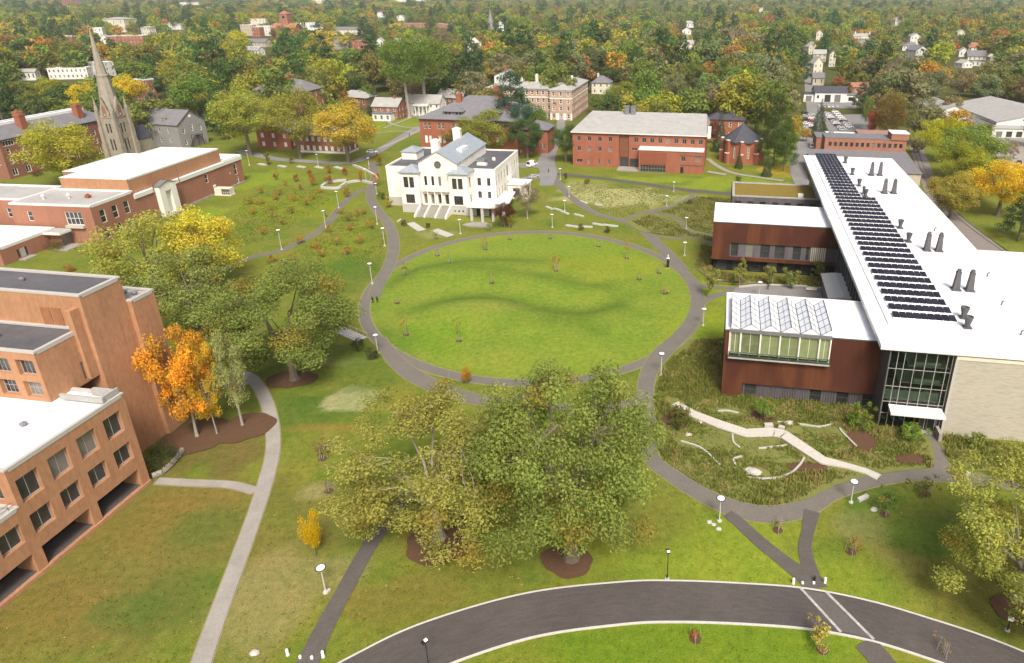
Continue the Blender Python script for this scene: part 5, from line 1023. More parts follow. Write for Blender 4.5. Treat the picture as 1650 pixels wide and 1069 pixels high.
# the town, upper left
for a in [('brick_shop_block', 'wide red brick town block with rows of windows behind the steeple', 'building', 205, 78, 54, 15, 0, 'brick_red', 'pale_flat_roof', .5, 10, 3, 10, 'flatw'),
          ('white_theatre', 'boxy white building standing above the red brick town block', 'building', 187, 52, 38, 22, 3, 'cream_siding', 'pale_shingle', .7, -8, 2, 3, 'hip'),
          ('white_signboard_block', 'bright white narrow block left of the red brick town block', 'building', 160, 60, 13, 14, 0, 'white_paint', 'white_roof', .8, 12, 2, 2, 'flatw'),
          ('white_gable_house', 'white gabled house just below the bright white narrow block', 'house', 170, 72, 12, 8, 5, 'white_paint', 'pale_shingle', .8, 10, 1, 2, 'gable', 'v'),
          ('brick_cottage', 'low brick building with white roof left of the steeple tip', 'building', 108, 68, 24, 8, 0, 'brick_brown', 'white_roof', .5, -8, 1, 4, 'flatw'),
          ('white_flat_block', 'long white flat-roofed building behind the steeple, left part', 'building', 112, 128, 56, 9, 0, 'white_paint', 'white_roof', .3, 12, 2, 9, 'flatw'),
          ('white_square_block', 'white square block behind the steeple, right of the long flat one', 'building', 160, 124, 30, 12, 0, 'white_paint', 'white_roof', .6, -12, 3, 4, 'flatw'),
          ('white_terrace', 'low white terrace half hidden by trees at the left edge', 'building', 38, 130, 40, 7, 2, 'white_paint', 'pale_shingle', .3, 6, 1, 6, 'gable'),
          ('brick_gable_house', 'brick and white gable-ended building between steeple and dark pines', 'building', 229, 163, 24, 14, 0, 'brick_brown', 'white_roof', .8, -26, 3, 3, 'flatw'),
          ('mansard_house', 'white house with pale grey roof and chimneys above the dark trees', 'house', 276, 48, 34, 9, 4, 'white_paint', 'pale_shingle', .5, -6, 2, 5, 'hip', 'u', None, [(-.8, .5, 1.8, 2), (.8, .5, 1.8, 2)]),
          ('white_corner_house', 'small white house with rounded bay right of the red brick town block', 'house', 236, 58, 16, 13, 2, 'cream_siding', 'pale_shingle', .8, -12, 2, 3, 'hip'),
          ('brick_flat_block', 'plain brick block with white cornice left of the brick church', 'building', 399, 58, 20, 17, 0, 'tan_stone', 'white_roof', .6, -6, 3, 4, 'flatw'),
          ('brick_shopfront', 'narrow red brick shop with white side next to the brick church', 'building', 414, 60, 14, 15, 0, 'brick_red', 'pale_flat_roof', .8, -10, 3, 3, 'flatw'),
          ('white_bank', 'white stone bank block left of the brick church', 'building', 428, 58, 20, 15, 0, 'white_paint', 'white_roof', .7, -8, 3, 4, 'flatw'),
          ('cream_cornice_block', 'cream block with heavy cornice behind the white bank', 'building', 415, 44, 30, 16, 0, 'cream_siding', 'pale_flat_roof', .4, -6, 2, 5, 'flatw'),
          ('grey_roofed_store', 'wide grey-roofed store in front of the brick church', 'building', 412, 76, 36, 6, 4, 'tan_stone', 'shingle', .5, -10, 1, 5, 'gable'),
          ('white_porch_house', 'white house with dormers below the grey-roofed store', 'house', 406, 90, 26, 6, 4, 'white_paint', 'pale_shingle', .6, -14, 1, 4, 'gable', 'u', None, (), None, None, dorm3),
          ('white_inn', 'long white inn right of the brick church', 'building', 492, 48, 34, 12, 0, 'white_paint', 'pale_flat_roof', .5, -8, 3, 6, 'flatw'),
          ('white_shop', 'white two-storey shop right of the long white inn', 'building', 511, 52, 20, 9, 3, 'white_paint', 'shingle', .7, 6, 2, 4, 'gable'),
          ('grey_roofed_terrace', 'long grey-roofed white terrace right of the two-storey white shop', 'building', 552, 56, 50, 8, 4, 'cream_siding', 'shingle', .4, -4, 2, 8, 'gable'),
          ('grey_gambrel_house', 'grey-roofed house standing in front of the white terrace', 'house', 548, 80, 26, 8, 5, 'grey_siding', 'shingle', .8, 8, 1, 3, 'gable'),
          ('brick_corner_block', 'plain brick block left of the brick school with gable', 'building', 582, 80, 30, 10, 0, 'brick_red', 'pale_flat_roof', .6, -8, 2, 4, 'flat'),
          ('brick_school', 'brick school with striped gable and pale slate roof', 'building', 656, 82, 46, 9, 5, 'brick_red', 'pale_shingle', .5, -6, 2, 7, 'gable', 'u', None, [(-.5, .5, 2, 2)], None, None, lambda b, w, dp, h: (b.walls('brick_red', w * .12, w * .44, -4, .5, 0, h + .3, front=spread(w * .32, 3, 1.6, h * .55, h * .85, WW), part='cross_wing', sides='frl'), b.gable('pale_shingle', 'brick_red', w * .12, w * .44, -4, 6, h + .3, 5.5, 'v', .3, part='cross_roof'))),
          ('pink_roofed_block', 'long low block with pinkish flat roof behind the brick school', 'building', 668, 45, 52, 8, 0, 'brick_pink', 'pale_flat_roof', .4, -2, 1, 8, 'flat'),
          ('dark_windowed_block', 'low brick block with dark windows right of the pink-roofed one', 'building', 718, 46, 40, 8, 0, 'brick_pink', 'pale_flat_roof', .4, -8, 1, 9, 'flatw'),
          ('white_college_block', 'very wide white building at the top edge left of centre', 'building', 664, 9, 62, 30, 0, 'white_paint', 'white_roof', .3, -2, 3, 8, 'flatw'),
          ('white_chapel_house', 'white steep-roofed chapel below the grey wooden steeple', 'building', 766, 90, 24, 13, 8, 'white_paint', 'pale_shingle', 1., 24, 2, 3, 'gable', 'v'),
          ('white_lean_house', 'small white house in the foliage left of the brick school', 'house', 613, 80, 12, 10, 4, 'white_paint', 'pale_shingle', .8, -6, 2, 2, 'gable', 'v'),
          ('cream_gable_house', 'pair-gabled white house in yellow trees above the brick block', 'house', 612, 32, 16, 12, 7, 'white_paint', 'pale_shingle', .8, -4, 1, 3, 'gable', 'v'),
          ('white_roadside_house', 'white house above the long pinkish block', 'house', 645, 34, 12, 10, 4, 'white_paint', 'pale_shingle', .8, -4, 1, 2, 'gable', 'v'),
          ('white_wood_house', 'white house peeping out right of the grey wooden steeple', 'house', 806, 50, 12, 12, 6, 'white_paint', 'pale_shingle', .8, 10, 2, 2, 'gable', 'v'),
          ('apartment_tower', 'tall brick apartment tower at the top left edge', 'tower', 112, 20, 24, 75, 0, 'brick_brown', 'pale_flat_roof', .6, -20, 14, 5, 'flat', 'u', (1, 1, 'window_frame', 'pane', .4)),
          ('apartment_tower', 'tall brick apartment tower, second from the left along the top edge', 'tower', 166, 10, 24, 80, 0, 'brick_pink', 'pale_flat_roof', .6, -20, 12, 5, 'flat', 'u', (1, 1, 'window_frame', 'pane', .4)),
          ('apartment_tower', 'tall brick apartment tower, rightmost along the top left edge', 'tower', 262, 12, 18, 80, 0, 'brick_pink', 'pale_flat_roof', .8, -25, 12, 4, 'flat', 'u', (1, 1, 'window_frame', 'pane', .4)),
          ('white_factory', 'white low factory roof right of the apartment towers', 'building', 292, 9, 18, 14, 0, 'white_paint', 'white_roof', .5, 0, 1, 4, 'flatw'),
          ('white_depot', 'small white depot right of the white factory roof', 'building', 314, 8, 12, 12, 0, 'white_paint', 'white_roof', .5, 0, 1, 3, 'flatw'),
          ('cream_tower_block', 'pale cream block at the top edge above the white inn', 'building', 512, 12, 16, 40, 0, 'cream_siding', 'pale_flat_roof', .7, -6, 5, 3, 'flat'),
          ('brick_tower_block', 'reddish block at the top edge right of the pale cream block', 'building', 552, 9, 16, 40, 0, 'brick_pink', 'pale_flat_roof', .7, -6, 5, 3, 'flat')]:
    house(*a)
def church_tower(b, w, dp, h):
    b.walls('brick_pink', -w * .16, w * .16, dp * .3, dp * .3 + w * .32, 0, h * 2.4, part='tower', front=[(w * .1, w * .22, h * 1.9, h * 2.2, (1, 1, 'cream_siding', 'dark_void', .2))]); b.hip('brick_pink', -w * .16, w * .16, dp * .3, dp * .3 + w * .32, h * 2.4, 5, .4, part='tower_roof')
    b.walls('brick_red', -w * .42, w * .3, -6, .3, 0, h * .7, part='cross_wing', front=spread(w * .72, 3, 2.2, h * .2, h * .55, WW), sides='frl'); b.gable('brick_pink', 'brick_red', -w * .42, w * .3, -6, 6, h * .7, 9, 'v', .3, part='cross_roof')
house('brick_church', 'red brick church with square bell tower and red roofs', 'church', 458, 62, 40, 15, 7, 'brick_red', 'brick_pink', .6, -6, 1, 5, 'gable', 'u', None, (), None, None, church_tower)
o = P(792, 62)
b = Bld('wooden_steeple', 'grey wooden church steeple with slender spire rising from the wood', 'steeple', (o.x, o.y), 10)
b.walls('grey_siding', -4.5, 4.5, -4.5, 4.5, 0, 17, front=[(3, 6, 11, 15, (2, 1, 'window_frame', 'dark_void', .3))]); q = b.p('spire', 'grey_siding'); q.ring([(5.2, 17), (5.2, 17.8), (3.6, 18), (3.6, 23), (4.1, 23.2), (.15, 44)], (0, 0), 8); b.done()

# ================================================================== TREES
def crown_clusters(form, g):
    C = []
    def ell(n, cz, rx, rz, r0, r1, inner=.35, zmin=.2):
        k = 0
        while k < n:
            d = g.normal(size=3); d /= np.linalg.norm(d); q = g.uniform(inner, 1) ** .6
            c = np.array([d[0] * rx * q, d[1] * rx * q, cz + d[2] * rz * q])
            if c[2] < zmin + .05 * g.random(): continue
            C.append((c, g.uniform(r0, r1), .75)); k += 1
    if form == 'round': ell(44, .57, .37, .34, .07, .14, .35, .15)
    elif form == 'broad': ell(62, .54, .40, .35, .06, .12, .4, .12)
    elif form == 'oval': ell(34, .57, .33, .36, .10, .16)
    elif form == 'tall':                        # elm: high crown on a long stem
        ell(36, .70, .38, .24, .09, .15, .3, .38)
    elif form == 'oak':
        ell(150, .55, .43, .335, .045, .085, .35, .17)
        for k in range(12):
            a = g.uniform(0, 6.28); q = g.uniform(.26, .38); C.append((np.array([q * math.cos(a), q * math.sin(a), g.uniform(.2, .3)]), g.uniform(.05, .08), .8))
    elif form == 'openoak':
        ell(122, .57, .43, .36, .04, .085, .32, .17)
        for k in range(12):
            a = g.uniform(0, 6.28); q = g.uniform(.26, .38); C.append((np.array([q * math.cos(a), q * math.sin(a), g.uniform(.18, .28)]), g.uniform(.05, .075), .8))
    elif form == 'cone':
        for z in np.linspace(.06, .95, 17):
            r = (1 - z) * .44 + .015; n = max(1, int(9 * r / .4 + 1)); a0 = g.uniform(0, 6)
            for k in range(n):
                a = a0 + 6.283 * k / n + g.uniform(-.2, .2); q = r * g.uniform(.6, .95); C.append((np.array([q * math.cos(a), q * math.sin(a), z]), .05 + .09 * r * 2 * .5, .7))
        C.append((np.array([0, 0, .97]), .03, 1.4))
    elif form == 'pine':
        for z in np.linspace(.22, .97, 12):
            r = (1 - z) ** .7 * .40 + .05; n = max(2, int(8 * r / .4)); a0 = g.uniform(0, 6)
            for k in range(n):
                a = a0 + 6.283 * k / n + g.uniform(-.4, .4); q = r * g.uniform(.45, 1); C.append((np.array([q * math.cos(a), q * math.sin(a), z + g.uniform(-.03, .03)]), g.uniform(.07, .12), .42))
    elif form == 'loose': ell(62, .56, .37, .40, .05, .10, .3, .14)
    elif form == 'sparse': ell(46, .58, .37, .34, .06, .11, .3, .2)
    elif form == 'column': ell(20, .55, .30, .38, .13, .2, .2, .16)
    return C
def skeleton(form, C, g, rt):
    """tapered trunk and limbs that reach into the leaf clumps (unit tree: half width .5, height 1)"""
    b = MB()
    if form in ('cone', 'pine'):
        zs = np.linspace(0, .93, 7)
        for z0, z1 in zip(zs[:-1], zs[1:]): b.tube((0, 0, z0), (0, 0, z1), rt * (1 - z0) + .003, rt * (1 - z1) + .003, 6)
        for c, r, f in C[::3]: b.tube((0, 0, c[2] - .02), tuple(c), rt * .25, .003, 4)
        return b
    top = {'tall': .46, 'oak': .24, 'openoak': .22}.get(form, .28)
    lean = g.uniform(-.02, .02, 2); fork = Vector((lean[0], lean[1], top))
    b.ring([(rt * 1.7, -.01), (rt * 1.15, .025), (rt, .06)], (0, 0), 8, False); b.tube((0, 0, .05), tuple(fork), rt, rt * .8, 8)
    limbs = []; n = 9 if 'oak' in form else 7
    order = sorted(C, key=lambda c: g.random())[:n * 5]
    mains = []
    for k in range(n):
        a = 6.283 * k / n + g.uniform(-.3, .3); z = g.uniform(.45, .78); q = g.uniform(.12, .24)
        e = Vector((q * math.cos(a), q * math.sin(a), z)); m = fork.lerp(e, .5) + Vector((0, 0, -.02)) + Vector(g.uniform(-.03, .03, 3))
        b.tube(tuple(fork), tuple(m), rt * .42, rt * .24, 6); b.tube(tuple(m), tuple(e), rt * .24, rt * .11, 5); mains += [m, e]
    for c, r, f in order:
        c = Vector(c); p = min(mains, key=lambda m: (m - c).length); m = p.lerp(c, .5) + Vector(g.uniform(-.025, .025, 3)); w = rt * .10
        b.tube(tuple(p), tuple(m), w, w * .7, 4); b.tube(tuple(m), tuple(c), w * .7, w * .25, 4)
        for _ in range(2 if form in ('oak', 'openoak', 'sparse') else 1): b.tube(tuple(c), tuple(c + Vector(g.normal(size=3)) * r * .7), w * .25, .001, 3)
    return b
def leaves(C, n, size, g, gold=0., fill=1., up=.35):
    w = np.array([r ** 2 for _, r, _ in C]); k = g.choice(len(C), n, p=w / w.sum())
    cc = np.array([c for c, _, _ in C]); rr = np.array([r for _, r, _ in C]); ff = np.array([f for _, _, f in C])
    d = g.normal(size=(n, 3)); d /= np.linalg.norm(d, axis=1)[:, None]; rad = rr[k] * (g.random(n) ** .45) * 1.12
    pos = cc[k] + d * rad[:, None] * np.stack([np.ones(n), np.ones(n), ff[k]], 1)
    nrm = d * .6 + g.normal(size=(n, 3)) * .55; nrm[:, 2] += up; nrm /= np.linalg.norm(nrm, axis=1)[:, None]
    t = np.cross(nrm, g.normal(size=(n, 3))); t /= np.linalg.norm(t, axis=1)[:, None] + 1e-9; bt = np.cross(nrm, t)
    s = size * g.uniform(.4, 1.35, n)[:, None]; a = t * s; b = bt * s * g.uniform(.5, .9, n)[:, None]
    V = np.stack([pos - a, pos + b * .9 - a * .1, pos + a, pos - b * .9 + a * .1], 1).reshape(-1, 3)
    cv = g.random(len(C)); cg = g.random(len(C)); lv = np.stack([np.clip(.5 * cv[k] + .5 * g.random(n), 0, 1), np.clip(.6 * cg[k] + .4 * g.random(n), 0, 1), np.clip(np.where(cg[k] < gold, .35 + .5 * g.random(n), .14 * g.random(n) * (gold >= 0)), 0, 1)], 1)
    return V, np.repeat(lv, 4, 0)
def crown_mesh(name, C, n, size, g, **kw):
    V, lv = leaves(C, n, size, g, **kw); me = bpy.data.meshes.new(name); np_mesh(me, V, np.arange(len(V)).reshape(-1, 4)); set_attr(me, 'lv', lv); me.materials.append(M['leaf']); return me
PROTO = {}
RT = {'oak': .030, 'tall': .028, 'cone': .018, 'pine': .02, 'round': .024, 'broad': .024, 'oval': .022, 'sparse': .02, 'loose': .016, 'openoak': .024, 'column': .016}
def proto(form, q, k):
    """q: detail level n/m/f ; k: variant"""
    key = (form, q, k)
    if key not in PROTO:
        g = np.random.default_rng(100 * k + sum(map(ord, form))); C = crown_clusters(form, g)
        n, s = {'h': (66000, .0064), 'n': (17000, .0102), 'm': (8000, .0165), 'f': (3000, .027)}[q]
        if form == 'sparse': n = int(n * .55)
        if form == 'loose': n, s = 15000, .0105
        if form == 'openoak': n, s = 56000, .0062
        if form == 'cone' or form == 'pine': s *= .85
        gold = {'oak': .12, 'openoak': .10, 'cone': -1, 'pine': -1, 'loose': .42}.get(form, .05)
        PROTO[key] = (crown_mesh('crown', C, n, s, g, gold=gold, up=.15 if form in ('cone', 'pine') else .35), skeleton(form, C, g, RT[form]).mesh('trunk', 'pale_bark' if form in ('tall', 'sparse', 'loose', 'openoak') else 'bark'))
    return PROTO[key]
TC = {'green': (.135, .195, .042), 'dark green': (.07, .115, .038), 'olive': (.19, .20, .05), 'yellow-green': (.27, .285, .042), 'golden': (.40, .30, .05), 'bright yellow': (.52, .40, .03), 'orange': (.38, .215, .06), 'rust': (.27, .16, .065),
      'red': (.40, .10, .045), 'brownish': (.215, .18, .095), 'grey-green': (.19, .205, .095), 'bare grey': (.29, .25, .18), 'deep pine-green': (.055, .095, .042), 'maroon': (.12, .045, .035), 'fresh green': (.17, .24, .04)}
NKIND = {'round': 'round-crowned tree', 'broad': 'broad tree', 'oval': 'oval-crowned tree', 'tall': 'tall elm-like tree', 'oak': 'oak', 'cone': 'conical spruce', 'pine': 'ragged pine', 'sparse': 'thinly leaved tree', 'loose': 'loose tree', 'openoak': 'open oak', 'column': 'slender young tree'}
TW = []; TREES = []           # (x, y, w, h, colour, form, label or None, detail)
def jit(c, g, k=.12): return tuple(float(np.clip(1.3 * x * g.uniform(1 - k, 1 + k), 0, 1)) for x in c)
def put_tree(x, y, w, h, colour, form, label, detail, cat='tree', group=None, col=None, z=0.):
    g = np.random.default_rng(int(abs(x * 131 + y * 17)) + 3); k = int(g.integers(0, 3)) if detail in 'mf' else int(g.integers(0, 2))
    cr, tr = proto(form, detail, k)
    nm = {'cone': 'spruce_tree', 'pine': 'pine_tree', 'oak': 'oak_tree', 'openoak': 'oak_tree', 'tall': 'elm_tree'}.get(form, 'deciduous_tree')
    t = thing(nm, label, cat, (x, y, z), g.uniform(0, 6.28), group); t.scale = (w, w, h)
    a = link('trunk', tr, t); c = link('crown', cr, t); c.color = (*(col or jit(TC[colour], g)), 1)
    return t
def crown_at(px, py, wpx, ratio, zc=.58):
    """ground position of a tree whose crown centre shows at a photo pixel with a given pixel width"""
    z = 6.
    for _ in range(12):
        q = P(px, py, z); d = proj(q.x, q.y, z)[2]; w = wpx * d / F; z = zc * w * ratio
    return q.x, q.y, w, w * ratio
def ct(px, py, wpx, ratio, colour, form, label, detail='n', **kw):
    x, y, w, h = crown_at(px, py, wpx, ratio); TREES.append((x, y)); TW.append(w); return put_tree(x, y, w, h, colour, form, label, detail, **kw)
# near and middle trees, surveyed one by one: base pixel, crown width (m), height (m)
def bt(px, py, w, h, colour, form, label, detail='n', **kw): q = P(px, py); TREES.append((q.x, q.y)); TW.append(w); return put_tree(q.x, q.y, w, h, colour, form, label, detail, **kw)
bt(708, 868, 29, 24, 'olive', 'openoak', 'large olive spreading oak over brown mulch, left of the two in the centre', 'h', col=(.35, .345, .08))
bt(921, 900, 27.5, 32, 'green', 'oak', 'largest green oak with yellow patches and pale trunk, right centre foreground', 'h', col=(.25, .31, .07))
bt(1640, 965, 26, 21, 'olive', 'openoak', 'broad olive tree at the right edge above the road lamp', 'h', col=(.38, .40, .085))
bt(475, 612, 31, 27, 'green', 'broad', 'broad green tree over a mulch circle, left of the granite steps', 'h', col=(.23, .29, .07))
bt(318, 704, 14.5, 23.5, 'orange', 'loose', 'glowing orange tree right of the orange brick block', 'h', col=(.92, .43, .04))
bt(391, 686, 10, 20, 'grey-green', 'sparse', 'slender grey-green tree with pale trunk between orange tree and concrete path', 'n', col=(.36, .40, .14))
bt(350, 700, 7.5, 20, 'golden', 'loose', 'narrow golden tree close beside the glowing orange tree', 'n', col=(.70, .46, .04))
ct(300, 455, 200, .85, 'green', 'broad', 'deep green tree behind the orange tree', 'n', col=(.26, .31, .08))
ct(330, 388, 155, 1.0, 'bright yellow', 'round', 'yellow-topped tree between the low brick building and the diagonal path', 'n', col=(.68, .58, .06))
ct(236, 395, 190, .9, 'yellow-green', 'broad', 'yellow-green spreading tree in front of the low brick building', 'n', col=(.42, .43, .085))
bt(120, 299, 37, 27, 'yellow-green', 'round', 'yellow-green round tree before the brick dormitory, near the steeple', 'n', col=(.44, .42, .05))
bt(404, 251, 36, 34, 'yellow-green', 'round', 'tall yellow-green tree by the road, left of the gabled brick block', 'n', col=(.37, .40, .07))
bt(484, 256, 30, 34, 'olive', 'round', 'olive tree with dark trunk in front of the gabled brick block', 'n', col=(.33, .33, .06))
bt(562, 263, 35, 29, 'golden', 'round', 'golden round tree by the road beside the parked white patrol car', 'n', col=(.58, .44, .06))
bt(660, 190, 34, 46, 'green', 'tall', 'left of the two tall elms on the far lawn', 'n'); bt(686, 184, 42, 48, 'green', 'tall', 'right of the two tall elms on the far lawn', 'n', col=(.17, .26, .05))
bt(607, 186, 14, 18, 'deep pine-green', 'cone', 'dark spruce at the left end of the far lawn')
bt(828, 246, 32, 37, 'deep pine-green', 'pine', 'tall dark pine behind the right roof of the white hall'); bt(785, 254, 32, 23, 'yellow-green', 'broad', 'yellow-green tree behind the ridge of the white hall', col=(.28, .31, .05)); bt(850, 256, 19, 20, 'dark green', 'broad', 'dark rounded tree right of the tall dark pine')
bt(868, 238, 17, 20, 'green', 'oval', 'green tree left of the lane to the brick dormitory'); bt(912, 262, 16, 18, 'dark green', 'round', 'dark green tree at the left corner of the modern brick hall'); bt(888, 224, 11, 10, 'olive', 'round', 'olive tree at the bend of the lane'); bt(862, 208, 15, 14, 'green', 'oval', 'taller green tree before the banded dormitory'); bt(762, 262, 12, 12, 'olive', 'round', 'small olive tree close behind the white hall'); bt(735, 246, 18, 15, 'olive', 'broad', 'olive tree hiding the front of the red brick hall')
bt(1246, 268, 19, 31, 'dark green', 'pine', 'tall ragged pine right of the octagonal pavilion', col=(.085, .12, .03)); bt(1262, 276, 15, 22, 'green', 'pine', 'shorter brighter pine beside the lane, right of the octagonal pavilion', col=(.10, .16, .03)); bt(1235, 285, 5.5, 9, 'deep pine-green', 'cone', 'small dark conical yew right of the octagonal pavilion'); bt(1190, 272, 4.6, 8, 'deep pine-green', 'cone', 'small dark conical yew against the octagonal pavilion'); bt(1159, 245, 9, 20, 'deep pine-green', 'cone', 'dark spruce between modern brick hall and pavilion'); bt(1150, 232, 8, 13, 'maroon', 'round', 'crimson maple right of the modern brick hall roof', col=(.26, .05, .05))
bt(850, 352, 11, 13, 'bare grey', 'sparse', 'almost bare grey tree at the right corner of the white hall', col=(.27, .22, .14)); bt(813, 364, 9.5, 8, 'maroon', 'round', 'dark maroon maple at the right corner of the white hall', col=(.10, .03, .022))
bt(1545, 300, 22, 19, 'yellow-green', 'round', 'yellow-green tree right of the railway', col=(.40, .42, .04)); bt(1512, 262, 24, 22, 'bright yellow', 'round', 'lime-yellow tree right of the railway, behind the green one', col=(.48, .48, .03)); bt(1562, 294, 31, 24, 'fresh green', 'round', 'large fresh green tree right of the railway'); bt(1607, 348, 26, 21, 'golden', 'round', 'brilliant golden tree at the right edge', col=(.78, .54, .03)); bt(1530, 352, 22, 17, 'golden', 'broad', 'dull golden tree beside the railway, left of the brilliant one', col=(.42, .35, .06)); bt(1578, 325, 12, 11, 'rust', 'round', 'rusty orange tree tucked behind the brilliant golden tree'); bt(1640, 388, 16, 15, 'deep pine-green', 'pine', 'dark pine at the right edge below the golden tree', col=(.05, .09, .035))
bt(1403, 222, 9, 15, 'red', 'oval', 'scarlet tree behind the white-roofed workshop'); bt(1428, 226, 21, 24, 'rust', 'oval', 'olive and rust tree right of the scarlet one', col=(.21, .15, .04)); bt(1318, 222, 11, 20, 'deep pine-green', 'cone', 'dark spruce between the parked cars'); bt(1386, 178, 14, 17, 'deep pine-green', 'pine', 'dark pine at the right end of the white garage'); bt(1392, 215, 8, 22, 'green', 'sparse', 'thin tree beside the car park, left of the scarlet one')
bt(1205, 200, 33, 26, 'yellow-green', 'round', 'broad yellow-green tree behind the brick villa', col=(.36, .36, .04)); bt(1146, 195, 18, 18, 'green', 'round', 'green tree left of the broad yellow-green one'); bt(1003, 178, 28, 20, 'yellow-green', 'broad', 'yellow-green tree above the modern brick hall roof', col=(.27, .32, .05))
bt(509, 896, 3.6, 8.2, 'bright yellow', 'column', 'small bright yellow tree by the lower left path', 'm', col=(.62, .42, .012))
bt(752, 620, 2.6, 4.2, 'orange', 'column', 'small orange tree at the lower rim of the oval lawn', 'm', col=(.5, .26, .03))

# middle belt, surveyed by crown centre and crown width in the photograph
MID = [(310, 150, 90, 'green', 'round'), (360, 150, 80, 'dark green', 'pine'), (288, 118, 70, 'yellow-green', 'round'), (258, 128, 64, 'deep pine-green', 'pine'), (206, 142, 60, 'bright yellow', 'round'), (138, 160, 70, 'bright yellow', 'round'), (80, 145, 64, 'yellow-green', 'round'), (24, 152, 72, 'olive', 'broad'),
       (42, 102, 84, 'green', 'broad'), (14, 72, 56, 'rust', 'round'), (62, 62, 76, 'green', 'round'), (120, 84, 50, 'olive', 'round'), (150, 40, 54, 'dark green', 'round'), (100, 45, 50, 'green', 'round'), (200, 30, 50, 'green', 'round'), (240, 30, 46, 'dark green', 'pine'), (255, 70, 54, 'olive', 'round'), (224, 100, 46, 'yellow-green', 'round'),
       (376, 60, 56, 'bright yellow', 'round'), (350, 62, 34, 'orange', 'round'), (313, 72, 38, 'brownish', 'round'), (430, 96, 56, 'green', 'broad'), (470, 75, 40, 'green', 'round'), (512, 84, 66, 'golden', 'broad'), (548, 108, 50, 'dark green', 'round'), (496, 128, 56, 'olive', 'round'), (590, 92, 66, 'green', 'broad'), (572, 132, 48, 'dark green', 'round'), (545, 152, 36, 'orange', 'round'),
       (300, 40, 50, 'olive', 'round'), (335, 30, 46, 'green', 'round'), (360, 100, 50, 'green', 'round'), (400, 118, 50, 'olive', 'round'), (250, 178, 44, 'dark green', 'pine'), (228, 200, 40, 'green', 'round'), (340, 190, 40, 'deep pine-green', 'round'), (362, 205, 36, 'dark green', 'round'),
       (712, 66, 50, 'brownish', 'sparse'), (640, 60, 26, 'orange', 'round'), (628, 75, 28, 'yellow-green', 'round'), (730, 95, 46, 'rust', 'sparse'), (778, 116, 42, 'golden', 'round'), (788, 62, 32, 'bright yellow', 'round'), (835, 84, 96, 'dark green', 'broad'), (880, 84, 42, 'golden', 'round'), (905, 106, 36, 'golden', 'round'), (926, 80, 44, 'bare grey', 'sparse'),
       (950, 78, 46, 'golden', 'round'), (985, 84, 58, 'golden', 'broad'), (1040, 120, 70, 'green', 'round'), (1078, 92, 64, 'olive', 'round'), (1085, 138, 60, 'grey-green', 'sparse'), (1060, 165, 40, 'brownish', 'sparse'), (1118, 120, 56, 'green', 'round'), (1160, 120, 50, 'orange', 'broad'), (1140, 112, 36, 'orange', 'round'), (1244, 98, 60, 'golden', 'round'), (1195, 50, 30, 'bright yellow', 'round'),
       (1170, 60, 44, 'bare grey', 'sparse'), (1210, 90, 56, 'green', 'round'), (1260, 130, 50, 'olive', 'round'), (1295, 105, 34, 'deep pine-green', 'pine'), (1268, 52, 40, 'green', 'round'), (1390, 98, 46, 'golden', 'round'), (1370, 90, 40, 'golden', 'broad'), (1430, 100, 60, 'yellow-green', 'round'), (1405, 140, 60, 'grey-green', 'broad'), (1455, 130, 70, 'grey-green', 'round'), (1500, 135, 70, 'grey-green', 'round'),
       (1550, 130, 60, 'brownish', 'sparse'), (1590, 140, 60, 'grey-green', 'round'), (1630, 140, 56, 'olive', 'round'), (1440, 165, 60, 'olive', 'round'), (1490, 175, 56, 'grey-green', 'sparse'), (1535, 168, 44, 'brownish', 'sparse'), (1612, 62, 46, 'orange', 'broad'), (1582, 72, 22, 'bright yellow', 'round'), (1538, 76, 22, 'red', 'round'), (1520, 62, 36, 'rust', 'round'), (1628, 95, 40, 'grey-green', 'round'),
       (1500, 42, 34, 'orange', 'round'), (1560, 34, 40, 'orange', 'round'), (1480, 45, 34, 'olive', 'round'), (1440, 40, 36, 'brownish', 'sparse'), (1470, 190, 40, 'olive', 'sparse'), (1300, 215, 24, 'golden', 'round'), (1283, 200, 30, 'golden', 'oval'), (1230, 165, 30, 'green', 'pine'), (1350, 132, 30, 'rust', 'round'), (1366, 145, 24, 'rust', 'round'), (1480, 232, 30, 'olive', 'broad'), (1630, 240, 34, 'bare grey', 'sparse'),
       (765, 95, 26, 'olive', 'round'), (745, 140, 34, 'brownish', 'sparse'), (770, 150, 30, 'dark green', 'round'), (620, 112, 44, 'green', 'round'), (640, 132, 38, 'dark green', 'round'), (590, 150, 34, 'green', 'round'), (950, 115, 44, 'dark green', 'round'), (870, 115, 50, 'dark green', 'pine'), (985, 120, 44, 'dark green', 'round'), (1022, 90, 40, 'rust', 'round'), (960, 165, 30, 'green', 'round'), (1100, 170, 40, 'dark green', 'pine'), (1085, 60, 40, 'orange', 'round'), (1040, 60, 44, 'green', 'round'),
       (950, 40, 44, 'green', 'round'), (880, 40, 44, 'green', 'round'), (1000, 30, 40, 'golden', 'round'), (830, 30, 40, 'yellow-green', 'round'), (1335, 60, 40, 'grey-green', 'round'), (1350, 30, 36, 'yellow-green', 'round'), (1300, 40, 36, 'orange', 'round'), (1160, 25, 36, 'dark green', 'pine'), (1240, 30, 30, 'rust', 'round'), (1100, 25, 34, 'olive', 'round'), (1410, 60, 30, 'brownish', 'sparse'), (1590, 205, 30, 'olive', 'broad')]
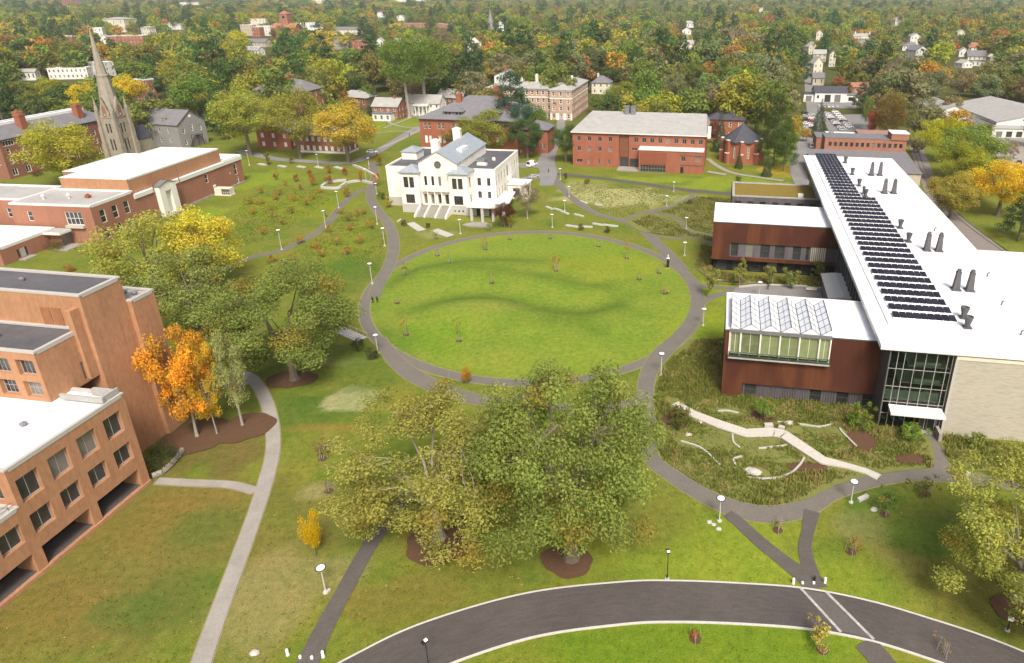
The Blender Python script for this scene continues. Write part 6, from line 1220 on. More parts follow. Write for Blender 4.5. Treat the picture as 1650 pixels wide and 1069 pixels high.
LAND = [(205, 60, 'the red brick town block'), (165, 150, 'the stone steeple'), (270, 195, 'the grey clapboard hall'), (100, 215, 'the brick dormitory by the steeple'), (470, 140, 'the tall brick hall'), (455, 45, 'the brick church'), (655, 72, 'the brick school'), (682, 165, 'the columned house'), (735, 195, 'the red brick hall'),
        (880, 160, 'the banded dormitory'), (792, 40, 'the grey wooden steeple'), (1030, 210, 'the modern brick hall'), (1168, 205, 'the brick villa'), (1335, 157, 'the white garage'), (1390, 65, 'the cream villa'), (1480, 85, 'the white farmhouse'), (1572, 98, 'the tan half-timbered house'), (1600, 195, 'the lumber warehouse'), (1318, 110, 'the cream house row'), (1430, 240, 'the clerestory workshop'),
        (275, 40, 'the white mansard house'), (560, 50, 'the white terrace'), (112, 118, 'the long white flat building'), (1110, 60, 'the pale house in the wood'), (664, 8, 'the wide white building'), (165, 5, 'the apartment towers'), (766, 80, 'the steep white chapel')]
AUTO = []            # things whose labels are completed together
def relate(px, py):
    x, y, nm = min(LAND, key=lambda l: (l[0] - px) ** 2 + ((l[1] - py) * 1.6) ** 2); dx, dy = px - x, py - y
    if abs(dx) > abs(dy) * 1.3: return ('right of ' if dx > 0 else 'left of ') + nm
    return ('below ' if dy > 0 else 'above ') + nm
def size_word(w): return 'small ' if w < 9 else 'large ' if w > 19 else ''
def auto_tree(x, y, w, h, colour, form, detail, px, py, group):
    AUTO.append([f'{colour} {NKIND[form]} {relate(px, py)}', size_word(w), px, py, (x, y, w, h, colour, form, detail, group)]); TREES.append((x, y)); TW.append(w)
KEEP = [(1290, 150, 1400, 222, 440), (600, 178, 680, 262, 400), (1460, 215, 1490, 300, 330), (1560, 190, 1650, 300, 330)] + KEEPB
def clear(x, y, w, h, tol, whole=False):
    px0, py0, dd = proj(x, y, h); px1, py1, _ = proj(x, y, h * .12); r = w * .46 * F / dd
    for (a, b_, c, d, yy) in KEEP:
        if y < yy + 4:
            ox, oy = min(px0 + r, c) - max(px0 - r, a), min(py1, d) - max(py0, b_)
            if ox > 0 and oy > 0 and ox * oy > tol * max(1, (c - a) * (d - b_) if whole else min((c - a) * (d - b_), 4 * r * r)): return False
    return True
for px, py, wpx, colr, form in MID:
    ratio = {'round': 1.0, 'broad': .85, 'oval': 1.3, 'pine': 1.5, 'cone': 2., 'sparse': 1.05, 'tall': 1.3}[form]
    x, y, w, h = crown_at(px, py, wpx, ratio)
    if w > 34: w, h = 34 + (w - 34) * .5, min(h, 32)
    if not clear(x, y, w, h, .5, True): print('dropped', px, py, wpx, colr); continue
    auto_tree(x, y, w, h, colr, form, 'm' if wpx > 44 else 'f', px, py, None)

# ------------------------------------------------------------------ the wood: scattered where the photograph shows closed canopy
g = np.random.default_rng(11); CAND = []
yy = 300.
while yy < 6200:
    sp = 16.5 + max(0, yy - 700) * .010; half = yy * .98 + 60; xs = np.arange(-half * .99, half * .66, sp)
    for x in xs: CAND.append((x + g.uniform(-.42, .42) * sp, yy + g.uniform(-.42, .42) * sp, sp))
    yy += sp * (1.0 if yy < 900 else 1.5)
SCAT = []; near_pts = np.array(TREES); near_w = np.array(TW)
for x, y, sp in CAND:
    px, py, d = proj(x, y, 7)
    if not (-40 < px < 1690 and -26 < py < 262) or (y < 380 and 560 < px < 905) or (y < 335 and px > 900 and px < 1290) or (y < 330 and px < 560): continue
    town = px < 760 and y > 600 and vnoise(np.array([x]), np.array([y]), 55, 21)[0] > .55
    if town and g.random() < .55: continue
    w = g.uniform(.65, 1.35) * (27 if y < 800 else sp * 1.12); h = min(w * 1.0, 27) * g.uniform(.8, 1.3)
    if y < 1300 and np.min(np.hypot(near_pts[:, 0] - x, near_pts[:, 1] - y) - .40 * (near_w + w)) < 0: continue
    if not clear(x, y, w, h, .26): continue
    pn = vnoise(np.array([x + 3000.]), np.array([y]), 70, 31)[0]; r = g.random() * .75 + pn * .25
    if px < 800: names = [(.32, 'green'), (.52, 'dark green'), (.72, 'olive'), (.86, 'yellow-green'), (.91, 'golden'), (.925, 'orange'), (.985, 'brownish'), (2, 'rust')]
    elif px > 1380 and y < 620: names = [(.30, 'grey-green'), (.52, 'olive'), (.66, 'brownish'), (.76, 'green'), (.85, 'rust'), (.93, 'golden'), (2, 'dark green')]
    else: names = [(.26, 'green'), (.48, 'olive'), (.61, 'dark green'), (.71, 'grey-green'), (.86, 'yellow-green'), (.905, 'golden'), (.92, 'orange'), (.935, 'rust'), (2, 'brownish')]
    r = (r - .08) / .84; c = next(n for t_, n in names if r < t_)
    form = 'round'; rr_ = g.random()
    if c == 'dark green' and rr_ < .5: form = 'pine'
    elif c == 'brownish' and rr_ < .6: form = 'sparse'
    elif rr_ < .3: form = 'broad'
    elif rr_ < .5: form = 'oval'
    SCAT.append((x, y, w, h * (1.25 if form == 'pine' else 1), c, form, px, py, w * F / d))
SCAT.sort(key=lambda s: -s[8])
NIND = max(0, 292 - len(AUTO)); 
for x, y, w, h, c, form, px, py, wp in SCAT[:NIND]: auto_tree(x, y, w, h, c, form, 'f', px, py, None)
# complete the labels: same words -> by place among their likes
from collections import defaultdict
fam = defaultdict(list)
for a in AUTO: fam[a[1] + a[0]].append(a)
for lab, L in fam.items():
    L.sort(key=lambda a: a[2]); n = len(L)
    for i, a in enumerate(L):
        if n == 1: s = lab
        elif n == 2: s = lab + (', the left one' if i == 0 else ', the right one')
        else: s = lab + (f', leftmost one' if i == 0 else f', rightmost one' if i == n - 1 else f', {ordinal(i, n)} from left')
        x, y, w, h, c, form, det, grp = a[4]; put_tree(x, y, w, h, c, form, s, det, group='trees of the surrounding woods')
# the rest of the wood: one mass
def forest_mass(items):
    Vs, Ls, Cs = [], [], []; lib = {}
    for form in ('round', 'broad', 'oval', 'pine', 'sparse'):
        for k in range(2):
            for q, (n, s) in enumerate(((800, .044), (260, .08), (80, .15))):
                gg = np.random.default_rng(k * 7 + q + len(form)); C = crown_clusters(form, gg); lib[form, k, q] = leaves(C, n, s, gg, gold=-1 if form == 'pine' else .04)
    gg = np.random.default_rng(5)
    for x, y, w, h, c, form, px, py, wp in items:
        q = 0 if wp > 15 else 1 if wp > 8 else 2; V, lv = lib[form, int(gg.integers(0, 2)), q]; a = gg.uniform(0, 6.28); ca, sa = math.cos(a), math.sin(a)
        Vs.append(np.stack([(V[:, 0] * ca - V[:, 1] * sa) * w + x, (V[:, 0] * sa + V[:, 1] * ca) * w + y, V[:, 2] * h], 1)); Ls.append(lv); Cs.append(np.tile(jit(tuple(1.12 * q_ for q_ in TC[c]), gg, .16), (len(V), 1)))
    V = np.concatenate(Vs); me = bpy.data.meshes.new('distant_forest'); np_mesh(me, V, np.arange(len(V)).reshape(-1, 4)); set_attr(me, 'lv', np.concatenate(Ls)); set_attr(me, 'Col', np.concatenate(Cs)); me.materials.append(M['leaf_mass'])
    o = link('distant_forest', me); o['kind'] = 'stuff'; tag(o, 'far autumn wood merging into one canopy up to the horizon', 'forest'); print('forest trees', len(items), 'faces', len(V) // 4)
forest_mass(SCAT[NIND:])

# ================================================================== STREET FURNITURE
def gz(x, y): return float(ground_h(np.array([[x]]), np.array([[y]]))[0, 0])
def lamp_post(h=4.3):
    t = link('path_lamp', None)
    q = MB(); q.ring([(.33, 0), (.33, .16), (.3, .2)], (0, 0), 12); q.obj('footing', 'granite', t)
    q = MB(); q.ring([(.12, .2), (.12, .5), (.085, .55), (.07, h - .22)], (0, 0), 8); q.obj('pole', 'pole_metal', t)
    q = MB(); q.ring([(.07, h - .22), (.2, h - .16), (.58, h - .1), (.62, h - .05), (.6, h)], (0, 0), 16); hd = q.obj('lamp_head', 'black_metal', t)
    q = MB(); q.ring([(.51, h + .002), (.48, h + .05), (.2, h + .09)], (0, 0), 16); q.obj('cap', 'lamp_white', hd)
    return t
LP = lamp_post()
LAMPS = [(454, 403, 371, 'beside the path left of the yellow-topped tree'), (525, 367, 340, 'with a walker passing, on the upper left path'), (546, 336, 309, 'at the upper bend of the upper left path'), (595, 272, 255, 'at the road corner left of the white hall'), (590, 291, 273, 'beside the gold sapling left of the white hall'), (607, 313, 296, 'close to the left wall of the white hall'), (608, 362, 334, 'where two paths join below the white hall'), (620, 397, 368, 'left of the ring path, below the path junction'),
         (600, 458, 425, 'left of the two walkers on the ring path'), (609, 569, 540, 'at the foot of the granite steps'), (742, 377, 354, 'in front of the white hall steps'), (910, 340, 324, 'between drive and upper oval, beside stepped stones'), (917, 318, 301, 'at the left end of the dry meadow'), (903, 290, 272, 'where lane and fresh asphalt path meet'), (890, 367, 346, 'on the upper rim of the oval lawn'), (1085.5, 309, 294, 'on the fresh asphalt path before the modern brick hall'), (1074, 333, 316, 'at the right end of the dry meadow'),
         (1105.5, 370, 351, 'in the meadow left of the middle rust wing, upper one'), (1103, 412, 391, 'in the meadow left of the middle rust wing, lower one'), (1133, 525, 498, 'at the right rim of the ring path'), (1065, 606, 570, 'by the lower right fork of the ring path'), (1159, 840, 803, 'left of the grass triangle, by the round stones'), (1371, 810, 776, 'right of the grass triangle, by the granite slab'), (525, 955, 915, 'beside the small bright yellow tree'), (1223, 478, 455, 'on the plaza between the rust wings'), (402, 267, 241, 'by the road left of the gabled brick block'), (697, 690, 655, 'half hidden in the crown of the olive oak'), (513, 268, 249, 'by the road below the white base hall'), (925, 700, 663, 'half hidden in the crown of the largest oak')]
for i, (px, py, pt, where) in enumerate(LAMPS):
    p = P(px, py); t = LP if i == 0 else copy_tree(LP); h = Zat(p.y, pt); t.location = (p.x, p.y, gz(p.x, p.y)); k = min(max(h / 4.3, .85), 1.5 if i not in (26, 28) else 1.0); t.scale = (1.05, 1.05, k); tag(t, 'white-topped path lamp ' + where, 'lamp post', 'white-topped path lamps')
# tall black road lamps
def road_lamp(h=4.6):
    t = link('road_lamp', None); q = MB(); q.ring([(.3, 0), (.3, .1)], (0, 0), 12); q.obj('footing', 'granite', t)
    q = MB(); q.ring([(.1, .1), (.1, .7), (.06, .8), (.05, h)], (0, 0), 8); q.obj('pole', 'black_metal', t)
    q = MB(); q.box(-.24, .24, -.3, .42, h, h + .13); q.box(-.06, .06, -.06, .06, h - .2, h); hd = q.obj('lamp_head', 'black_metal', t); q = MB(); q.box(-.2, .2, -.26, .1, h + .132, h + .19); q.obj('cap', 'lamp_white', hd); return t
RL = road_lamp()
for i, (p, h, rz, lab) in enumerate([(P(1075, 933), 4.5, .2, 'black road lamp on the verge right of the largest oak'), (P(692, 1082), 4.6, 2.4, 'black road lamp at the bottom edge, left part of the road'), (P(1623, 1016), 4.7, -.4, 'leaning-looking black road lamp with white notice, bottom right')]):
    t = RL if i == 0 else copy_tree(RL); t.location = p; t.rotation_euler = (0, 0, rz); t.scale = (1, 1, h / 4.6); tag(t, lab, 'lamp post', 'black road lamps')
    if i == 2: q = MB(); q.box(-.28, .28, -.14, -.06, 1.6, 2.2); q.obj('notice', 'lamp_white', t)
# dark pillar at the right of the oval
t = thing('information_pillar', 'dark information pillar with white cap on the right rim of the oval lawn', 'pillar', P(1076, 432)); q = MB(); q.box(-.35, .35, -.2, .2, 0, 2.7); q.obj('body', 'black_metal', t); q = MB(); q.box(-.4, .4, -.25, .25, 2.7, 2.9); q.ring([(.1, 2.9), (.08, 3.6), (.2, 3.65), (.15, 3.8)], (0, 0), 8); q.obj('cap', 'lamp_white', t); q = MB(); q.box(-.45, .45, -.3, .3, 0, .1); q.obj('base', 'granite', t)
# bollards
def bollard(): 
    t = link('bollard', None); q = MB(); q.ring([(.16, 0), (.15, .85), (.11, .95), (.02, 1.0)], (0, 0), 10); q.obj('post', 'lamp_white', t); q = MB(); q.ring([(.2, 0), (.2, .08)], (0, 0), 10); q.obj('base', 'granite', t); return t
BO = bollard()
for i, (px, py, k, lab) in enumerate([(464, 1056, 1, 'white bollard left of the lower path at the bottom edge'), (484, 1061, .45, 'short white stub on the lower path, nearer the left bollard'), (503, 1062, .45, 'short white stub on the lower path, nearer the right bollard'), (521, 1059, 1, 'white bollard right of the lower path at the bottom edge'), (1278, 941, 1, 'white bollard left of the path by the road crossing'), (1293, 941, .35, 'short white stub on the path by the crossing, left one'), (1311, 941, .35, 'short white stub on the path by the crossing, right one'), (1329, 940, 1, 'white bollard right of the path by the road crossing')]):
    t = BO if i == 0 else copy_tree(BO); t.location = P(px, py); t.scale = (1.1, 1.1, k); tag(t, lab, 'bollard', 'white bollards at path ends')
t = thing('dark_bollard', 'dark bollard standing on the path just above the road crossing', 'bollard', P(1312, 937)); q = MB(); q.ring([(.14, 0), (.13, .9), (.03, 1)], (0, 0), 10); q.obj('post', 'black_metal', t)
# stones, slabs, steps, walls
def stone(px, py, r, lab, seed, name='boulder', m='granite', h=.5):
    g_ = np.random.default_rng(seed); q = P(px, py); b = MB(); n = 9; pr = [(1., 0), (1.02, .3), (.75, .8), (.1, 1.)]
    for rr_, z in pr:
        for k in range(n): a = 6.283 * k / n; f = r * rr_ * g_.uniform(.82, 1.15); b.v.append((f * math.cos(a), f * .8 * math.sin(a), z * r * h * 1.4))
    for j in range(3):
        for k in range(n): a, c = j * n + k, j * n + (k + 1) % n; b.f.append((a, c, c + n, a + n))
    b.f.append(tuple(3 * n + k for k in range(n))); o = b.obj(name, m); o.location = (q.x, q.y, gz(q.x, q.y)); return tag(o, lab, 'stone')
for a in [(1143, 842, .42, 'pale round stone beside the lamp left of the grass triangle, leftmost', 1), (1150, 846, .36, 'pale round stone beside the lamp left of the grass triangle, middle', 2), (1158, 853, .42, 'pale round stone beside the lamp left of the grass triangle, lowest', 3), (410, 1053, .5, 'pale flat boulder in the grass near the bottom, left of the lower path', 4), (1215, 763, 1.1, 'pale boulder in the lower pocket of the sunken garden', 5), (1207, 759, .8, 'smaller boulder touching the pale garden boulder', 6), (1272, 684, .9, 'grey boulder at the bend of the white boardwalk', 7), (1408, 822, .55, 'round stone in the grass right of the granite slab', 8), (1110, 702, .6, 'pale boulder in the upper left of the sunken garden', 9), (1128, 682, .5, 'boulder under the upper end of the boardwalk', 10)]: stone(*a)
def slab(name, p0, p1, w, h, lab, m='granite', cat='slab', grp=None):
    a, c = P(*p0), P(*p1); d = c - a; L = d.length; b = MB(); k = .04; b.prism([(0, -w / 2), (L, -w / 2 + k), (L - k, w / 2), (k, w / 2 - k)], 0, h); o = b.obj(name, m); o.location = (a.x, a.y, min(gz(a.x, a.y), gz(c.x, c.y))); o.rotation_euler = (0, 0, math.atan2(d.y, d.x)); return tag(o, lab, cat, grp)
slab('stone_bench', (1382, 808), (1398, 801), .6, .45, 'granite slab bench beside the lamp right of the grass triangle', cat='bench')
slab('stone_bench', (1556, 776), (1560, 764), .7, .45, 'pale slab bench at the right end of the loop path', cat='bench')
slab('stone_bench', (526, 957), (532, 951), .4, .3, 'small pale slab at the foot of the lower left lamp', cat='bench')
SEAT = [((417, 265), (428, 267)), ((449, 268), (460, 270)), ((480, 269), (491, 271)), ((509, 270), (520, 272)), ((540, 270), (551, 273))]
for i, (a, c) in enumerate(SEAT): slab('stone_bench', a, c, 1.6, .45, 'pale stone seat slab along the road above the shrub slope, %s from left' % ordinal(i, 5), cat='bench', grp='stone seats along the road')
ST = [((936, 325), (946, 329)), ((958, 330), (970, 332)), ((880, 334), (890, 338)), ((893, 337), (905, 341)), ((905, 342), (916, 346)), ((926, 346), (940, 350)), ((912, 364), (932, 367)), ((938, 366), (955, 367)), ((955, 361), (972, 364)), ((972, 363), (996, 366))]
for i, (a, c) in enumerate(ST): slab('stone_step', a, c, .9, .4, 'granite slab in the terraced lawn above the oval, %s from top' % ordinal(i, 10), cat='slab', grp='granite slabs above the oval')
def stairs(name, p0, p1, w, n, lab, rail=False):
    a, c = P(*p0), P(*p1); d = c - a; L = d.length; t = thing(name, lab, 'steps', a, math.atan2(d.y, d.x)); s = L / n
    for i in range(n): b = MB(); b.box(s * i + .02, s * (i + .72), -w / 2, w / 2, 0, .14 + .05 * (n - i) / n); b.obj('step', 'granite', t)
    b = MB(); b.box(-.1, L, -w / 2 - .05, w / 2 + .05, 0, .06); b.obj('bed', 'concrete', t)
    if rail:
        b = MB()
        for i in range(4): x = L * (i + .3) / 4; b.tube((x, w / 2 + .2, 0), (x, w / 2 + .2, 1.0), .03, .03, 5)
        b.tube((0, w / 2 + .2, 1), (L, w / 2 + .2, 1.0), .035, .035, 5); b.obj('handrail', 'pole_metal', t)
stairs('granite_stair', (499, 512), (536, 528), 2.3, 7, 'upper flight of granite steps beside the broad green tree'); stairs('granite_stair', (542, 530), (584, 548), 2.6, 9, 'lower flight of granite steps leading to the ring path', True)
stairs('granite_stair', (661, 360), (680, 372), 2.6, 8, 'granite steps on the lawn left below the white hall'); stairs('granite_stair', (700, 371), (726, 381), 2.8, 9, 'granite steps on the lawn below the white hall stair')
slab('stone_step', (641, 358), (646, 354), .6, .3, 'single pale slab where the path meets the white hall lawn')
# terrace garden of pale walls left of the white hall
def low_wall(name, pts, h, w, lab, m='granite', cat='wall', n=6):
    pl = curve(pts, n); o = pl[0]; b = MB(); L, Rr = strip_pts(pl, w)
    for i in range(len(pl) - 1):
        for A, Bq in ((L, Rr),):
            l0, l1, r0, r1 = L[i] - o, L[i + 1] - o, Rr[i] - o, Rr[i + 1] - o
            b.quad((l0.x, l0.y, h), (r0.x, r0.y, h), (r1.x, r1.y, h), (l1.x, l1.y, h)); b.quad((r0.x, r0.y, 0), (r1.x, r1.y, 0), (r1.x, r1.y, h), (r0.x, r0.y, h)); b.quad((l1.x, l1.y, 0), (l0.x, l0.y, 0), (l0.x, l0.y, h), (l1.x, l1.y, h))
    for i in (0, -1): b.quad(*[(q.x - o.x, q.y - o.y, z) for q, z in ((L[i], 0), (Rr[i], 0), (Rr[i], h), (L[i], h))])
    x = b.obj(name, m); x.location = (o.x, o.y, 0); return tag(x, lab, cat)
for i, (pts, lab) in enumerate([([(519, 302), (528, 296), (545, 293), (558, 292)], 'upper pale wall of the terrace garden left of the white hall'), ([(518, 304), (535, 305), (548, 304)], 'lower pale wall of the terrace garden left of the white hall'), ([(548, 303), (560, 296), (580, 293), (600, 297)], 'right pale wall of the terrace garden, towards the white hall'), ([(570, 268), (585, 274), (600, 282), (608, 287)], 'pale wall descending from the road beside the gold sapling')]): low_wall('terrace_wall', pts, .8, 1.0, lab)
for pts, lab in [([(1156, 665), (1172, 664), (1190, 668)], 'curved pale garden wall above the boardwalk, left part'), ([(1252, 682), (1290, 686), (1320, 690), (1345, 686), (1358, 700), (1380, 722)], 'long pale garden wall curving right of the boardwalk'), ([(1180, 702), (1182, 715), (1192, 724)], 'short curved garden wall under the middle of the boardwalk'), ([(1222, 725), (1250, 722), (1268, 720)], 'low pale garden wall beneath the boardwalk bend'), ([(1185, 752), (1182, 742), (1195, 738)], 'small hooked garden wall in the lower pocket'), ([(1200, 771), (1235, 774), (1270, 767), (1288, 752), (1296, 740)], 'long curved garden wall round the lower pocket'), ([(1097, 713), (1125, 722), (1142, 734), (1160, 752)], 'pale garden wall at left of the sunken garden')]: low_wall('garden_wall', pts, .4, .28, lab, 'granite')
low_wall('stone_curb', [(1190, 464), (1230, 461), (1300, 463)], .45, .5, 'pale stone curb along the plaza planting'); low_wall('garden_curb', [(1150, 452), (1230, 458), (1330, 466)], .3, .3, 'thin curb below the row of saplings by the rust wing')
for a, c, lab in [((1299, 470), (1314, 470), 'wooden bench on the plaza between the rust wings')]:
    p = P(*a); t = thing('plaza_bench', lab, 'bench', p, R(-9.7)); q = MB(); q.box(0, 2.6, 0, .6, .42, .5); q.obj('seat', 'cream_siding', t)
    for x in (.1, 2.3): q = MB(); q.box(x, x + .2, .05, .55, 0, .42); q.obj('leg', 'black_metal', t)
    q = MB(); q.box(0, 2.6, .55, .63, .5, .95); q.obj('backrest', 'cream_siding', t)
# boardwalk
BWK = [(1088, 652), (1116, 670), (1160, 688), (1202, 702), (1245, 700), (1262, 704), (1292, 724), (1325, 746), (1360, 752), (1395, 762), (1416, 772)]
pl = [P(*p).lerp(P(*q_), k / 8) for p, q_ in zip(BWK[:-1], BWK[1:]) for k in range(8)] + [P(*BWK[-1])]; o = pl[0]; t = thing('boardwalk', 'pale plank boardwalk zigzagging over the sunken garden', 'boardwalk', o); L, Rr = strip_pts(pl, [1.5, 1.8, 2.1, 2.1, 2.2, 2.2, 2.1, 1.9, 1.3, 1.3, 1.6]); b = MB(); hs = [np.interp(i, [0, 8, 16, 56, 64, 80], [.35, .5, .6, .6, .4, .36]) for i in range(len(pl))]
M['planks'] = mat('pale_planks', (.56, .52, .45), .85, .15, 2., (1, 1, 1), (.44, .41, .35), .2, fine=.2)
for i in range(len(pl) - 1):
    l0, l1, r0, r1 = L[i] - o, L[i + 1] - o, Rr[i] - o, Rr[i + 1] - o; h0, h1 = hs[i], hs[i + 1]
    b.quad((l0.x, l0.y, h0), (r0.x, r0.y, h0), (r1.x, r1.y, h1), (l1.x, l1.y, h1)); b.quad((r0.x, r0.y, h0 - .25), (r1.x, r1.y, h1 - .25), (r1.x, r1.y, h1), (r0.x, r0.y, h0)); b.quad((l1.x, l1.y, h1 - .25), (l0.x, l0.y, h0 - .25), (l0.x, l0.y, h0), (l1.x, l1.y, h1))
b.obj('deck', 'planks', t); b = MB()
for i in range(10, 60, 6):
    for q in (L[i] - o, Rr[i] - o): b.tube((q.x, q.y, -.1), (q.x, q.y, hs[i] - .2), .12, .12, 5)
b.obj('support', 'concrete', t)
slab('stone_bench', (1231, 690), (1245, 690), .7, .9, 'pale block seat at the bend of the boardwalk, left one', cat='bench'); slab('stone_bench', (1254, 692), (1264, 695), .7, .8, 'pale block seat at the bend of the boardwalk, right one', cat='bench')

# ================================================================== PLANTS
def sapling(h, w, colr, stems, name, lab, px, py, dens=1., stakes=True, form='column', group=None, mulch=True):
    p = P(px, py); z = gz(p.x, p.y); g_ = np.random.default_rng(int(px * 7 + py)); t = thing(name, lab, 'sapling', (p.x, p.y, z), 0, group)
    n = int(300 * dens * max(.6, w * h / 4)); V, N_, cl = [], [], []; b = MB()
    for s in range(stems):
        a = g_.uniform(0, 6.28); q = .06 * w if stems > 1 else 0; e = Vector((math.cos(a) * w * .3 * (stems > 1), math.sin(a) * w * .3 * (stems > 1), h * g_.uniform(.75, .95))); b.tube((q * math.cos(a), q * math.sin(a), 0), tuple(e), .045, .015, 5)
        for k in range(9):
            u = g_.uniform(.35, .95); s0 = e * u; br = s0 + Vector((g_.normal() * w * .28, g_.normal() * w * .28, abs(g_.normal()) * h * .12)); b.tube(tuple(s0), tuple(br), .014, .004, 3); cl.append((np.array(br), w * g_.uniform(.12, .2), 1.2))
    b.obj('trunk', 'pale_bark', t)
    if dens > 0:
        V, lv = leaves(cl, n, .15, g_, gold=.1); me = bpy.data.meshes.new('crown'); np_mesh(me, V, np.arange(len(V)).reshape(-1, 4)); set_attr(me, 'lv', lv); me.materials.append(M['leaf']); c = link('crown', me, t); c.color = (*colr, 1)
    if stakes:
        for k in range(3): a = 2.1 * k + .4; b = MB(); b.tube((math.cos(a) * .75, math.sin(a) * .75, 0), (math.cos(a) * .65, math.sin(a) * .65, 1.5), .035, .03, 5); b.obj('stake', 'pale_bark', t)
    if mulch:
        b = MB(); b.poly(*[(p.x + .72 * math.cos(a), p.y + .66 * math.sin(a), gz(p.x + .72 * math.cos(a), p.y + .66 * math.sin(a)) + .035) for a in np.linspace(0, 6.283, 17)[:-1]]); struct(b.obj('mulch_ring', 'mulch'))
    return t
OR, YG, BR, RD = (.45, .24, .04), (.28, .26, .03), (.24, .16, .06), (.40, .13, .03)
for px, py, h, w, c, d, st, lab in [(653, 446, 3.6, 1.6, BR, .7, 1, 'thin brownish sapling at the left rim of the oval'), (705, 412, 2.6, 1.8, YG, .25, 3, 'nearly bare staked sapling near the upper left rim of the oval'), (725, 427, 3, 1.2, YG, .2, 1, 'tiny bare sapling below the upper left rim of the oval'), (782, 402, 3.8, 2.2, OR, .6, 3, 'orange staked sapling at the upper rim of the oval'), (821, 386, 2.8, 1.2, YG, .15, 1, 'faint sapling at the top rim of the oval'), (886, 385, 2.2, 1.2, YG, .25, 1, 'short sapling at the top rim of the oval, left of the upper lamp'), (793, 460, 4.2, 1.6, BR, .25, 1, 'thin bare sapling left of the middle of the oval'), (896, 437, 5.0, 2.0, OR, .9, 3, 'orange-tipped multi-stemmed sapling in the upper middle of the oval'),
                          (965, 398, 2.4, 1.2, YG, .15, 1, 'small bare sapling in the upper right of the oval'), (1010, 417, 4.8, 1.8, OR, .6, 1, 'orange sapling at the upper right of the oval'), (1030, 451, 2.2, 1.2, YG, .2, 1, 'short sapling at the right of the oval'), (1062, 441, 2.2, 1.6, BR, .3, 1, 'faint brown sapling at the right rim of the oval'), (1072, 475, 2.0, 2.0, (.55, .38, .03), .7, 3, 'bright yellow low sapling at the right rim of the oval'), (640, 490, 1.8, 1.8, (.5, .36, .04), .35, 1, 'yellow low sapling at the left rim of the oval'), (655, 541, 5.6, 1.6, OR, .4, 1, 'tall thin orange-tipped sapling in the lower left of the oval'), (740, 551, 6.0, 2.2, YG, .4, 1, 'tall thin yellowish sapling in the lower left middle of the oval')]:
    sapling(h, w, c, st, 'sapling', lab, px, py, d * .45, group='saplings on the oval lawn')
for i, (px, py, h, w, c, lab) in enumerate([(1143, 480, 8.5, 3.0, (.28, .29, .07), 'tall pale birch beside the path fork left of the near rust wing'), (1192, 462, 7, 2.6, (.24, .25, .06), 'slender birch in the planting below the middle rust wing, leftmost'), (1238, 463, 5.5, 2.6, (.22, .24, .06), 'slender birch in the planting below the middle rust wing, second'), (1272, 465, 5.6, 2.6, (.20, .24, .06), 'slender birch in the planting below the middle rust wing, third'), (1316, 452, 5.2, 2.6, (.15, .22, .05), 'greener birch in the planting beside the white link roof'), (1232, 676, 4.2, 2.8, (.15, .24, .04), 'light green multi-stem birch before the near rust wing, left'), (1378, 690, 4.4, 2.8, (.15, .23, .04), 'light green multi-stem birch before the near rust wing, right'), (1467, 708, 3.4, 2.8, (.17, .28, .04), 'light green multi-stem birch beside the glass entrance'), (1090, 690, 4.4, 3.2, (.10, .12, .03), 'dark multi-stem birch left of the sunken garden'), (1570, 722, 3, 2, (.2, .24, .05), 'thin birch in front of the pale stone wall')]):
    sapling(h, w, tuple(1.25 * x for x in c), 3, 'birch', lab, px, py, 2.2, False, mulch=False)
for px, py, h, w, c, d, lab in [(520, 740, 3, 2.4, BR, .5, 'thin staked sapling right of the concrete path'), (530, 792, 2, 1.4, BR, .1, 'bare sapling stub in a dry ring near the concrete path'), (1253, 855, 2.2, 1.6, BR, .2, 'bare staked sapling on the grass triangle'), (1371, 890, 2.4, 2, RD, .25, 'reddish staked sapling on the lower right lawn'), (1425, 830, 4.5, 2.2, (.1, .17, .03), .6, 'green sapling right of the granite slab bench'), (1492, 797, 3, 2.6, (.13, .12, .04), .7, 'bushy staked sapling below the loop path, right'), (1325, 1048, 4.2, 2.6, (.5, .42, .1), .8, 'pale yellow staked sapling beside the road crossing'), (1520, 1035 + 20, 2.5, 1.6, BR, .15, 'bare sapling below the road at lower right'), (1120, 1030, .9, .9, RD, .4, 'tiny reddish seedling on the grass below the road'), (703, 385, 2.4, 1.6, YG, .4, 'thin yellow sapling right of the granite steps'), (788, 371, 3.2, 1.4, YG, .7, 'yellow sapling in front of the white hall arcade'), (822, 366, 3.4, 2.2, YG, .8, 'yellow-brown sapling beside the maroon maple'), (1154, 572, 2.5, 1.4, YG, .2, 'bare pale sapling in the tall grass left of the near rust wing'), (1073, 660, 2.8, 1.6, YG, .3, 'pale sapling in the tall grass at the ring path fork')]:
    sapling(h, w, c, 2, 'sapling', lab, px, py, d)
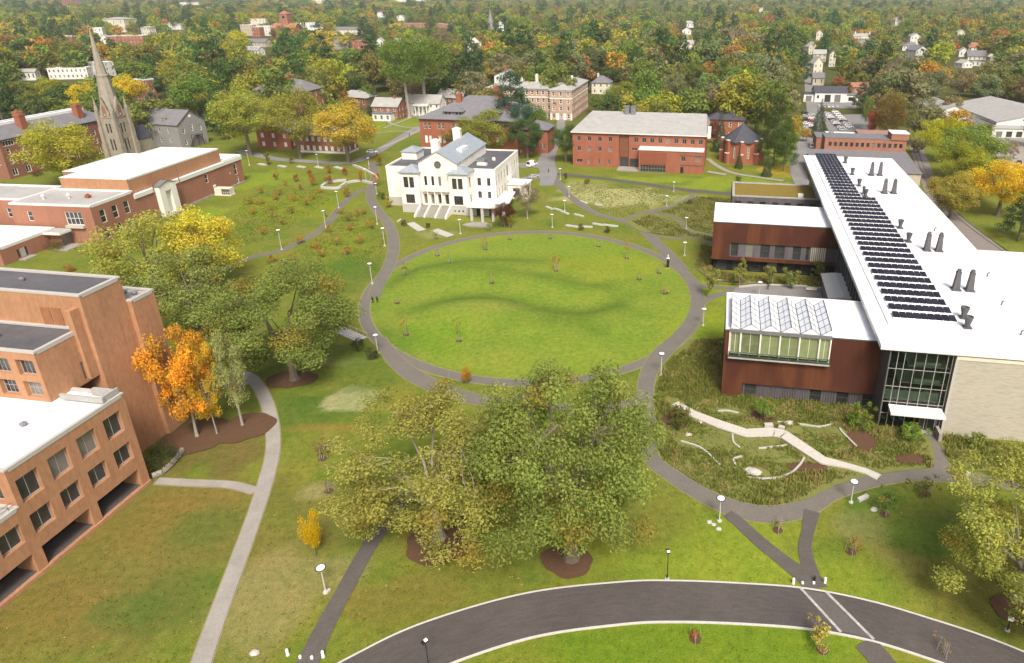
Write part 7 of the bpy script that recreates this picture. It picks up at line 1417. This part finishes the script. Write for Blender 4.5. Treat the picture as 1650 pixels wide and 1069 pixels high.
for px, py, h, w, c, lab in [(500, 287, 5, 2.6, RD, 'deep red shrub on the slope under the road, left one'), (556, 283, 4.6, 2.6, (.36, .06, .04), 'deep red shrub on the slope under the road, right one'), (531, 280, 5, 2.6, (.42, .17, .05), 'rust shrub between the two deep red shrubs'), (582, 294, 6.5, 3.6, (.50, .32, .02), 'gold sapling at the terrace garden'), (608, 300, 7, 3.4, (.58, .32, .015), 'orange-gold sapling against the white hall wall'), (612, 268, 6, 4, (.36, .2, .03), 'golden-brown small tree by the road corner'), (446, 290, 5, 2.6, (.3, .13, .05), 'brown shrub at the left of the slope'), (478, 293, 5, 2.4, (.28, .13, .05), 'brown shrub right of the leftmost brown one'), (505, 300, 5, 3, (.42, .19, .04), 'orange shrub left of the terrace garden'), (530, 297, 5, 3.6, (.40, .18, .06), 'pale orange shrub above the terrace wall'), (560, 318, 4.6, 3, (.40, .18, .06), 'pale orange shrub below the terrace garden'), (628, 335, 5, 3.2, (.45, .36, .05), 'yellow shrub at the left corner of the white hall'), (434, 266, 7, 4, (.2, .2, .04), 'young yellow-green tree by the road seats, left'), (470, 264, 6.5, 2.6, (.24, .22, .05), 'young thin tree by the road seats, right'), (615, 322, 3.5, 3, (.06, .09, .03), 'dark shrub by the lower left wall of the white hall'), (1190, 292, 2.6, 3.2, (.10, .13, .03), 'rounded green shrub between pavilion and planted roof'), (946, 297, 3, 3, (.22, .15, .05), 'brown-green shrub in the dry meadow'), (911, 289, 3.6, 2, (.07, .10, .03), 'small dark evergreen at the left of the dry meadow'),
                             (652, 366, 3, 2.2, (.09, .10, .06), 'dark conifer seedling beside the granite steps, left'), (690, 368, 2.6, 1.6, (.1, .1, .06), 'dark thin conifer seedling beside the granite steps, right'), (937, 372, 3, 2.2, (.11, .12, .08), 'grey-green conifer on the upper rim lawn, left'), (979, 376, 3.2, 2.2, (.11, .12, .08), 'grey-green conifer on the upper rim lawn, right'), (521, 570, 4, 3.4, (.06, .09, .03), 'dark shrub under the broad green tree'), (578, 566, 3.6, 3, (.055, .08, .03), 'dark shrub at the foot of the granite steps, upper'), (601, 580, 3.4, 3.2, (.055, .08, .03), 'dark shrub at the foot of the granite steps, lower'), (112, 438, 2.4, 3, (.40, .19, .04), 'orange bush on the lawn behind the orange brick block'), (1112, 330, 2.2, 2.4, (.12, .15, .05), 'green shrub by the crossing of the meadow paths'), (8, 312, 4.5, 7, (.14, .04, .02), 'dark red shrub at the left edge'), (90, 402, 3, 7, (.035, .06, .02), 'long dark evergreen hedge beside the low brick building'), (258, 752, 4, 6.5, (.04, .065, .025), 'dark evergreen bush at the foot of the orange brick block'), (62, 284, 2.6, 5, (.12, .05, .02), 'dark rust hedge at the brick dormitory')]:
    p = P(px, py); g_ = np.random.default_rng(int(px + py)); t = thing('shrub', lab, 'shrub', (p.x, p.y, 0)); cl = []
    for k in range(16): a = g_.uniform(0, 6.28); q = w * .36 * math.sqrt(g_.random()); cl.append((np.array([q * math.cos(a), q * math.sin(a), h * g_.uniform(.28, .85) * (1 - .4 * q / (w * .5))]), w * g_.uniform(.12, .2), 1.))
    b = MB()
    for c_, r_, f_ in cl[::2]: b.tube((c_[0] * .15, c_[1] * .15, 0), tuple(c_), .05, .01, 4)
    b.obj('stem', 'bark', t); V, lv = leaves(cl, int(900 * max(1, w * h / 10)), .11, g_, gold=.12); me = bpy.data.meshes.new('crown'); np_mesh(me, V, np.arange(len(V)).reshape(-1, 4)); set_attr(me, 'lv', lv); me.materials.append(M['leaf']); o = link('crown', me, t); o.color = (*c, 1)
# orange and gold slope shrubs, left of the upper left path
g = np.random.default_rng(23); SL = []
for px, py in [(420, 312), (450, 315), (485, 306), (515, 311), (445, 322), (475, 325), (505, 322), (495, 332), (408, 345), (435, 340), (440, 352), (470, 345), (455, 362), (425, 378), (420, 330), (402, 330), (460, 300), (550, 345), (560, 358), (575, 348), (530, 376), (565, 372), (588, 345), (545, 395), (580, 392), (510, 400), (486, 392), (520, 415), (598, 370), (560, 412), (440, 424), (470, 420)]:
    SL.append((px, py, [(.46, .27, .04), (.44, .271, .07), (.40, .30, .05), (.30, .24, .05)][int(g.integers(0, 4))]))
SL.sort(); cn = ['gold', 'orange', 'yellowish', 'olive']
rows = {'above': [s for s in SL if s[1] < 335], 'middle': [s for s in SL if 335 <= s[1] < 385], 'lower': [s for s in SL if s[1] >= 385]}
for rn, L_ in rows.items():
    for i, (px, py, c) in enumerate(L_):
        nm = cn[[.27, .271, .30, .24].index(c[1])]; where = {'above': 'on the upper slope', 'middle': 'on the middle slope', 'lower': 'on the lower slope'}[rn]
        p = P(px, py); g_ = np.random.default_rng(px * 3 + py); w, h = g_.uniform(2.2, 3.6), g_.uniform(1.8, 3.0)
        t = thing('slope_shrub', f'{nm} autumn shrub {where} by the upper left path, {ordinal(i, 20)} from left', 'shrub', (p.x, p.y, 0), 0, 'autumn shrubs on the left slope'); cl = [(np.array([g_.normal() * w * .25, g_.normal() * w * .25, h * g_.uniform(.35, .9)]), w * .13, 1.) for k in range(12)]
        b = MB()
        for c_, r_, f_ in cl: b.tube((0, 0, 0), tuple(c_), .03, .006, 3)
        b.obj('stem', 'bark', t); V, lv = leaves(cl, 620, .12, g_, gold=.15); me = bpy.data.meshes.new('crown'); np_mesh(me, V, np.arange(len(V)).reshape(-1, 4)); set_attr(me, 'lv', lv); me.materials.append(M['leaf']); o = link('crown', me, t); o.color = (*c, 1)

# tall grass of the meadows: nobody could count it
def inside(poly, x, y):
    c = np.zeros(x.shape, bool); n = len(poly)
    for i in range(n):
        a, b_ = poly[i], poly[(i + 1) % n]; m = ((a.y > y) != (b_.y > y)) & (x < (b_.x - a.x) * (y - a.y) / (b_.y - a.y + 1e-12) + a.x); c ^= m
    return c
PATHS_W = [(curve(a[0], 6), .88 * float(np.median(a[1]))) for a in PTH]
def meadow(name, lab, polys, dens, h, cols, seed, holes=(), bald=.0, bare=()):
    g_ = np.random.default_rng(seed); XS, YS = [], []
    for pts in polys:
        pl = [P(*p) for p in pts]; x0, x1 = min(p.x for p in pl), max(p.x for p in pl); y0, y1 = min(p.y for p in pl), max(p.y for p in pl); n = int((x1 - x0) * (y1 - y0) * dens); x, y = g_.uniform(x0, x1, n), g_.uniform(y0, y1, n); m = inside(pl, x, y); XS.append(x[m]); YS.append(y[m])
    x, y = np.concatenate(XS), np.concatenate(YS); ok = np.ones(len(x), bool)
    for pl, w in PATHS_W:
        if min(abs(p.x - x.mean()) + abs(p.y - y.mean()) for p in pl) < 90: ok &= np.abs(dist_poly(x, y, pl)) > w / 2 + .25
    ok &= np.abs(dist_poly(x, y, curve(BWK, 5))) > 1.5; ok &= oval_r(x, y) > 1.1
    for q0, q1, q2, q3 in holes: p = P(q0, q1); ok &= np.hypot((x - p.x) / q2, (y - p.y) / q3) > 1
    ok &= vnoise(x, y, 4, seed) > bald; x, y = x[ok], y[ok]; n = len(x); nb = 5
    X, Y = np.repeat(x, nb), np.repeat(y, nb); m = n * nb; a = g_.uniform(0, 6.28, m); hh_ = np.repeat(h * (.5 + .8 * vnoise(x, y, 3, seed + 1)), nb) * g_.uniform(.6, 1.2, m); ln = g_.uniform(.1, .4, m) * hh_; w = g_.uniform(.05, .11, m)
    bx, by = X + g_.normal(0, .12, m), Y + g_.normal(0, .12, m); tx, ty = bx + np.cos(a) * ln, by + np.sin(a) * ln; ox, oy = -np.sin(a) * w, np.cos(a) * w; z = np.zeros(m)
    V = np.stack([np.stack([bx - ox, by - oy, z], 1), np.stack([bx + ox, by + oy, z], 1), np.stack([tx + ox * .5, ty + oy * .5, hh_], 1), np.stack([tx - ox * .5, ty - oy * .5, hh_], 1)], 1).reshape(-1, 3)
    t = vnoise(x, y, 5, seed + 2)[:, None]; t2 = vnoise(x, y, 1.7, seed + 3)[:, None]; C = np.array(cols[0]) * (1 - t) + np.array(cols[1]) * t; C = np.where(t2 > .66, np.array(cols[2]), C)
    me = bpy.data.meshes.new(name); np_mesh(me, V, np.arange(len(V)).reshape(-1, 4)); set_attr(me, 'Col', np.repeat(C, nb * 4, 0)); set_attr(me, 'lv', np.repeat(np.stack([g_.random(m), g_.random(m), g_.random(m) * .12], 1), 4, 0)); me.materials.append(M['leaf_mass']); o = link(name, me); o['kind'] = 'stuff'; tag(o, lab, 'tall grass'); print(name, n)
GA = [(1050, 640), (1090, 636), (1165, 632), (1240, 642), (1410, 656), (1440, 684), (1475, 700), (1500, 712), (1512, 750), (1490, 765), (1400, 777), (1345, 796), (1300, 818), (1240, 828), (1190, 820), (1135, 798), (1080, 764), (1050, 730), (1044, 690)]
M['bed_soil'] = mat('planted_soil', (.19, .195, .055), .95, .4, .5, (1, 1, 1), (.14, .155, .045), .1, fine=.5)
GAS = [(1058, 652), (1090, 636), (1165, 632), (1240, 642), (1410, 656), (1440, 684), (1475, 700), (1500, 712), (1506, 744), (1490, 756), (1400, 767), (1345, 784), (1300, 806), (1240, 815), (1190, 807), (1135, 785), (1080, 750), (1058, 720)]
for pts in (GAS, [(1505, 698), (1650, 720), (1690, 760), (1600, 762), (1545, 758), (1525, 740)], [(1055, 632), (1070, 590), (1110, 548), (1168, 545), (1164, 640), (1095, 640)], [(1128, 395), (1150, 400), (1152, 440), (1330, 452), (1340, 466), (1150, 458), (1118, 430)], [(1048, 348), (1095, 358), (1110, 374), (1150, 384), (1150, 390), (1080, 380), (1030, 374), (1005, 358)], [(1120, 318), (1178, 322), (1178, 330), (1150, 345), (1150, 378), (1112, 368), (1090, 350), (1060, 343)]): patch('planting_bed', pts, 'bed_soil')
for i, a in enumerate([(1085, 680, 2.6, 2.4), (1230, 672, 2.8, 2.0), (1390, 712, 2.8, 3.0), (1300, 756, 3.4, 1.4), (1468, 742, 2.6, 1.5)]): blob('mulch_bed', *a, 'mulch', 40 + i)
LOWG = [(1180, 705, 8, 4.5), (1320, 708, 6, 4), (1235, 748, 6.5, 3.4), (1120, 705, 4, 3.5), (1172, 668, 3, 1.6)]
BARE = [(1085, 680, 2.2, 2.), (1230, 672, 2.4, 1.6), (1390, 712, 2.4, 2.6), (1300, 756, 3., 1.1), (1468, 742, 2.2, 1.2)]
G1, G2, G3 = (.27, .275, .07), (.22, .26, .055), (.36, .32, .11)
meadow('meadow_grass', 'tall tawny grass round the sunken garden and boardwalk', [GA], 9, .72, (G1, G2, G3), 3, LOWG + BARE)
meadow('garden_groundcover', 'low green ground cover inside the sunken garden', [[(1078, 700), (1100, 670), (1180, 662), (1260, 672), (1350, 684), (1385, 722), (1330, 744), (1290, 770), (1200, 772), (1120, 730)]], 10, .4, ((.17, .24, .04), (.22, .25, .045), (.27, .24, .07)), 9, BARE, .12)
meadow('wall_grass', 'tall tawny grass under the pale stone wall', [[(1510, 702), (1650, 722), (1700, 755), (1600, 758), (1550, 756), (1528, 742)]], 8, .95, (G1, G2, G3), 13)
meadow('ring_grass', 'tall green-brown grass between ring path and near rust wing', [[(1058, 632), (1072, 592), (1112, 550), (1166, 548), (1163, 640), (1095, 640)]], 8, .9, ((.21, .24, .05), (.25, .25, .06), (.31, .28, .09)), 17)
meadow('wing_grass', 'tawny planting strip along the middle rust wing', [[(1130, 396), (1150, 400), (1152, 440), (1330, 452), (1338, 464), (1150, 456), (1120, 430)]], 7, .8, ((.27, .245, .07), (.21, .21, .05), (.33, .28, .09)), 19)
meadow('upper_grass', 'rough green-brown meadow between the crossing paths', [[(1048, 349), (1095, 360), (1110, 374), (1150, 384), (1150, 390), (1080, 381), (1030, 374), (1008, 360)], [(1122, 319), (1178, 322), (1178, 330), (1150, 345), (1150, 378), (1112, 368), (1090, 350), (1062, 344)]], 5, .7, ((.23, .225, .06), (.19, .20, .05), (.29, .25, .09)), 21)
meadow('dry_meadow_grass', 'pale dry grass field before the modern brick hall', [[(915, 292), (1000, 298), (1080, 306), (1110, 312), (1085, 326), (1040, 340), (1000, 352), (960, 340), (925, 318)]], 1.6, .35, ((.34, .32, .12), (.26, .27, .08), (.40, .35, .17)), 25)

meadow('slope_grass', 'rough uncut autumn grass in bands on the slope left of the upper path', [[(395, 318), (470, 300), (545, 312), (500, 345), (440, 385), (380, 400), (360, 380)], [(560, 340), (600, 345), (622, 390), (606, 440), (580, 430), (520, 420), (470, 410), (510, 385)]], 1.6, .32, ((.24, .28, .045), (.18, .25, .035), (.30, .28, .07)), 27, (), .2)
def lawn_tufts(polys, dens, seed):
    """unmown tufts of the nearer lawns, coloured like the turf they grow in"""
    g_ = np.random.default_rng(seed); XS, YS = [], []
    for pts in polys:
        pl = [P(*p) for p in pts]; x0, x1 = min(p.x for p in pl), max(p.x for p in pl); y0, y1 = min(p.y for p in pl), max(p.y for p in pl); n = int((x1 - x0) * (y1 - y0) * dens); x, y = g_.uniform(x0, x1, n), g_.uniform(y0, y1, n); m = inside(pl, x, y); XS.append(x[m]); YS.append(y[m])
    x, y = np.concatenate(XS), np.concatenate(YS); ok = np.ones(len(x), bool)
    for pl, w in PATHS_W: ok &= np.abs(dist_poly(x, y, pl)) > w / 2 + .15
    ok &= np.abs(dist_poly(x, y, curve(ROAD, 6))) > 3.7; ok &= oval_r(x, y) > 1.1; x, y = x[ok], y[ok]; n = len(x); nb = 4
    X, Y = np.repeat(x, nb), np.repeat(y, nb); m = n * nb; a = g_.uniform(0, 6.28, m); hh_ = g_.uniform(.02, .06, m); ln = g_.uniform(.08, .22, m); w = g_.uniform(.05, .1, m)
    bx, by = X + g_.normal(0, .12, m), Y + g_.normal(0, .12, m); tx, ty = bx + np.cos(a) * ln, by + np.sin(a) * ln; ox, oy = -np.sin(a) * w, np.cos(a) * w; z = np.zeros(m)
    V = np.stack([np.stack([bx - ox, by - oy, z], 1), np.stack([bx + ox, by + oy, z], 1), np.stack([tx + ox * .5, ty + oy * .5, hh_], 1), np.stack([tx - ox * .5, ty - oy * .5, hh_], 1)], 1).reshape(-1, 3)
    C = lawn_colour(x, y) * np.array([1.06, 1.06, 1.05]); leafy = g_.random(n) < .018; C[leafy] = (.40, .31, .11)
    me = bpy.data.meshes.new('lawn_grass'); np_mesh(me, V, np.arange(len(V)).reshape(-1, 4)); set_attr(me, 'Col', np.repeat(C, nb * 4, 0)); set_attr(me, 'lv', np.repeat(np.stack([g_.random(m), g_.random(m), g_.random(m) * .1], 1), 4, 0)); me.materials.append(M['leaf_mass']); o = link('lawn_grass', me); o['kind'] = 'stuff'; tag(o, 'short tufted grass and fallen leaves on the nearer lawns', 'grass'); print('lawn tufts', n)
lawn_tufts([[(0, 1069), (0, 1010), (262, 790), (400, 795), (315, 1069)], [(330, 1069), (440, 790), (450, 640), (600, 600), (700, 640), (740, 700), (500, 1069)], [(530, 1069), (640, 800), (860, 640), (1040, 640), (1060, 745), (1300, 940), (1090, 935), (850, 955), (570, 1069)], [(780, 1069), (1000, 1010), (1200, 1005), (1380, 1069)], [(1320, 945), (1310, 860), (1340, 800), (1470, 775), (1650, 785), (1650, 1040)]], .8, 33)

# ================================================================== VEHICLES
def car_proto(van=False):
    t = link('parked_van' if van else 'parked_car', None); b = MB()
    if van: sec = [(-2.5, .35, .9, 2.0), (-2.45, .3, 2.15, 2.2), (1.2, .3, 2.2, 2.2), (1.75, .3, 1.25, 2.2), (2.5, .35, .95, 2.0)]
    lower = [(-2.2, .35, .85), (-2.15, .28, 1.0), (2.05, .28, .82), (2.25, .35, .6)] if not van else [(-2.6, .35, 1.0), (-2.55, .3, 1.1), (2.4, .3, 1.0), (2.6, .38, .8)]
    hw = .88 if not van else 1.0; i0 = 0
    for x, z0, z1 in lower: b.v += [(x, -hw, z0), (x, hw, z0), (x, hw, z1), (x, -hw, z1)]
    for k in range(3):
        for j in range(4): a, c = 4 * k + j, 4 * k + (j + 1) % 4; b.f.append((a, a + 4, c + 4, c))
    b.f += [(0, 1, 2, 3), (15, 14, 13, 12)]
    x0, x1, x2, x3, zt, zb = (-2.1, -1.5, .35, 1.15, 1.42, .9) if not van else (-2.55, -2.45, 1.1, 1.8, 2.3, 1.05)
    rw = hw * .8; i = len(b.v); b.v += [(x0, -hw * .97, zb), (x3, -hw * .97, zb), (x3, hw * .97, zb), (x0, hw * .97, zb), (x1, -rw, zt), (x2, -rw, zt), (x2, rw, zt), (x1, rw, zt)]
    b.f += [(i + 4, i + 5, i + 6, i + 7), (i, i + 1, i + 5, i + 4), (i + 1, i + 2, i + 6, i + 5), (i + 2, i + 3, i + 7, i + 6), (i + 3, i, i + 4, i + 7)]; b.obj('body', 'car_paint', t)
    e = .012; mixp = lambda p, q, k: tuple(a + (c - a) * k for a, c in zip(p, q))
    def pane(A, Bq, Cq, D, k=.12, n=(0, 0, 0)):
        q = MB(); cc = tuple(sum(v) / 4 for v in zip(A, Bq, Cq, D)); q.quad(*[tuple(p + (c - p) * k + m for p, c, m in zip(P_, cc, n)) for P_ in (A, Bq, Cq, D)]); q.obj('window', 'pane', t)
    v = b.v[i:]; pane(v[1], v[2], v[6], v[5], .1, (e * 2, 0, e)); pane(v[3], v[0], v[4], v[7], .12, (-e * 2, 0, e))
    if not van: pane(v[0], v[1], v[5], v[4], .14, (0, -e * 2, e)); pane(v[2], v[3], v[7], v[6], .14, (0, e * 2, e))
    else:
        for s, (A, Bq, Cq, D) in ((-1, (v[0], v[1], v[5], v[4])), (1, (v[3], v[2], v[6], v[7]))): pane(mixp(A, Bq, .72), mixp(A, Bq, .97), mixp(D, Cq, .95), mixp(D, Cq, .76), .12, (0, s * e * 2, e))
    for x in (-1.35, 1.35) if not van else (-1.6, 1.6):
        for y in (-1, 1): q = MB(); q.tube((x, y * (hw - .2), .33), (x, y * (hw + .02), .33), .33, .33, 12); w = q.obj('wheel', 'tyre', t); q = MB(); q.tube((x, y * (hw + .021), .33), (x, y * (hw + .03), .33), .19, .17, 10); q.obj('rim', 'steel_grey', w)
    fx = 2.255 if not van else 2.61
    for y in (-.62, .62): q = MB(); q.box(fx - .12, fx + .01, y - .16, y + .16, .52, .66); q.obj('headlight', 'clear_light', t); q = MB(); q.box(-fx + .0, -fx + .14, y - .14, y + .14, .7, .85); q.obj('tail_light', 'red_light', t)
    return t
CAR, VAN = car_proto(), car_proto(True); used = [0, 0]
CC = {'white': (.82, .82, .8), 'silver': (.5, .5, .5), 'dark grey': (.06, .06, .065), 'black': (.02, .02, .02), 'red': (.4, .03, .03), 'blue': (.06, .12, .3)}
def put_car(px, py, deg, colr, lab, van=False, k=1.):
    src = VAN if van else CAR; t = src if not used[van] else copy_tree(src); used[van] = 1; p = P(px, py); t.location = (p.x, p.y, .07); t.rotation_euler = (0, 0, R(deg)); t.scale = (k, k, k)
    for ch in t.children:
        if ch.name.startswith('body'): ch.color = (*CC[colr], 1)
    tag(t, lab, 'van' if van else 'car', 'vehicles parked on the campus and its car parks')
put_car(857, 268, 62, 'white', 'white van parked on the drive right of the white hall', True, 1.05); put_car(860, 287, 52, 'silver', 'silver car parked below the white van on the drive'); put_car(600, 247, -8, 'white', 'white patrol car on the road beside the golden tree', False, 1.05); put_car(1308, 238, 75, 'white', 'white pickup beside the white-roofed workshop', True, .9)
t = [o for o in COL.objects if o.get('label', '').startswith('white patrol')][0]; q = MB(); q.box(-.35, -.1, -.55, .55, 1.43, 1.55); q.obj('light_bar', 'red_light', t)
LOT = []; g = np.random.default_rng(4)
for k in range(11): LOT.append((1297 + (k % 2) * 9 + k * .3, 183 + k * 2.9, 8, 'left lot'))
for k in range(9): LOT.append((1331 + k * 3.2, 184 + k * 3.3, 10, 'left row of the right lot'))
for k in range(9): LOT.append((1345 + k * 2.9, 181.5 + k * 3.1, 10, 'right row of the right lot'))
for k in range(5): LOT.append((1320 + k * 7, 173, 86, 'row before the white garage'))
for k in range(5): LOT.append((1561 + k * 7, 200 + k * 3.4, 40, 'yard of the lumber warehouse'))
for k in range(4): LOT.append((1637 + k * 5, 255 + k * 9, 60, 'lot at the far right edge'))
cnt = defaultdict(int)
for px, py, a, where in LOT:
    c = ['white', 'white', 'silver', 'dark grey', 'white', 'black', 'red', 'silver'][int(g.integers(0, 8))]; i = cnt[where]; cnt[where] += 1
    put_car(px, py, a + g.uniform(-4, 4), c, f'{c} car in the {where}, {ordinal(i, 20)} from {"top" if "lot" in where and "row" not in where or "yard" in where else "left"}')
# ================================================================== PEOPLE
def person_proto():
    """one skinned body, mid-stride; clothes and head by the faces' height"""
    J = [((0, 0, .95), .14), ((0, .01, 1.12), .13), ((0, .0, 1.32), .155), ((0, 0, 1.46), .06), ((0, -.02, 1.56), .085), ((0, -.01, 1.68), .095), ((-.1, 0, .9), .095), ((-.11, -.14, .5), .065), ((-.11, -.10, .08), .045), ((-.11, -.24, .04), .04),
         ((.1, 0, .9), .095), ((.11, .06, .5), .065), ((.11, .26, .14), .045), ((.11, .18, .04), .04), ((-.2, 0, 1.38), .065), ((-.25, .08, 1.1), .05), ((-.25, .02, .86), .035), ((-.25, -.02, .78), .035), ((.2, 0, 1.38), .065), ((.25, -.06, 1.1), .05), ((.25, -.17, .88), .035), ((.25, -.21, .8), .035)]
    E = [(0, 1), (1, 2), (2, 3), (3, 4), (4, 5), (0, 6), (6, 7), (7, 8), (8, 9), (0, 10), (10, 11), (11, 12), (12, 13), (2, 14), (14, 15), (15, 16), (16, 17), (2, 18), (18, 19), (19, 20), (20, 21)]
    me = bpy.data.meshes.new('body'); me.from_pydata([j[0] for j in J], E, []); o = bpy.data.objects.new('body', me); COL.objects.link(o); md = o.modifiers.new('skin', 'SKIN'); o.modifiers.new('sub', 'SUBSURF').levels = 1
    for v, (_, r) in zip(me.skin_vertices[0].data, J): v.radius = (r, r)
    me.skin_vertices[0].data[0].use_root = True
    dg = bpy.context.evaluated_depsgraph_get(); dg.update(); m2 = bpy.data.meshes.new_from_object(o.evaluated_get(dg)); bpy.data.objects.remove(o)
    for x in ('cloth', 'cloth_dark', 'skin'): m2.materials.append(M[x])
    for p in m2.polygons: c = p.center; p.material_index = 2 if c.z > 1.47 or (abs(c.x) > .21 and c.z < .84) else 1 if c.z < .93 else 0; p.use_smooth = True
    return m2
PB = person_proto(); q = MB(); q.ring([(.105, 1.62), (.115, 1.70), (.09, 1.78), (.03, 1.81)], (0, .02), 10); HB = q.mesh('hair', 'hair'); q = MB(); q.box(-.14, .14, .12, .28, 1.08, 1.45); PK = q.mesh('backpack', 'cloth_dark')
for px, py, a, c, bag, lab in [(601, 489, 175, (.03, .03, .04), 1, 'left walker in dark clothes on the ring path by the oval'), (608.5, 489, 185, (.025, .02, .02), 0, 'right walker in dark clothes on the ring path by the oval'), (526, 351, 200, (.5, .5, .5), 1, 'walker with pale bag beside the lamp on the upper left path'), (623, 201, 90, (.04, .04, .05), 0, 'distant dark figure crossing the far lawn path, upper'), (660, 221, 30, (.06, .05, .07), 0, 'distant dark figure standing on the far lawn, lower'), (1237, 468, 90, (.02, .02, .03), 0, 'person in black walking on the plaza between the rust wings'), (607, 253, 0, (.05, .05, .06), 0, 'dark figure on the road behind the patrol car'), (884, 279, 20, (.04, .04, .05), 0, 'dark figure where the lane meets the path')]:
    p = P(px, py); t = thing('person', lab, 'person', (p.x, p.y, .1), R(a), None); o = link('body', PB, t); o.color = (*c, 1); link('hair', HB, t)
    if bag: link('backpack', PK, t)

# ================================================================== AIR
b = MB(); b.box(-7800, 7800, -7400, 7800, -4, 240); o = b.obj('haze', 'white_paint'); o['kind'] = 'stuff'; tag(o, 'thin pale autumn haze filling the air over campus and woods', 'haze')
m, n, out = nodes('haze_volume'); pv = N(n, 'ShaderNodeVolumePrincipled'); pv.inputs['Density'].default_value = .0001; pv.inputs['Color'].default_value = (.93, .96, .97, 1); pv.inputs['Anisotropy'].default_value = .2
n.links.new(pv.outputs[0], out.inputs['Volume']); o.data.materials.clear(); o.data.materials.append(m)
